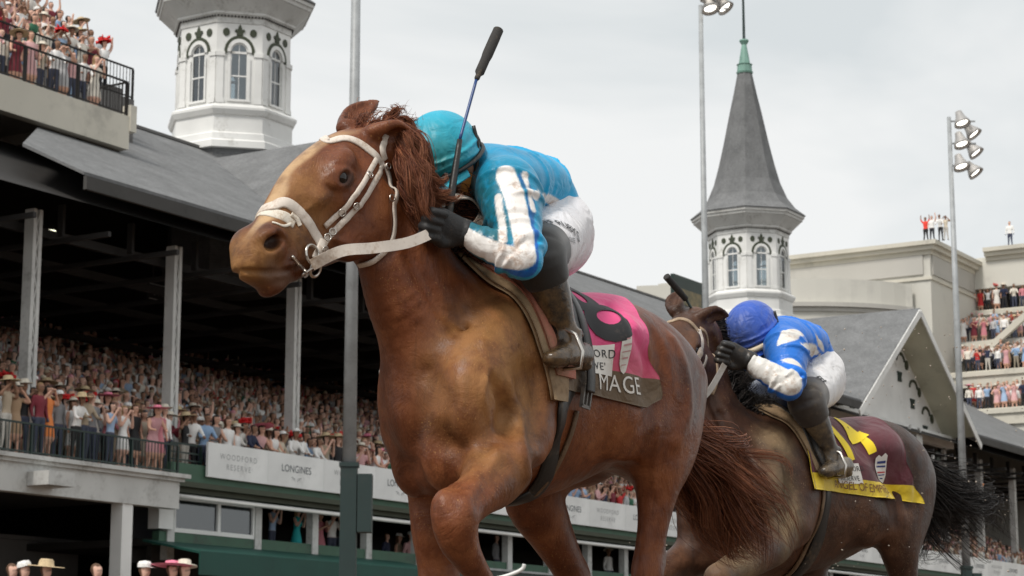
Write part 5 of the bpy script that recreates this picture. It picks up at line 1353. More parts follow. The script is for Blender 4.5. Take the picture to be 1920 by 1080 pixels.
# ------------------------------------------------------------------ riders, cloths, tack
def skin_mat():
    t = NT('skin'); n = t.noise(30, 4)
    t.p(Base_Color=t.ramp(n, [(.3, (.42, .20, .12)), (.7, (.55, .29, .19))]), Roughness=.5, Subsurface_Weight=.08); return t.m
def cloth_mat(name, col, dirt, amount, rough=.62, folds=0.0, fscale=(1, 1, 1), sheen=.15, fold_f=10, dmix=.8, dpos=None):
    t = NT(name); co = t.coord()
    n = t.noise(7, 6, .62, co); n2 = t.noise(45, 4, .6, co)
    f = t.fr(t.math('ADD', t.math('MULTIPLY', n, .7), t.math('MULTIPLY', n2, .3)), .66 - amount * .35, .74 - amount * .1)
    f = t.math('MAXIMUM', t.math('MULTIPLY', f, dmix), t.math('MULTIPLY', t.attr('soil'), t.fr(n2, .2, .55, .55, 1.0)))
    c0 = t.ramp(t.noise(5, 3, .5, co), [(.3, tuple(x * .88 for x in col)), (.7, tuple(min(1, x * 1.06) for x in col))])
    nrm = t.bump(t.noise(fold_f, 3, .45, t.coord(scale=fscale), 1.2), folds, .03) if folds else None
    nrm = t.bump(t.noise(320, 2, .5, co), .25, .0012, nrm)
    t.p(Base_Color=t.mix(f, c0, dirt), Roughness=rough, Sheen_Weight=sheen, Normal=nrm)
    return t.m
def silk_mat(name, base, white, royal, soilc, sleeve_soil):
    t = NT(name); co = t.coord(); n = t.noise(7, 6, .62, co); n2 = t.noise(45, 4, .6, co)
    c = t.ramp(t.noise(5, 3, .5, co), [(.3, tuple(x * .85 for x in base)), (.7, tuple(min(1, x * 1.08) for x in base))])
    w = t.mix(t.fr(t.math('ADD', t.math('MULTIPLY', n, .6), t.math('MULTIPLY', n2, .4)), .50, .62, 0, sleeve_soil), white, (.42, .27, .18))
    c = t.mix(t.attr('royal'), c, royal); c = t.mix(t.math('MULTIPLY', t.attr('soil'), t.fr(n2, .2, .55, .5, .95)), c, soilc); c = t.mix(t.attr('white'), c, w)
    nr = t.bump(t.noise(13, 4, .5, co, 1.5), .35, .02); nr = t.bump(t.noise(320, 2, .5, co), .2, .001, nr)
    t.p(Base_Color=c, Roughness=.38, Sheen_Weight=.05, Specular_IOR_Level=.45, Normal=nr); return t.m
def mirror_pts(L): return [(x, -y, z, *r) for x, y, z, *r in L]
def fold_waves(S, c, ax, r, n, amp, k=.006, arc=(0, 2 * math.pi), seed=0):
    """soft ring folds pressed into a sleeve/leg: c start, ax axis vector, r radius, n rings"""
    g = np.random.default_rng(seed); c = np.asarray(c, float); ax = np.asarray(ax, float); u = unit(np.cross(ax, [.2, .1, 1])); w = unit(np.cross(ax, u))
    for i in range(n):
        t = (i + .5 + g.uniform(-.3, .3)) / n; a0 = g.uniform(*arc); aa = np.linspace(a0, a0 + g.uniform(1.2, 2.6), 7)
        P = c + ax * t + np.outer(np.cos(aa), u) * r + np.outer(np.sin(aa), w) * r + np.outer(np.linspace(-.5, .5, 7), ax) * g.uniform(-.2, .2)
        P = S.snap(P, .004)
        rr = amp * np.sin(np.linspace(.3, math.pi - .3, 7))
        S.loft([(*p, a, a) for p, a in zip(P, rr)], k=k + amp, mode='s' if g.random() < .6 else 'u', n=3)

def hand_sdf(S, wrist, palm, grip, side, k=.006, s=1.0):
    """closed fist: back of the hand up, fingers curled round the axis 'grip' through the palm"""
    w, p = np.asarray(wrist, float), np.asarray(palm, float); f = unit(p - w); gx = unit(np.asarray(grip) - f * (np.asarray(grip) @ f)); up = unit(np.cross(gx, f))
    if up[2] < 0: up = -up
    S.loft([(*w, .024 * s, .03 * s), (*(w + (p - w) * .6), .02 * s, .038 * s), (*p, .018 * s, .044 * s)], k=.012, V0=gx)
    L = (.040, .046, .043, .034)
    for i in range(4):
        o = (i - 1.5) * .0205 * s
        b = p + f * .014 + gx * o + up * .006; k1 = b + f * L[i] * .62 * s + up * .002
        m = k1 - up * .030 * s + f * .006; e = m - f * .030 * s - up * .004
        S.loft([(*b, .0115, .0105), (*k1, .0112, .0102), (*m, .0103, .0095), (*e, .0085, .0085)], k=k, V0=gx, n=4)
        S.ell(b, (.012, .0115, .0105), .006)
    th = -1 if side > 0 else 1
    b = w + (p - w) * .45 + gx * th * .034; S.loft([(*b, .014, .013), (*(b + f * .035 - up * .014 + gx * th * .008), .0125, .012), (*(b + f * .062 - up * .026 - gx * th * .006), .0095, .0095)], k=.010, V0=gx, n=4)

def rider(P, T, J, mats, name_extra=None):
    """body, jacket, breeches, boots, gloves, helmet, goggles of a crouching jockey; J holds joints in the horse's frame"""
    g = lambda k: np.array(J[k], float)
    mir = lambda v: np.array([v[0] - .10, -v[1] * .88, v[2]])
    hd, ch, mb_, wa, pe = g('head'), g('chest'), g('mid'), g('waist'), g('pelvis')
    sl = {1: g('shL'), -1: g('shR')}; el = {1: g('elL'), -1: g('elR')}; wr = {1: g('wrL'), -1: g('wrR')}; ha = {1: g('haL'), -1: g('haR')}
    hip = {1: g('hip'), -1: mir(g('hip'))}; kn = {1: g('knee'), -1: mir(g('knee'))}; an = {1: g('ankle'), -1: mir(g('ankle'))}; he = {1: g('heel'), -1: mir(g('heel'))}; to = {1: g('toe'), -1: mir(g('toe'))}
    lo = np.minimum.reduce([hd - .2, pe - .25, *[x - .12 for x in to.values()], *[x - .14 for x in el.values()], ha[-1] - .12]); hi = np.maximum.reduce([hd + .2, mb_ + .2, *[x + .12 for x in to.values()], *[x + .14 for x in el.values()], *[x + .1 for x in ha.values()]])
    def field(h, a=None, b=None):
        a = lo if a is None else a; b = hi if b is None else b
        return Field(*[np.arange(a[i], b[i], h) for i in range(3)])
    def torso(S, d, k=.03):
        S.loft([(*(pe), .105 + d, .140 + d), (*wa, .085 + d, .118 + d), (*mb_, .092 + d, .135 + d), (*ch, .095 + d, .150 + d), (*(.5 * (sl[1] + sl[-1]) * .6 + ch * .4), .075 + d, .12 + d)], k=k, n=6)
    def arm(S, sd, d, k=.03, e=0.0):
        s_, e_, w_ = sl[sd], el[sd], wr[sd]
        S.loft([(*(s_ * .7 + ch * .3), .055 + d, .06 + d), (*s_, .05 + d * 1.7 + e, .05 + d * 1.7 + e), (*(.5 * (s_ + e_)), .038 + d * 1.4 + e, .038 + d * 1.4 + e), (*e_, .032 + d * 1.1, .032 + d * 1.1)], k=k, n=5)
        S.loft([(*e_, .034 + d * 1.1, .034 + d * 1.1), (*(e_ * .55 + w_ * .45), .034 + d * 1.2, .032 + d * 1.2), (*w_, .022 + d * .7, .026 + d * .7)], k=.02, n=5)
    ax = unit(J['face']); up = unit(np.array(J['crown']) - ax * (np.array(J['crown']) @ ax)); sd_ = np.cross(up, ax)
    Rm = np.array([ax, sd_, up])
    # ---- body
    S = field(.0085); torso(S, 0)
    for sd in (1, -1):
        arm(S, sd, 0)
        S.loft([(*hip[sd], .085, .085), (*(hip[sd] * .5 + kn[sd] * .5), .07, .07), (*kn[sd], .052, .052)], k=.03)
        S.loft([(*kn[sd], .048, .048), (*(kn[sd] * .6 + an[sd] * .4), .046, .044), (*an[sd], .030, .030)], k=.02)
        S.loft([(*he[sd], .028, .028), (*(he[sd] * .4 + to[sd] * .6), .026, .034), (*to[sd], .018, .028)], k=.02)
        hand_sdf(S, wr[sd], ha[sd], J['grip'], sd)
    S.loft([(*(ch * .4 + sl[1] * .3 + sl[-1] * .3), .06, .06), (*(hd - up * .08 - ax * .03), .05, .052), (*(hd - up * .03), .05, .05)], k=.03)
    S.ell(hd, (.095, .074, .105), .01, Rm); S.ell(hd + ax * .03 - up * .055, (.062, .056, .065), .03, Rm)
    S.ell(hd + ax * .100 - up * .045, (.016, .013, .024), .012, Rm); S.ell(hd + ax * .075 - up * .105, (.026, .026, .018), .02, Rm)
    for s2 in (1, -1):
        S.ell(hd + ax * .088 - up * .012 + sd_ * .032 * s2, (.016, .02, .011), .012, Rm, 's'); S.ell(hd + ax * .085 - up * .012 + sd_ * .032 * s2, (.012, .012, .011), .002, Rm)
        S.ell(hd - up * .03 - ax * .005 + sd_ * .076 * s2, (.018, .010, .03), .008, Rm)
    S.ell(hd + ax * .092 - up * .079, (.012, .026, .006), .006, Rm); S.ell(hd + ax * .102 - up * .080, (.008, .024, .0022), .003, Rm, 's')
    V, F = S.smoothed(1); link('body', mesh_np('body', V, F, [M['skin']]), T)
    # ---- jacket
    S = field(.0052); torso(S, .014, .02)
    S.ell(ch + np.array([.02, 0, .02]), (.16, .175, .10), .05)
    for sd in (1, -1):
        arm(S, sd, .016, .05, J.get('puff', .012))
        fold_waves(S, sl[sd], el[sd] - sl[sd], .07, 9, .0075, seed=3 + sd); fold_waves(S, el[sd], wr[sd] - el[sd], .055, 12, .0065, seed=7 + sd)
        fold_waves(S, el[sd] - .03 * unit(wr[sd] - el[sd]), .06 * unit(wr[sd] - el[sd]), .055, 5, .008, seed=17 + sd)
        S.func(ha[sd] - .13, ha[sd] + .13, lambda X, Y, Z, a=wr[sd], n=unit(wr[sd] - el[sd]): -((X - a[0]) * n[0] + (Y - a[1]) * n[1] + (Z - a[2]) * n[2] - .002), .004)
    fold_waves(S, wa - [.02, 0, 0], mb_ - wa, .13, 8, .007, seed=23); fold_waves(S, mb_, ch - mb_, .15, 8, .006, seed=29)
    S.loft([(*(ch * .35 + sl[1] * .33 + sl[-1] * .32), .07, .075), (*(hd - up * .10 - ax * .03), .055, .06)], k=.03)
    # hem: cut below the waist
    nn = unit(pe - wa); cut = pe * J.get('hem', .35) + wa * (1 - J.get('hem', .35))
    S.func(pe - .26, np.maximum(wa, pe) + .2, lambda X, Y, Z: -((X - cut[0]) * nn[0] + (Y - cut[1]) * nn[1] + (Z - cut[2]) * nn[2]), .006)
    V, F = S.smoothed(1)
    me = mesh_np('jacket', V, F, [mats['jacket']])
    at_ = {1: np.zeros(len(V)), 2: np.zeros(len(V))}
    for uv, w, mi in J['stripes']:                        # sewn panels: distance to a line on the cloth
        Q = cr(pix_skin(P, S, uv), 10); dd = np.full(len(V), 9.0); tt = np.zeros(len(V))
        near = (np.abs(V - Q.mean(0)).max(1) < .35)
        for qi, q_ in enumerate(Q):
            e_ = np.linalg.norm(V[near] - q_, axis=1); k_ = e_ < dd[near]; ix = np.where(near)[0][k_]; dd[ix] = e_[k_]; tt[ix] = qi / len(Q)
        wd = w / 2 * (np.clip(np.sin(np.clip(tt, .0, 1) * math.pi), .0, 1) if mi < 0 else 1)
        m_ = np.clip((wd - dd) / .004 + .5, 0, 1); mi = abs(mi)
        at_[mi] = np.maximum(at_[mi], m_); at_[3 - mi] *= 1 - m_
    fattr(me, 'white', at_[1]); fattr(me, 'royal', at_[2])
    soil = sum((np.clip(1.3 - np.linalg.norm((V - c) / r, axis=1), 0, 1) for c, r in J['soil']), np.zeros(len(V)))
    fattr(me, 'soil', np.clip(soil, 0, 1)); link('jacket', me, T); SJ = S
    # ---- breeches
    S = field(.0075)
    S.loft([(*(wa * .5 + pe * .5), .10, .135), (*pe, .118, .150), (*(pe + unit(pe - wa) * .06), .10, .13)], k=.02)
    for sd in (1, -1):
        S.ell(pe + [-.015, sd * .075, -.01], (.105, .095, .115), .04)
        S.loft([(*hip[sd], .105, .10), (*(hip[sd] * .6 + kn[sd] * .4), .092, .085), (*kn[sd], .062, .062), (*(kn[sd] * .75 + an[sd] * .25), .055, .055)], k=.04)
    for i in range(9):                                      # pleats round the seat
        a = -1.2 + i * .3
        for sd in (1, -1):
            Pp = [pe + [-.10 + .13 * t - .02 * i, sd * (.09 + .05 * math.sin(t * 2.4)), .10 - .2 * t + .012 * i] for t in np.linspace(0, 1, 6)]
            Pp = S.snap(np.array(Pp), .003); S.loft([(*p, .005, .005) for p in Pp], k=.012, mode='s', n=3)
    V, F = S.smoothed(1); me = mesh_np('breeches', V, F, [mats['breeches']])
    fattr(me, 'soil', np.clip(1.25 - np.linalg.norm((V * [1, 0, 1] - (kn[1] * [1, 0, 1])) / .15, axis=1), 0, 1) * J.get('bsoil', .6)); link('breeches', me, T); SB = S
    # ---- knee patch and boots
    for sd in (1, -1):
        a, b = kn[sd] - .22, kn[sd] + .20
        if J.get('kneepad', True):
            S = field(.0075, a, b)
            S.loft([(*(kn[sd] * .68 + hip[sd] * .32), .080, .078), (*kn[sd], .080, .078), (*(kn[sd] * .72 + an[sd] * .28), .066, .066)], k=.02, cap=.5)
            V, F = S.smoothed(1); me = mesh_np('knee_patch', V, F, [mats['knee']]); fattr(me, 'soil', np.zeros(len(V))); link('knee_patch', me, T)
        lo2, hi2 = np.minimum.reduce([kn[sd], an[sd], he[sd], to[sd]]) - .09, np.maximum.reduce([kn[sd], an[sd], he[sd], to[sd]]) + .09
        S = field(.006, lo2, hi2)
        S.loft([(*(kn[sd] * .86 + an[sd] * .14), .058, .058), (*(kn[sd] * .55 + an[sd] * .45), .055, .054), (*(kn[sd] * .2 + an[sd] * .8), .040, .040), (*an[sd], .037, .036)], k=.0, cap=.25)
        S.loft([(*he[sd], .036, .032), (*(he[sd] * .55 + to[sd] * .45 + [0, 0, .006]), .036, .038), (*(he[sd] * .15 + to[sd] * .85), .029, .036), (*to[sd], .022, .028)], k=.035)
        S.ell(an[sd], (.042, .038, .042), .02)
        fold_waves(S, kn[sd] * .3 + an[sd] * .7, (an[sd] - kn[sd]) * .35, .045, 7, .0045, seed=31)
        S.ell(he[sd] - [0, 0, .032], (.028, .026, .016), .006)
        V, F = S.smoothed(1); me = mesh_np('boot', V, F, [mats['boot']]); link('boot', me, T)
        gl = field(.0045, np.minimum(wr[sd], ha[sd]) - .11, np.maximum(wr[sd], ha[sd]) + .11)
        hand_sdf(gl, wr[sd] * 1.0, ha[sd], J['grip'], sd, .005, 1.12)
        gl.loft([(*(wr[sd] - unit(ha[sd] - wr[sd]) * .02), .032, .036), (*(wr[sd] + unit(ha[sd] - wr[sd]) * .012), .031, .036)], k=.01, cap=.3)
        gl.D -= .003
        V, F = gl.mesh(); link('glove', mesh_np('glove', V, F, [mats['glove']]), T)
    # ---- helmet with silk cap, goggles
    o = hd + up * .022 - ax * .006
    S = field(.005, hd - .2, hd + .2)
    S.ell(o, (.132, .108, .118), .0, Rm)
    cutn = unit(up * 1.0 + ax * .12)
    S.func(hd - .2, hd + .2, lambda X, Y, Z: ((X - o[0]) * cutn[0] + (Y - o[1]) * cutn[1] + (Z - o[2]) * cutn[2] + .045), .01)
    for a in np.linspace(-1.2, 1.2, 5):                      # seams of the silk
        q = [o + (ax * math.cos(t) * math.cos(a * 0) + up * math.sin(t)) * .0 for t in (0,)]
        pts = [o + Rm.T @ (np.array([math.cos(t) * .132 * math.cos(a), math.sin(a) * .108 * math.cos(t), math.sin(t) * .118])) for t in np.linspace(-.1, 1.5, 8)]
        S.loft([(*p, .0035, .0035) for p in pts], k=.004, mode='s', n=3)
    fold_waves(S, o - up * .03, up * .06, .11, 7, .004, seed=5)
    V, F = S.smoothed(1); me = mesh_np('helmet_cover', V, F, [mats['cap']])
    fattr(me, 'soil', np.clip(1.3 - np.linalg.norm((V - (o + Rm.T @ np.array(J.get('capsoil', (.10, .03, -.0))))) / .12, axis=1), 0, 1) * .85); link('helmet_cover', me, T)
    mb = MB()                                               # peak
    aa = np.linspace(-1.15, 1.15, 15); rows = []
    for rr, dz, th in ((.98, -.038, 0), (1.30, -.060, 0), (1.30, -.064, 0), (.97, -.046, 0)):
        rows.append(np.array([o + Rm.T @ np.array([math.cos(a) * .132 * (1 + (rr - 1) * math.cos(a)), math.sin(a) * .108 * (1 + (rr - 1) * .2), dz]) for a in aa]))
    k = len(aa); Vp = np.concatenate(rows)
    mb.raw(Vp, [(r * k + i, r * k + i + 1, ((r + 1) % 4) * k + i + 1, ((r + 1) % 4) * k + i) for r in range(4) for i in range(k - 1)])
    me_o = mb.build('peak', mats['peak'], T, smooth=True); fattr(me_o.data, 'soil', np.zeros(len(Vp)))
    band = [o + Rm.T @ np.array([math.cos(a) * .136, math.sin(a) * .112, -.034]) for a in np.linspace(0, 2 * math.pi, 25)]
    mb = MB(); mb.tube(band, J.get('band_r', .007), 8); ob = mb.build('helmet_band', mats['band'], T, smooth=True); fattr(ob.data, 'soil', np.zeros(len(ob.data.vertices)))
    if J.get('gaiter'):
        S = field(.006, hd - .2, hd + .2); S.loft([(*(hd - up * .13 - ax * .05), .070, .072), (*(hd - up * .075 - ax * .012), .074, .078), (*(hd - up * .045 + ax * .0), .070, .079)], k=.0, cap=.4)
        V, F = S.smoothed(1); me = mesh_np('neck_warmer', V, F, [mats['gaiter']]); fattr(me, 'soil', np.zeros(len(V))); link('neck_warmer', me, T)
    if J.get('strap', True):
        mb = MB()
        for s2 in (1, -1):
            pts = [o + Rm.T @ np.array(p) for p in ((-.06, s2 * .098, .04), (-.035, s2 * .104, -.01), (-.01, s2 * .094, -.06), (.025, s2 * .07, -.11), (.04, 0, -.135))]
            mb.tube(cr(pts, 5), .006, 6)
            pts = [o + Rm.T @ np.array(p) for p in ((-.105, s2 * .05, .03), (-.10, s2 * .072, -.02), (-.05, s2 * .085, -.065), (-.01, s2 * .085, -.075))]
            mb.tube(cr(pts, 5), .006, 6)
        mb.build('chin_strap', M['black_leather'], T, smooth=True)
    mb = MB()
    for s2 in (1, -1):
        c = hd + Rm.T @ np.array([.098, s2 * .034, -.012]); Ve, Fe = ell_mesh(c, (.012, .034, .022), Rm, 8, 16); mb.raw(Ve, Fe.tolist())
    mb.build('goggles', mats['goggle'], T, smooth=True)
    mb = MB(); mb.tube([hd + Rm.T @ np.array([math.cos(a) * .100 + .0, math.sin(a) * .084, -.012]) for a in np.linspace(.35, 2 * math.pi - .35, 24)], .008, 6); mb.build('goggle_strap', mats['gstrap'], T, smooth=True)
    return SJ, SB, Rm, o

def refine(V, F, h):
    """split triangles until no edge is longer than h"""
    V = [tuple(v) for v in V]; F = [tuple(f) for f in F]; cache = {}
    def mid(a, b):
        k = (a, b) if a < b else (b, a)
        if k not in cache: cache[k] = len(V); V.append(tuple((np.array(V[a]) + np.array(V[b])) / 2))
        return cache[k]
    for _ in range(9):
        out, ch = [], False
        long_ = {}
        def L(a, b):
            k = (a, b) if a < b else (b, a)
            if k not in long_: long_[k] = math.dist(V[a], V[b]) > h
            return long_[k]
        for a, b, c in F:
            e = (L(a, b), L(b, c), L(c, a)); n = sum(e)
            if n == 0: out.append((a, b, c)); continue
            ch = True
            if n == 3:
                x, y, z = mid(a, b), mid(b, c), mid(c, a); out += [(a, x, z), (x, b, y), (z, y, c), (x, y, z)]
            elif n == 1:
                while not e[0]: a, b, c = b, c, a; e = (e[1], e[2], e[0])
                x = mid(a, b); out += [(a, x, c), (x, b, c)]
            else:
                while e[2]: a, b, c = b, c, a; e = (e[1], e[2], e[0])
                x, y = mid(a, b), mid(b, c); out += [(x, b, y), (a, x, y), (a, y, c)]
        F = out
        if not ch: break
    return np.array(V), np.array(F)
def rect(w, h): return np.array([(-w / 2, -h / 2), (w / 2, -h / 2), (w / 2, h / 2), (-w / 2, h / 2)]), np.array([(0, 1, 2), (0, 2, 3)])
def decal(name, T, fn, VF, c, rot, mat, lift, h=.012, s=1.0):
    """flat shape VF (metres) centred at chart point c, turned by rot, wrapped by fn(x, y, lift)"""
    V, F = refine(*VF, h); ca, sa = math.cos(rot), math.sin(rot)
    x = V[:, 0] * s; y = V[:, 1] * s
    Pn = fn(c[0] + x * ca - y * sa, c[1] + x * sa + y * ca, lift)
    return link(name, mesh_np(name, Pn, F, [mat], smooth=True), T)
M['skin'] = skin_mat()

def saddlecloth(name, P, S, T, edge_r, x_front, a_max, mats, band_a, corner=0.0, wr_amp=.006, seed=0):
    """cloth over both sides. chart: x = metres back from the front edge, a = angle down the near side.
    edge_r(a) station of the rear edge; returns chart function (x back, y up metres from the band line)"""
    g = np.random.default_rng(seed); ph = g.uniform(0, 6, 6)
    def wrk(X, A):
        w = .5 * np.sin(A * 6 + X * 9 + ph[0]) * np.sin(X * 23 + A * 3 + ph[1]) + .35 * np.sin(X * 41 - A * 8 + ph[2]) + .5 * np.sin(A * 3.1 + X * 15 + ph[3])
        return wr_amp * (w + 1.0) * np.clip((np.abs(A) - .3) * 1.4, .15, 1.3)
    def pt(X, A, lift=0.0):
        X = np.atleast_1d(X).astype(float); A = np.atleast_1d(A).astype(float)
        p = surf(S, X, A, .010); n = S.grad(p, .02)
        fl = corner * np.clip((np.abs(A) - 1.2) / .5, 0, 1) ** 1.5 * np.clip((.10 - X) / .3, 0, 1)
        return p + n * (wrk(X, A) + lift)[:, None] + np.stack([-fl, 0 * fl, 0 * fl], 1)
    na, nx = 201, 90
    A = np.linspace(-a_max, a_max, na); rows = []
    for a in A:
        xr = edge_r(abs(a)); xf = x_front(abs(a)) if callable(x_front) else x_front
        rows.append(pt(np.linspace(xf, xr, nx), np.full(nx, a)))
    top = np.array(rows)
    G = S.grad(top.reshape(-1, 3), .02).reshape(top.shape); bot = top - G * .005
    V = np.concatenate([top.reshape(-1, 3), bot.reshape(-1, 3)]); N = na * nx
    i, j = np.meshgrid(np.arange(na - 1), np.arange(nx - 1), indexing='ij'); q = i * nx + j
    f1 = np.stack([q, q + 1, q + nx + 1, q + nx], -1).reshape(-1, 4); f2 = f1[:, ::-1] + N
    ring = [k for k in range(nx)] + [r * nx + nx - 1 for r in range(1, na)] + [(na - 1) * nx + k for k in range(nx - 2, -1, -1)] + [r * nx for r in range(na - 2, 0, -1)]
    f3 = np.array([(a, b, b + N, a + N) for a, b in zip(ring, ring[1:] + ring[:1])])
    mi = np.concatenate([(np.abs(A)[i] > band_a).astype(int).ravel()] * 2 + [np.ones(len(f3), int)])
    return V, [f1, f2, f3], mi, pt

# ---- pink number cloth of the leading horse
M['pink'] = cloth_mat('pink_cloth', (.80, .08, .26), (.42, .10, .06), .35, .7, .5, (1, 1, 1), .2, 9, .5)
M['band1'] = cloth_mat('soiled_band', (.20, .13, .07), (.10, .065, .035), .6, .7, .4, (1, 1, 1), .1, 14, .8)
M['white_print'] = dirty('white_print', (.78, .75, .70), (.5, .35, .25), .2, .6)
M['black_print'] = dirty('black_print', (.018, .018, .02), (.08, .06, .05), .15, .6)
xr1 = lambda a: float(np.interp(a, [0, .2, .9, 1.2, 1.5, 1.75, 2.1], [-.36, -.33, -.19, -.185, -.235, -.235, -.02]))
xf1 = lambda a: float(np.interp(a, [0, .8, 1.5, 2.1], [.36, .36, .345, .335]))
Vc, Fc, mc, cl1 = saddlecloth('saddlecloth', P1, S1, T1, xr1, xf1, 1.88, None, 1.53, .03, .0055, 4)
Tc = thingP(P1, 'saddlecloth', 'pink number cloth with black 8 and muddy lettered band under the leading jockey', 'saddlecloth')
o_ = link('cloth', mesh_np('cloth', Vc, Fc, [M['pink'], M['band1']], mc), Tc)
fattr(o_.data, 'soil', np.clip((np.abs(np.arctan2(Vc[:, 1], Vc[:, 2] - 1.26)) - 1.1) * 1.2, 0, .75))
def chart1(x0, a0):
    """metres along the cloth (x back, y up) from station x0, angle a0"""
    def fn(x, y, lift): return cl1(x0 - x, a0 - y / .255, lift)
    return fn
def chart_px(P, S, u, v):
    p = pix_skin(P, S, (u, v), .016)[0]; return p[0], math.atan2(p[1], p[2] - 1.26)
x8, a8 = chart_px(P1, S1, 1120, 582)
decal('number', Tc, chart1(x8, a8), text_shape('8', .33, bold=.007), (0, 0), .25, M['black_print'], .0035, .010)
xl, al = chart_px(P1, S1, 1100, 672)
decal('sponsor_patch', Tc, chart1(xl, al), rect(.215, .09), (0, 0), .02, M['white_print'], .003, .012)
for t_, dy in (('WOODFORD', .019), ("RESERVE'", -.021)):
    decal('patch_lettering', Tc, chart1(xl, al), text_shape(t_, .034, spacing=1.15), (0, dy), .02, M['black_print'], .0048, .006)
M['rose_print'] = plain('rose_print', (.55, .30, .30), .6)
xe, ae = chart_px(P1, S1, 1174, 664)
def shield(w, h):
    p = [(-.42, .40), (-.22, .47), (0, .40), (.22, .47), (.42, .40), (.5, .1), (.44, -.2), (.25, -.42), (0, -.5), (-.25, -.42), (-.44, -.2), (-.5, .1)]
    V = np.array([(0, 0)] + p) * [w, h]; n = len(p); return V, np.array([(0, i + 1, (i + 1) % n + 1) for i in range(n)])
decal('derby_emblem', Tc, chart1(xe, ae), shield(.045, .10), (0, 0), .1, M['white_print'], .003, .012)
for k_, (dx, dy, w_, h_) in enumerate([(0, .025, .040, .007), (0, .010, .045, .005), (0, -.006, .03, .008), (0, -.024, .025, .005), (.0, .038, .02, .005)]):
    decal('emblem_mark', Tc, chart1(xe, ae), rect(w_ * .8, h_ * .55), (dx, dy), .15, M['rose_print'], .0046, .01)
xm, am = chart_px(P1, S1, 1158, 716)
decal('name_lettering', Tc, chart1(xm, am + .03), text_shape('MAGE', .072, spacing=1.1), (.0, -.0), .05, M['white_print'], .0036, .008)

# ---- saddle, girth, stirrup
Ts = thingP(P1, 'saddle', 'small black racing saddle with girth and stirrup on the leading horse', 'saddle')
def sad_patch(P, S, name, T, xs, angs, off, mat, amp=.0):
    """padded panel on both sides. xs(a)->(front, rear)"""
    for sd in (1, -1):
        A = np.linspace(angs[0], angs[1], 26); n = 16; rows = []
        for a in A:
            f_, r_ = xs(a); rows.append(surf(S, np.linspace(f_, r_, n), np.full(n, sd * a), off))
        top = np.array(rows); G = S.grad(top.reshape(-1, 3), .02).reshape(top.shape)
        ea, eb = np.minimum(np.arange(26.), 25. - np.arange(26)), np.minimum(np.arange(n * 1.), n - 1. - np.arange(n)); edge = np.minimum(ea[:, None], eb[None])
        top = top + G * (np.minimum(edge, 2) * .002)[..., None]; bot = top - G * .012
        V = np.concatenate([top.reshape(-1, 3), bot.reshape(-1, 3)]); N = 26 * n
        i, j = np.meshgrid(np.arange(25), np.arange(n - 1), indexing='ij'); q = i * n + j; f1 = np.stack([q, q + 1, q + n + 1, q + n], -1).reshape(-1, 4)
        ring = [k for k in range(n)] + [r * n + n - 1 for r in range(1, 26)] + [25 * n + k for k in range(n - 2, -1, -1)] + [r * n for r in range(24, 0, -1)]
        f3 = np.array([(a, b, b + N, a + N) for a, b in zip(ring, ring[1:] + ring[:1])])
        link(name, mesh_np(name, V, [f1, f1[:, ::-1] + N, f3], [mat]), T)
M['pad_tan'] = dirty('tan_saddle_pad', (.30, .20, .11), (.16, .10, .05), .6, .7, 10, .3, 70)
M['pad_red'] = dirty('soiled_red_pad', (.45, .16, .11), (.25, .15, .08), .7, .7, 8, .3, 70)
sad_patch(P1, S1, 'saddle_pad', Ts, lambda a: (np.interp(a, [0, .5, 1.3, 2.0], [.50, .47, .40, .36]), np.interp(a, [0, 2.0], [.25, .28])), (0.02, 1.98), .020, M['pad_tan'])
sad_patch(P1, S1, 'under_pad', Ts, lambda a: (np.interp(a, [0, .5, 1.3, 1.9], [.46, .43, .375, .345]), np.interp(a, [0, 1.9], [.2, .25])), (0.3, 1.75), .030, M['pad_red'])
sad_patch(P1, S1, 'saddle_flap', Ts, lambda a: (np.interp(a, [0, .5, 1.2, 1.6], [.37, .38, .35, .30]), np.interp(a, [0, .6, 1.6], [-.03, .12, .18])), (0.02, 1.5), .040, M['black_leather'])
gx_, gy_ = zip(*[(1060, 740), (1050, 780), (1040, 830), (1025, 880), (1000, 925)])
g0 = SK(*zip(gx_, gy_)); gfront = np.concatenate([surf(S1, [.17], [1.72], .03), g0, surf(S1, [.19, .19], [3.0, 3.4])])
rp('girth', Ts, gfront, .070, .008, 'black_leather', off=.003)
rp('girth_strap', Ts, SK((1078, 770), (1068, 810), (1052, 850), (1030, 890), (1000, 925)), .016, .006, 'brown_leather', off=.006)
rp('surcingle', Ts, surf(S1, [.15] * 7, [.2, .5, .8, 1.1, 1.4, 1.65, 1.85], .045), .055, .006, 'black_leather', snap=False)
mb = MB(); c_ = surf(S1, [.155], [1.90], .035)[0]; n_ = S1.grad(c_)[0]; up_ = unit(np.array([0, 0, 1]) - n_ * n_[2]); sd_ = np.cross(n_, up_)
Rb = np.array([sd_, up_, n_]).T
for dx, dy, w_, h_ in ((0, .03, .07, .010), (0, -.03, .07, .010), (-.03, 0, .010, .06), (.03, 0, .010, .06), (0, 0, .008, .05)): mb.box(c_ + sd_ * dx + up_ * dy, (w_, h_, .010), R3=Rb)
mb.build('buckle', dirty('dull_buckle', (.12, .11, .10), (.2, .13, .07), .5, .4), Ts)

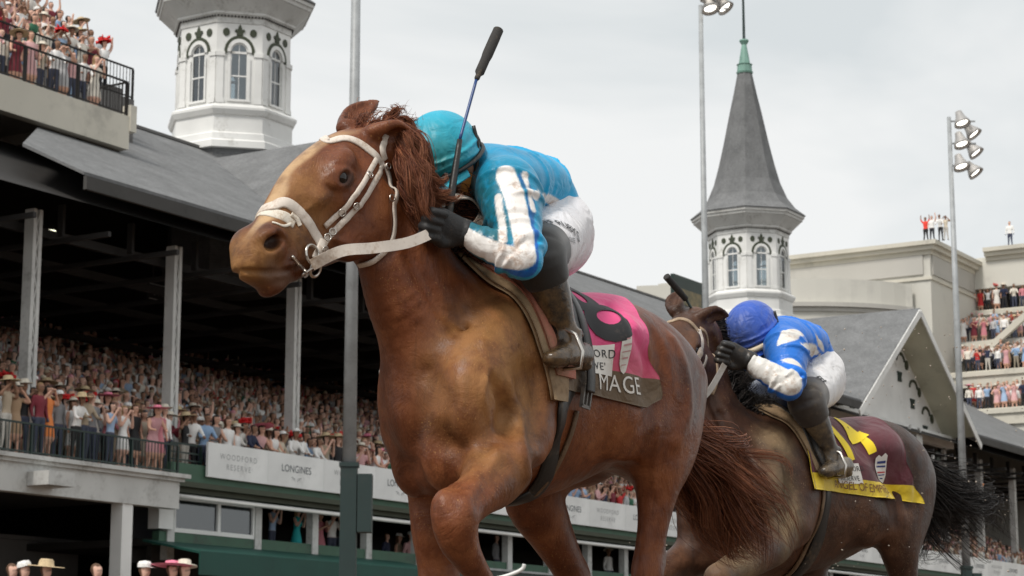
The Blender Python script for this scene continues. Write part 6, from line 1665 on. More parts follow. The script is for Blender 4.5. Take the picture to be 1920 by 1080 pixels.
# ---- leading jockey
cyan = (.004, .38, .70)
m1 = dict(jacket=silk_mat('cyan_silk', cyan, (.86, .83, .80), (.005, .13, .50), (.010, .12, .15), .65),
          breeches=cloth_mat('white_breeches', (.80, .79, .82), (.42, .34, .27), .05, .6, .8, (1, 1, .5), .3, 13, .6), knee=cloth_mat('black_knee_patch', (.022, .021, .02), (.11, .08, .05), .2, .5),
          boot=dirty('muddy_boot', (.018, .016, .015), (.19, .11, .045), .95, .22, 9, .4, 60, .6), glove=dirty('black_glove', (.018, .018, .019), (.09, .07, .055), .35, .6, 25, .4, 140),
          cap=cloth_mat('teal_cap', (.008, .42, .60), (.02, .20, .19), .10, .5, .35, (1, 1, 1), .1, 14, .5), peak=cloth_mat('teal_peak', (.03, .45, .6), (.03, .2, .2), .2, .5), band=M['black_leather'], gaiter=cloth_mat('orange_neck_warmer', (.62, .25, .05), (.2, .1, .05), .3, .7, .4), goggle=plain('goggle_lens', (.03, .03, .035), .08, 0, .8), gstrap=M['black_leather'])
Tj = thingP(P1, 'person', 'jockey in cyan and white silks crouching with raised whip on the leading chestnut horse', 'jockey')
J1 = dict(head=(.512, .0, 1.828), face=(.80, .05, -.62), crown=(.50, 0, .85), chest=(.29, 0, 1.79), mid=(.115, 0, 1.835), waist=(.015, 0, 1.815), pelvis=(-.01, 0, 1.715), shL=(.44, .175, 1.735), shR=(.42, -.175, 1.75), elL=(.545, .295, 1.50), elR=(.44, -.25, 1.53), wrL=(.615, .15, 1.58), wrR=(.56, -.12, 1.62),
          haL=(.685, .115, 1.590), haR=(.625, -.10, 1.63), grip=(.1, .3, .95), hip=(.06, .10, 1.67), knee=(.385, .245, 1.545), ankle=(.285, .275, 1.315), heel=(.205, .28, 1.285), toe=(.41, .30, 1.245), puff=.016, hem=.50, gaiter=True,
          stripes=[([(980, 332), (996, 380), (1001, 430), (1003, 475), (994, 512), (960, 508), (920, 496), (885, 478)], .030, 2), ([(900, 440), (935, 455), (970, 466)], .014, 2), ([(948, 328), (964, 365), (975, 410), (983, 455), (985, 480)], .058, 1),
                   ([(866, 446), (895, 462), (930, 476), (966, 484), (985, 480)], .066, 1), ([(934, 370), (940, 410), (943, 450)], .024, 1), ([(984, 328), (995, 355), (1000, 392)], .020, 1), ([(1006, 366), (1026, 372), (1050, 386)], .030, 1)],
          soil=[((.50, .16, 1.68), .17), ((.40, .0, 1.78), .12), ((.62, .22, 1.55), .10)], bsoil=.5)
SJ1, SB1, Rm1, oh1 = rider(P1, Tj, J1, m1)
# lettering on the breeches
def px_chart(P, S, off=.004):
    o = to_local(P, CAMP)
    return lambda uv, lift: S.cast(np.repeat(o[None], len(uv), 0), np.array([ray(*p) for p in uv]) @ P.A.T, off=off + lift, start=max(0, np.linalg.norm(o) - 1.6))
def skin_text(name, T, P, S, txt, size, uv0, uv1, mat, lift=.002, spacing=1.0, bold=0.0, h=.006):
    """lettering wrapped on a skin, running from uv0 to uv1 of the photograph"""
    V, F = text_shape(txt, size, spacing=spacing, bold=bold); V, F = refine(V, F, h)
    a, b = pix_skin(P, S, [uv0, uv1]); c = (a + b) / 2; n = S.grad(c[None], .03)[0]; x = unit(b - a); x = unit(x - n * (x @ n)); y = np.cross(n, x)
    Pn = c + V[:, :1] * x + V[:, 1:] * y + n * .08
    Q = S.cast(Pn, np.repeat(-n[None], len(Pn), 0), off=lift)
    F = F[(np.abs(S.at(Q)) < .02)[F].all(1) & (np.linalg.norm(Q - c, axis=1) < .2)[F].all(1)]
    return link(name, mesh_np(name, Q, F, [mat]), T)
skin_text('breeches_lettering', Tj, P1, SB1, 'JEFF RUBY\'S', .040, (1016, 418), (1078, 438), M['black_print'], .003, 1.0, .0006)
skin_text('breeches_lettering', Tj, P1, SB1, 'STEAKHOUSE', .022, (1032, 444), (1084, 456), M['black_print'], .003, 1.15)
# stirrup
f0, f1 = np.array(J1['heel']), np.array(J1['toe']); c_ = f0 * .42 + f1 * .58
for sd in (1, -1):
    mb = MB(); cc = c_ * [1, sd, 1]; mb.tube([cc + [0, -.052, -.035], cc + [0, -.058, .01], cc + [0, -.035, .06], cc + [0, 0, .08], cc + [0, .035, .06], cc + [0, .058, .01], cc + [0, .052, -.035], cc + [0, -.052, -.035]], .0055, 8); mb.build('stirrup', M['steel'], Ts, smooth=True)
    mb = MB(); cc = cc + [0, 0, .08]; tp = np.array([.30, sd * .20, 1.47]); mb.tube(cr([cc, cc * .6 + tp * .4 + [.02, sd * .02, 0], tp], 5), .007, 6); mb.build('stirrup_leather', M['brown_leather'], Ts, smooth=True)

# ---- whip
Tw = thingP(P1, 'whip', 'blue and black riding whip held upright by the leading jockey', 'whip')
w0, w1, w2, w3 = (pix_plane(P1, *q) for q in ((834, 445, .115), (862, 262, .12), (893, 150, .125), (935, 55, .13)))
M['whip_blue'] = plain('whip_blue', (.02, .06, .20), .35)
M['whip_foam'] = dirty('whip_foam', (.030, .028, .026), (.12, .09, .06), .3, .8, 20, .3, 200)
mb = MB(); mb.tube(cr([w0, w0 * .5 + w1 * .5, w1], 5), np.linspace(.014, .0075, 11), 10); mb.build('grip', M['black_leather'], Tw, smooth=True)
mb = MB(); mb.tube(cr([w1, (w1 + w2) / 2, w2], 5), .0045, 8); mb.build('shaft', M['whip_blue'], Tw, smooth=True)
mb = MB(); mb.tube(cr([w2, w2 * .85 + w3 * .15, w2 * .5 + w3 * .5, w2 * .1 + w3 * .9, w3], 4), [.005] + [.008] * 3 + [.014] * 4 + [.016] * 4 + [.0155] * 3 + [.0155, .010], 12); mb.build('padded_flap', M['whip_foam'], Tw, smooth=True)

# ---- reins: from the bit to the hands, in the air
Tr = thingP(P1, 'reins', 'wide white reins running from the bit to the leading jockey hands', 'reins')
def air_ribbon(pts, w, th, nrm, n=12):
    C = cr(pts, n); T = np.gradient(C, axis=0); T /= np.linalg.norm(T, axis=1)[:, None]
    N = np.asarray(nrm, float); N = np.broadcast_to(N, C.shape) if N.ndim == 1 else np.array([np.interp(np.linspace(0, 1, len(C)), np.linspace(0, 1, len(N)), N[:, j]) for j in range(3)]).T
    N = N - T * (N * T).sum(1)[:, None]; N /= np.linalg.norm(N, axis=1)[:, None]; B = np.cross(N, T)
    prof = [C - B * w / 2 - N * th / 2, C - B * w / 2 + N * th / 2, C + B * w / 2 + N * th / 2, C + B * w / 2 - N * th / 2]; k = 4; V = np.stack(prof, 1).reshape(-1, 3); m = len(C)
    return V, [(i * k + j, i * k + (j + 1) % k, (i + 1) * k + (j + 1) % k, (i + 1) * k + j) for i in range(m - 1) for j in range(k)] + [(0, 3, 2, 1), ((m - 1) * k, (m - 1) * k + 1, (m - 1) * k + 2, (m - 1) * k + 3)]
def air(name, T, pts, w, th, nrm, mat, **kw):
    V, F = air_ribbon(pts, w, th, nrm, **kw); mb = MB(); mb.raw(V, F); return mb.build(name, mat, T, smooth=False)
bitp = {1: hp1(.352, .066, -.462), -1: hp1(.352, -.066, -.462)}
pp = lambda u, v, l: pix_plane(P1, u, v, l)
near = [bitp[1] + [-.005, .012, .003], pp(640, 471, .035), pp(700, 465, .075), pp(760, 456, .10), pp(800, 441, .115), pp(822, 428, .115)]
air('near_rein', Tr, near, .030, .004, (.25, 1, .1), M['strap'])
air('rein_loop', Tr, [pp(822, 428, .105), pp(832, 392, .09), pp(848, 370, .085), (pp(880, 372, .085)), pp(903, 395, .09), pp(900, 412, .10), pp(885, 430, .11), pp(862, 440, .115)], .026, .004, [(.2, 1, -.5), (.2, 1, .3), (.2, .5, .9), (.2, .9, .5), (.3, 1, 0), (.2, 1, .3)], M['strap'])
far = [bitp[-1], hp1(.15, -.13, -.40), np.array(J1['haR'])]
air('far_rein', Tr, far, .024, .004, (0, 1, .2), M['strap'])

tr_ = thing('rail', 'bent white steel rail end low behind the leading horse', 'rail', (CAMP + ray(940, 1078) * 20).tolist())
q_ = [CAMP + ray(*a) * 20 - np.array(tr_.location) for a in ((900, 1090), (938, 1083), (966, 1074), (980, 1066), (983, 1058))]
mb = MB(); mb.tube(cr(q_, 5), .018, 10); mb.tube([q_[1], q_[1] * [1, 1, 0] + [0, 0, -tr_.location[2]]], .025, 10); mb.build('pipe', M['white'], tr_, smooth=True)

# ------------------------------------------------------------------ mane and tail
def hair_mat(name, dark, mid, light):
    t = NT(name); r = t.attr('rnd'); l = t.attr('along')
    c = t.ramp(r, [(.0, dark), (.55, mid), (1.0, light)]); c = t.mix(t.math('MULTIPLY', l, .35), c, light)
    t.p(Base_Color=c, Roughness=.5, Specular_IOR_Level=.22); return t.m
def add_hair(name, T, strands, r0, mat):
    V, F = hair_mesh(strands, r0); n, m = strands.shape[:2]; me = mesh_np(name, V, F, [mat])
    fattr(me, 'rnd', np.repeat(rng.random(n), m * 3)); fattr(me, 'along', np.tile(np.repeat(np.linspace(0, 1, m) ** 2, 3), n)); return link(name, me, T)
def bundle(path, n, r, m=16, clump=40, wave=.02, lenvar=.35, seed=1, root_r=None, drift=(0, 0, 0)):
    """n strands following a path; r radii along the path (list)"""
    g = np.random.default_rng(seed); P = cr(path, 8); t = np.linspace(0, 1, len(P)); k = clump
    cd = g.normal(size=(k, 3)); cd /= np.linalg.norm(cd, axis=1)[:, None]; cd *= g.random((k, 1)) ** .4; cph = g.uniform(0, 6.28, (k, 3)); cl = 1 - g.random(k) * lenvar
    ci = g.integers(k, size=n); tt = np.linspace(0, 1, m)
    L = cl[ci] * (1 - g.random(n) * .12); T_ = tt[None] * L[:, None]
    C = np.stack([np.interp(T_, t, P[:, j]) for j in range(3)], -1); R_ = np.interp(T_, np.linspace(0, 1, len(r)), r)
    d = g.normal(size=(n, 3)) * .22; off = cd[ci] + d
    wv = np.sin(T_[..., None] * g.uniform(5, 9, (k, 1, 3))[ci] + cph[ci][:, None]) * wave * T_[..., None] * 2
    return C + off[:, None] * R_[..., None] + wv + np.asarray(drift) * (T_[..., None] ** 2)
M['hair_red'] = hair_mat('chestnut_hair', (.045, .012, .007), (.15, .040, .018), (.36, .15, .075))
M['hair_dark'] = hair_mat('dark_brown_hair', (.010, .005, .004), (.03, .012, .009), (.09, .04, .028))
M['hair_black'] = hair_mat('black_hair', (.004, .004, .004), (.012, .010, .010), (.06, .05, .045))
pl = lambda u, v, l: pix_plane(P1, u, v, l)
tb = np.array([-.60, 0, 1.40])
tail = [tb, np.array([-.69, 0, 1.34]), np.array([-.77, 0, 1.2]), pl(1318, 870, -.02), pl(1345, 935, -.02), pl(1390, 985, -.02), pl(1445, 1025, 0)]
st = np.concatenate([bundle(tail, 4200, [.025, .045, .07, .10, .115, .105, .06], 20, 70, .035, .45, 3), bundle([tail[0], tail[1], tail[2], pl(1340, 840, .02), pl(1395, 895, .04), pl(1440, 975, .05)], 420, [.02, .035, .05, .06, .06, .03], 20, 14, .05, .3, 5)])
st = st[:, :, :]
add_hair('tail', T1, st, .0019, M['hair_red'])
mb = MB(); mb.tube(cr([tb + [.06, 0, -.02], tb, tail[1], tail[2], tail[2] * .6 + tail[3] * .4], 6), np.linspace(.045, .02, 25), 10); mb.build('dock', M['hair_dark'], T1, smooth=True)
def mane(P, S, T, roots, n, dirs, length, seed, r0, mat, spread=.35, m=14, grav=.25, lat=.02, wave=.02):
    """strands rooted along the crest; dirs: blow direction at both ends"""
    g = np.random.default_rng(seed); C = cr(roots, 10); k = 60
    tk = g.random(k); base = np.stack([np.interp(tk, np.linspace(0, 1, len(C)), C[:, j]) for j in range(3)], 1)
    D0 = np.array([np.interp(tk, [0, 1], [dirs[0][j], dirs[1][j]]) for j in range(3)]).T + g.normal(size=(k, 3)) * spread; D0 /= np.linalg.norm(D0, axis=1)[:, None]
    Lk = np.interp(tk, np.linspace(0, 1, len(length)), length) * (1 - .45 * g.random(k)); ci = g.integers(k, size=n)
    b = base[ci] + g.normal(size=(n, 3)) * [.02, lat, .014]; b = S.snap(b, -.004)
    d = D0[ci] + g.normal(size=(n, 3)) * .10; L = Lk[ci] * (1 - .25 * g.random(n)); t = np.linspace(0, 1, m)[None, :, None]; ph = g.uniform(0, 6, (k, 1, 3))[ci]
    return b[:, None] + d[:, None] * t * L[:, None, None] - np.array([0, 0, grav]) * t ** 2 * L[:, None, None] + np.sin(t * 6 + ph) * wave * t
cpts = S1.snap([(.60, -.055, 1.92), (.575, -.055, 1.80), (.55, -.05, 1.70), (.50, -.04, 1.60), (.42, -.02, 1.53), (.33, 0, 1.52)])
st = mane(P1, S1, T1, cpts[:4], 3200, [(-.85, .40, .10), (-.75, .50, .0)], [.12, .16, .20, .20], 4, 0, None, .16, grav=.45, lat=.03, wave=.012, m=18)
add_hair('mane', T1, st, .0016, M['hair_red'])
st = mane(P1, S1, T1, cpts[:3], 260, [(-.45, .15, .8), (-.75, .2, .45)], [.10, .12, .10], 5, 0, None, .22, grav=.2, wave=.012)
add_hair('mane', T1, st, .0013, M['hair_red'])
st = mane(P1, S1, T1, cpts[2:], 5200, [(-.5, .12, .55), (-.6, .05, .5)], [.20, .20, .16, .12], 8, 0, None, .20, lat=.05, wave=.012)
add_hair('mane', T1, st, .0024, M['hair_dark'])  # dark strands added to stand in for the shadow under the jockey's chest
locks = [([(738, 235, -.03), (765, 262, .03), (788, 310, .075), (806, 365, .10)], .030, 420), ([(745, 268, 0), (768, 310, .06), (786, 355, .095), (798, 402, .105)], .032, 460), ([(752, 305, .02), (782, 340, .07), (815, 362, .105), (846, 372, .11)], .026, 380),
         ([(758, 345, .03), (786, 378, .07), (808, 402, .095), (832, 408, .105)], .028, 380), ([(768, 385, .03), (792, 415, .065), (808, 438, .085)], .028, 320), ([(748, 285, .01), (780, 318, .06), (806, 336, .09), (838, 344, .11)], .020, 220),
         ([(716, 246, -.04), (728, 222, -.04), (742, 208, -.03), (756, 212, -.02)], .010, 50), ([(725, 250, -.03), (746, 234, -.02), (768, 238, 0), (784, 254, .02)], .014, 120), ([(735, 256, -.02), (756, 246, 0), (778, 258, .03), (794, 284, .05)], .016, 150), ([(684, 252, -.04), (694, 240, -.04), (714, 236, -.03), (740, 244, -.02)], .010, 110)]
for i, (pp_, r_, n_) in enumerate(locks):
    add_hair('mane', T1, bundle([pl(*q) for q in pp_], n_ * 5, [r_ * .5, r_, r_, r_ * .7], 14, 30, .010, .5, 40 + i), .0011, M['hair_red'])
hp1, hv1 = head_tf(P1)
fl = S1.snap([hp1(.06, .0, .0), hp1(.10, -.01, -.01), hp1(.13, -.015, -.02)])
st = mane(P1, S1, T1, fl, 160, [(-.75, .1, .45), (-.45, .0, .75)], [.15, .12, .10], 12, 0, None, .22, grav=.15, wave=.012)
add_hair('forelock', T1, st, .0011, M['hair_red'])
# whiskers on the chin

# ------------------------------------------------------------------ second horse and rider
P2 = Pose(); P2.O = np.array([1.2015, 8.875, 0]); P2.psi = R(40); P2.A = body_axes(P2.O, P2.psi)
P2.lo, P2.hi = (-.95, -.40, -.02), (1.30, .42, 2.02)
P2.poll = (.535, -.13, 1.86); P2.hyaw = R(-13); P2.hpitch = 0.0; P2.hs = 1.0; P2.hx = 1.04; P2.sl = (1.0, .85); P2.dz = -.07
P2.q = (-.03, -.09); P2.nd = (.93, -.37); P2.sx = (.06, .03)
P2.trunk = [(.58, 1.05, .12, .09), (.52, 1.06, .22, .15), (.41, 1.09, .29, .185), (.26, 1.12, .345, .205), (.08, 1.145, .34, .225), (-.14, 1.165, .31, .245),
            (-.34, 1.20, .275, .245), (-.52, 1.24, .25, .225), (-.66, 1.26, .19, .18), (-.78, 1.24, .11, .11)]
P2.neck = [(x - d, y * .7 - d * .75, z - .085 + d * .45, a, b) for (x, y, z, a, b), d in zip(P1.neck, (0, 0, .02, .06, .09, .105, .11))]
P2.ears = [(1, (.125, .052, -.055), (.085, .10, -.035), (.035, .150, -.040), (-.15, .72, -.45)), (-1, (.125, -.045, -.02), (.07, -.075, .035), (.02, -.07, .085), (.80, .35, .1))]
sh = lambda L, dx, dz: [(x + dx, y, z + dz, a, b) for x, y, z, a, b in L]
P2.legs = [
    dict(st=[(.43, .16, .98, .11, .08), (.52, .195, .91, .092, .075), (.66, .22, .86, .080, .066), (.80, .235, .81, .064, .058), (.90, .24, .775, .058, .054), (.955, .24, .74, .058, .055), (.945, .24, .69, .046, .044), (.90, .24, .62, .034, .034), (.84, .23, .52, .033, .031), (.79, .22, .43, .044, .04), (.74, .22, .38, .034, .034), (.68, .22, .33, .038, .038), (.62, .22, .27, .055, .05)],
         bumps=[((.975, .24, .755), (.035, .045, .04), .03)]),
    dict(st=[(.43, -.13, .98, .11, .08), (.56, -.15, .88, .085, .070), (.72, -.16, .80, .066, .058), (.86, -.16, .73, .056, .052), (.93, -.16, .70, .056, .054), (.92, -.16, .64, .045, .044), (.87, -.16, .56, .034, .034), (.80, -.16, .44, .033, .031), (.76, -.16, .36, .044, .04), (.70, -.16, .30, .036, .036), (.64, -.16, .24, .05, .048)], bumps=[]),
    dict(st=[(-.52, .13, 1.25, .25, .125), (-.50, .165, 1.08, .19, .105), (-.48, .18, .96, .13, .080), (-.50, .18, .86, .085, .062), (-.53, .175, .76, .060, .048), (-.56, .165, .68, .056, .042), (-.57, .16, .62, .062, .046), (-.55, .16, .54, .042, .036), (-.52, .16, .40, .034, .032), (-.50, .16, .28, .045, .04), (-.45, .16, .19, .034, .034), (-.40, .16, .11, .05, .048), (-.37, .16, .04, .06, .056)], bumps=[((-.38, .19, 1.05), (.08, .06, .09), .06)]),
    dict(st=[(-.45, -.13, 1.20, .22, .12), (-.34, -.16, 1.0, .17, .10), (-.30, -.17, .87, .12, .08), (-.36, -.165, .76, .08, .06), (-.44, -.155, .66, .062, .05), (-.48, -.15, .60, .066, .046), (-.47, -.15, .52, .044, .038), (-.42, -.15, .38, .034, .032), (-.38, -.15, .26, .045, .04), (-.33, -.15, .17, .035, .035), (-.28, -.15, .09, .055, .05)], bumps=[]),
]
P2.extra = [((-.22, .19, 1.06), (.09, .045, .12), .09, 'u'), ((-.25, .315, 1.20), (.09, .05, .09), .10, 's')]
S2 = horse_field(P2, .0125, .0075); S2.zc = 1.18
strokes(P2, S2, [('s', .016, .05, .008, [(1640, 900), (1668, 930), (1680, 980)]), ('u', .014, .05, -.005, [(1395, 830), (1430, 900), (1445, 960)]), ('s', .014, .05, .006, [(1470, 860), (1480, 930), (1470, 1000)]), ('s', .012, .04, .006, [(1350, 780), (1375, 850), (1385, 920)]), ('s', .014, .05, .006, [(1700, 840), (1712, 890), (1702, 950)])])
V, F = S2.smoothed(1)
m_bay = coat('dark_bay_coat', [(.028, .012, .007), (.070, .030, .017), (.15, .068, .036)], (.36, .27, .15), (.014, .010, .009), .40)
T2 = thingP(P2, 'racehorse', 'dark bay racehorse with yellow 14 cloth galloping behind the chestnut', 'horse')
me = mesh_np('body', V, F, [m_bay])
def dust2(V, H):
    d = sm(np.linalg.norm((V - [.52, .20, 1.02]) / [.17, .3, .30], axis=1), 1.0, .2)
    d = np.maximum(d, .7 * sm(np.linalg.norm((V - [.46, .2, 1.30]) / [.12, .3, .12], axis=1), 1.0, .2))
    d = np.maximum(d, .9 * sm(np.linalg.norm((V - [.85, .2, .78]) / [.22, .22, .14], axis=1), 1.0, .3))
    return np.clip(d, 0, 1)
horse_attrs(P2, me, V, 0.0, .45, dust2); link('body', me, T2); eyes(P2, T2)
hp2, hv2 = head_tf(P2); SK2 = lambda *uv: pix_skin(P2, S2, uv)
br2 = thingP(P2, 'bridle', 'white and tan bridle on the dark bay horse behind', 'bridle')
r2 = lambda name, T, pts, w, th=.004, mat='strap', **kw: rib_part(name, P2, S2, T, pts, w, th, M[mat], **kw)
M['strap_tan'] = dirty('tan_strap', (.45, .33, .22), (.20, .13, .08), .6, .5, 14, .12, 90)
r2('browband', br2, np.concatenate([sidepts(P2, [(.14, -.09, -.10)]), SK2((1256, 604), (1272, 598), (1292, 603), (1310, 622))]), .022, mat='strap_tan')
r2('cheekpiece', br2, SK2((1309, 618), (1316, 640), (1310, 665), (1302, 692)), .034)
r2('cheekpiece', br2, sidepts(P2, [(.17, .09, -.22), (.24, .09, -.31), (.33, .07, -.42)]), .02)
r2('throatlatch', br2, SK2((1312, 615), (1328, 640), (1342, 672), (1346, 705), (1335, 740)), .014, mat='strap_tan')
r2('noseband', br2, sidepts(P2, [(.40, -.07, -.36), (.42, 0, -.29), (.41, .06, -.36), (.36, .08, -.44)]), .026)
# cloth
M['maroon'] = cloth_mat('maroon_cloth', (.10, .012, .022), (.10, .05, .03), .35, .7, .5, (1, 1, 1), .2, 9, .4)
M['yellow'] = cloth_mat('yellow_band', (.78, .56, .02), (.30, .20, .05), .25, .6, .4, (1, 1, 1), .2, 12, .6)
M['yellow_print'] = plain('yellow_print', (.88, .66, .02), .6)
xr2 = lambda a: float(np.interp(a, [0, .2, .9, 1.2, 1.5, 1.8, 2.1], [-.46, -.44, -.36, -.37, -.42, -.47, -.3]))
xf2 = lambda a: .33
Vc, Fc, mc, cl2 = saddlecloth('saddlecloth', P2, S2, T2, xr2, xf2, 1.78, None, 1.52, .04, .006, 9)
Tc2 = thingP(P2, 'saddlecloth', 'maroon cloth with yellow 14 and yellow lettered band under the second jockey', 'saddlecloth')
o_ = link('cloth', mesh_np('cloth', Vc, Fc, [M['maroon'], M['yellow']], mc), Tc2); fattr(o_.data, 'soil', np.zeros(len(Vc)))
def chart2(x0, a0): return lambda x, y, lift: cl2(x0 - x, a0 - y / .255, lift)
def cpx2(u, v): p = pix_skin(P2, S2, (u, v), .016)[0]; return p[0], math.atan2(p[1], p[2] - 1.18)
x8, a8 = cpx2(1590, 822); decal('number', Tc2, chart2(x8, a8), text_shape('14', .27, bold=.008), (0, 0), .22, M['yellow_print'], .0045, .010)
xl, al = cpx2(1590, 888); decal('sponsor_patch', Tc2, chart2(xl, al), rect(.15, .085), (0, 0), .05, M['white_print'], .0035, .012)
for t_, dy in (('WOODFORD', .019), ('RESERVE', -.021)): decal('patch_lettering', Tc2, chart2(xl, al), text_shape(t_, .030, spacing=1.05), (0, dy), .05, M['black_print'], .0052, .006)
xe, ae = cpx2(1650, 880); decal('derby_emblem', Tc2, chart2(xe, ae), shield(.070, .11), (0, 0), .1, M['white_print'], .0035, .012)
M['navy_print'] = plain('navy_print', (.03, .05, .20), .6); M['red_print'] = plain('red_print', (.5, .04, .05), .6)
for mt, (dx, dy, w_, h_) in zip(('navy_print', 'navy_print', 'red_print', 'navy_print', 'navy_print'), [(0, .028, .045, .008), (0, .014, .052, .006), (0, -.008, .052, .005), (0, -.018, .045, .004), (0, -.032, .022, .005)]): decal('emblem_mark', Tc2, chart2(xe, ae), rect(w_, h_), (dx, dy), .1, M[mt], .0052, .01)
M['brown_print'] = plain('brown_print', (.20, .08, .02), .6)
xm, am = cpx2(1634, 940); am = 1.655
decal('name_lettering', Tc2, chart2(xm + .075, am), text_shape('ANGEL OF EMPIRE', .047, spacing=.95), (0, 0), 0.0, M['brown_print'], .0042, .008)
Ts2 = thingP(P2, 'saddle', 'small black racing saddle with girth and stirrup on the dark bay horse', 'saddle')
sad_patch(P2, S2, 'saddle_pad', Ts2, lambda a: (np.interp(a, [0, .5, 1.3, 2.0], [.42, .40, .32, .28]), np.interp(a, [0, 2.0], [.2, .2])), (0.02, 1.5), .020, M['pad_tan'])
sad_patch(P2, S2, 'saddle_flap', Ts2, lambda a: (np.interp(a, [0, .5, 1.2, 1.6], [.33, .34, .31, .26]), np.interp(a, [0, .6, 1.6], [-.07, .08, .14])), (0.02, 1.5), .036, M['black_leather'])
r2('girth', Ts2, surf(S2, [.17] * 8, [1.5, 1.8, 2.1, 2.4, 2.7, 3.0, 3.2, 3.5], .02), .075, .008, 'black_leather', off=.006)
r2('girth_strap', Ts2, surf(S2, [.235] * 7, [1.2, 1.5, 1.8, 2.1, 2.4, 2.7, 3.0], .02), .022, .006, 'brown_leather', off=.006)
royal = (.008, .17, .68)
m2 = dict(jacket=silk_mat('blue_silk', royal, (.74, .72, .68), (.006, .09, .40), (.02, .07, .20), .6),
          breeches=cloth_mat('white_breeches_b', (.80, .79, .80), (.42, .34, .27), .3, .6, .8, (1, 1, .5), .3, 13, .6), knee=cloth_mat('brown_knee_patch', (.045, .035, .028), (.16, .12, .07), .4, .5),
          boot=dirty('muddy_brown_boot', (.05, .04, .033), (.20, .14, .075), .9, .25, 9, .4, 60, .6), glove=M['black_leather'],
          cap=cloth_mat('royal_cap', (.012, .09, .52), (.03, .05, .16), .15, .5, .4, (1, 1, 1), .3, 14, .5), peak=cloth_mat('royal_peak', (.012, .09, .52), (.03, .05, .16), .2, .5), band=cloth_mat('gold_white_band', (.62, .52, .36), (.3, .2, .1), .3, .5), gaiter=cloth_mat('tan_neck_warmer', (.42, .24, .12), (.2, .1, .05), .3, .7, .4), goggle=plain('goggle_amber', (.30, .16, .05), .1, 0, .8), gstrap=M['black_leather'])
J2 = dict(head=(.335, 0, 1.77), face=(.80, .05, -.62), crown=(.50, 0, .85), chest=(.20, 0, 1.735), mid=(.045, 0, 1.77), waist=(-.045, 0, 1.74), pelvis=(-.065, 0, 1.645), shL=(.36, .175, 1.69), shR=(.34, -.175, 1.70), elL=(.52, .285, 1.51), elR=(.46, -.29, 1.50), wrL=(.595, .15, 1.620), wrR=(.56, -.15, 1.62),
          haL=(.655, .105, 1.640), haR=(.62, -.11, 1.64), grip=(.1, .3, .95), hip=(0., .10, 1.60), knee=(.33, .245, 1.475), ankle=(.20, .275, 1.265), heel=(.10, .28, 1.235), toe=(.30, .30, 1.195), puff=.014, hem=.45, band_r=.013, gaiter=True,
          stripes=[([(1390, 668), (1420, 684), (1455, 702), (1482, 714)], .115, 1), ([(1456, 650), (1480, 628), (1506, 626)], .070, -1), ([(1500, 668), (1520, 656), (1540, 668)], .060, -1), ([(1462, 676), (1484, 676), (1504, 690)], .034, -1), ([(1500, 642), (1512, 650), (1522, 664)], .03, -1), ([(1520, 620), (1535, 640), (1545, 660)], .03, -1)],
          soil=[((.40, .14, 1.62), .14)], bsoil=.7, capsoil=(.12, .0, .02))
Tj2 = thingP(P2, 'person', 'jockey in royal blue silks with white diamonds crouching on the dark bay horse', 'jockey')
SJ2, SB2, Rm2, oh2 = rider(P2, Tj2, J2, m2)
skin_text('breeches_lettering', Tj2, P2, SB2, 'ISRAEL', .050, (1512, 728), (1550, 708), M['black_print'], .003, 1.0, .001)
mb = MB(); c_ = np.array(J2['heel']) * .42 + np.array(J2['toe']) * .58
for sd in (1, -1):
    mb = MB(); cc = c_ * [1, sd, 1]; mb.tube([cc + [0, -.052, -.035], cc + [0, -.058, .01], cc + [0, -.035, .06], cc + [0, 0, .08], cc + [0, .035, .06], cc + [0, .058, .01], cc + [0, .052, -.035], cc + [0, -.052, -.035]], .0055, 8); mb.build('stirrup', M['steel'], Ts2, smooth=True)
    mb = MB(); cc = cc + [0, 0, .08]; tp = np.array([.24, sd * .20, 1.40]); mb.tube(cr([cc, cc * .6 + tp * .4 + [.02, sd * .02, 0], tp], 5), .007, 6); mb.build('stirrup_leather', M['brown_leather'], Ts2, smooth=True)
Tw2 = thingP(P2, 'whip', 'short dark green whip held up beside the dark bay horse ears', 'whip'); q = lambda u, v: pix_plane(P2, u, v, -.11)
w0, w1, w2 = q(1316, 612), q(1287, 562), q(1249, 518); hR = np.array(J2['haR'])
mb = MB(); mb.tube(cr([hR, hR * .4 + w0 * .6, w0], 4), .006, 8); mb.tube([w0, w1], .0055, 8); mb.build('shaft', M['pole_dark'], Tw2, smooth=True)
mb = MB(); mb.tube(cr([w1, w1 * .8 + w2 * .2, w1 * .1 + w2 * .9, w2], 4), [.006] + [.013] * 4 + [.0145] * 4 + [.015] * 3 + [.009], 12); mb.build('padded_flap', M['whip_foam'], Tw2, smooth=True)
Tr2 = thingP(P2, 'reins', 'grey white reins running to the second jockey hands', 'reins')
bp = hp2(.352, .066, -.462)
M['rein_grey'] = dirty('grey_rein', (.34, .32, .30), (.2, .16, .12), .5, .6)
air('near_rein', Tr2, [bp, bp * .6 + np.array(J2['haL']) * .4 + [0, .03, -.02], np.array(J2['haL']) + [.01, .005, .0]], .024, .004, (.25, 1, .1), M['rein_grey'])
air('far_rein', Tr2, [hp2(.352, -.066, -.462), hp2(.15, -.13, -.38), np.array(J2['haR'])], .022, .004, (0, 1, .2), M['rein_grey'])
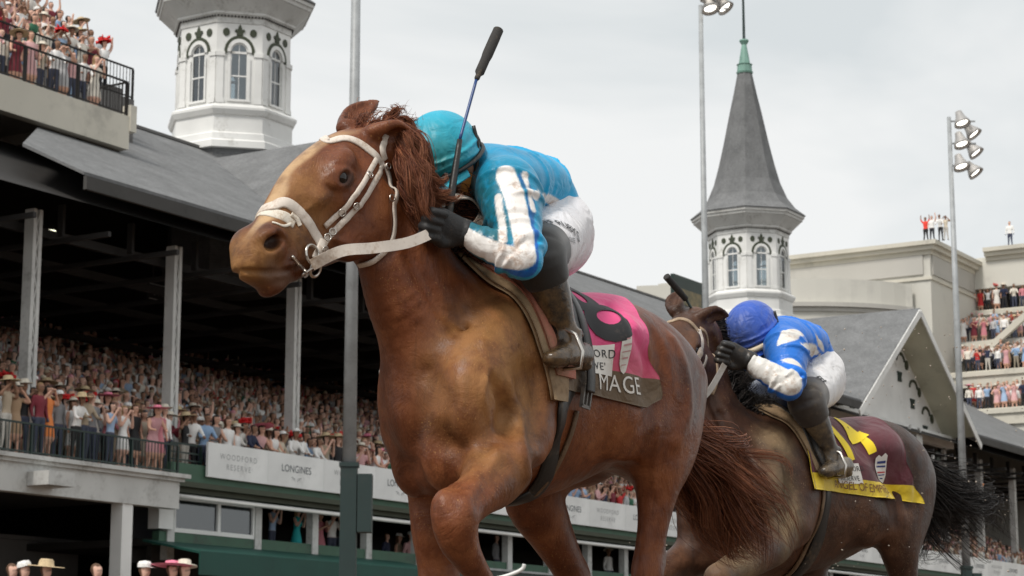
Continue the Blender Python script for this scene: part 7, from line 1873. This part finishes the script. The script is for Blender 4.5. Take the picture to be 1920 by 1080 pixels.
# hair
p2 = lambda u, v, l: pix_plane(P2, u, v, l)
tb = np.array([-.80, 0, 1.36])
tl = [tb, np.array([-.88, 0, 1.33]), p2(1758, 925, 0), p2(1790, 950, 0), p2(1830, 975, 0), p2(1870, 985, 0)]
st = np.concatenate([bundle(tl, 1500, [.03, .06, .10, .13, .12, .08], 18, 60, .05, .5, 13), bundle([tb, np.array([-.88, 0, 1.28]), p2(1745, 980, 0), p2(1765, 1020, 0), p2(1800, 1060, 0)], 500, [.03, .05, .06, .09, .10], 18, 26, .05, .5, 15)])
add_hair('tail', T2, st, .0021, M['hair_black'])
mb = MB(); mb.tube(cr([tb + [.08, 0, -.02], tb, tl[1], tl[2]], 6), np.linspace(.045, .02, 19), 10); mb.build('dock', M['hair_black'], T2, smooth=True)
cp = S2.snap([(.50, -.12, 1.85), (.48, -.11, 1.75), (.49, -.07, 1.63), (.50, -.03, 1.51), (.42, -.02, 1.44), (.33, 0, 1.43)])
add_hair('mane', T2, mane(P2, S2, T2, cp[:4], 2400, [(-.85, .08, .25), (-.85, .08, .1)], [.10, .13, .14, .12], 24, 0, None, .18, grav=.35, wave=.012), .0017, M['hair_black'])
add_hair('mane', T2, mane(P2, S2, T2, cp[2:], 2600, [(-.5, .05, .5), (-.6, .05, .4)], [.16, .15, .14, .10], 28, 0, None, .2, lat=.05), .0022, M['hair_black'])

# dirt thrown up by the hooves
g_ = np.random.default_rng(77); Vd, Fd = [], []
for i in range(260):
    far = g_.random() < .75
    u_, v_ = (g_.uniform(1560, 1930), g_.uniform(600, 1075)) if far else (g_.uniform(1180, 1600), g_.uniform(950, 1078)); p_ = CAMP + ray(u_, v_) * g_.uniform(8.2, 12.5); r_ = g_.uniform(.0015, .0048) * (1.5 if g_.random() < .1 else 1)
    d_ = g_.normal(size=(6, 3)) * .25 + np.array([(1, 0, 0), (-1, 0, 0), (0, 1, 0), (0, -1, 0), (0, 0, 1), (0, 0, -1)]); Vd.append(p_ + d_ * r_); Fd.append(np.array([(0, 2, 4), (2, 1, 4), (1, 3, 4), (3, 0, 4), (2, 0, 5), (1, 2, 5), (3, 1, 5), (0, 3, 5)]) + i * 6)
tag(link('flying_dirt', mesh_np('flying_dirt', np.concatenate(Vd), np.concatenate(Fd), [simple('dirt_clod', (.42, .36, .30), .9)])), 'small clods of dirt flying up around the second horse', 'dirt', kind='stuff')
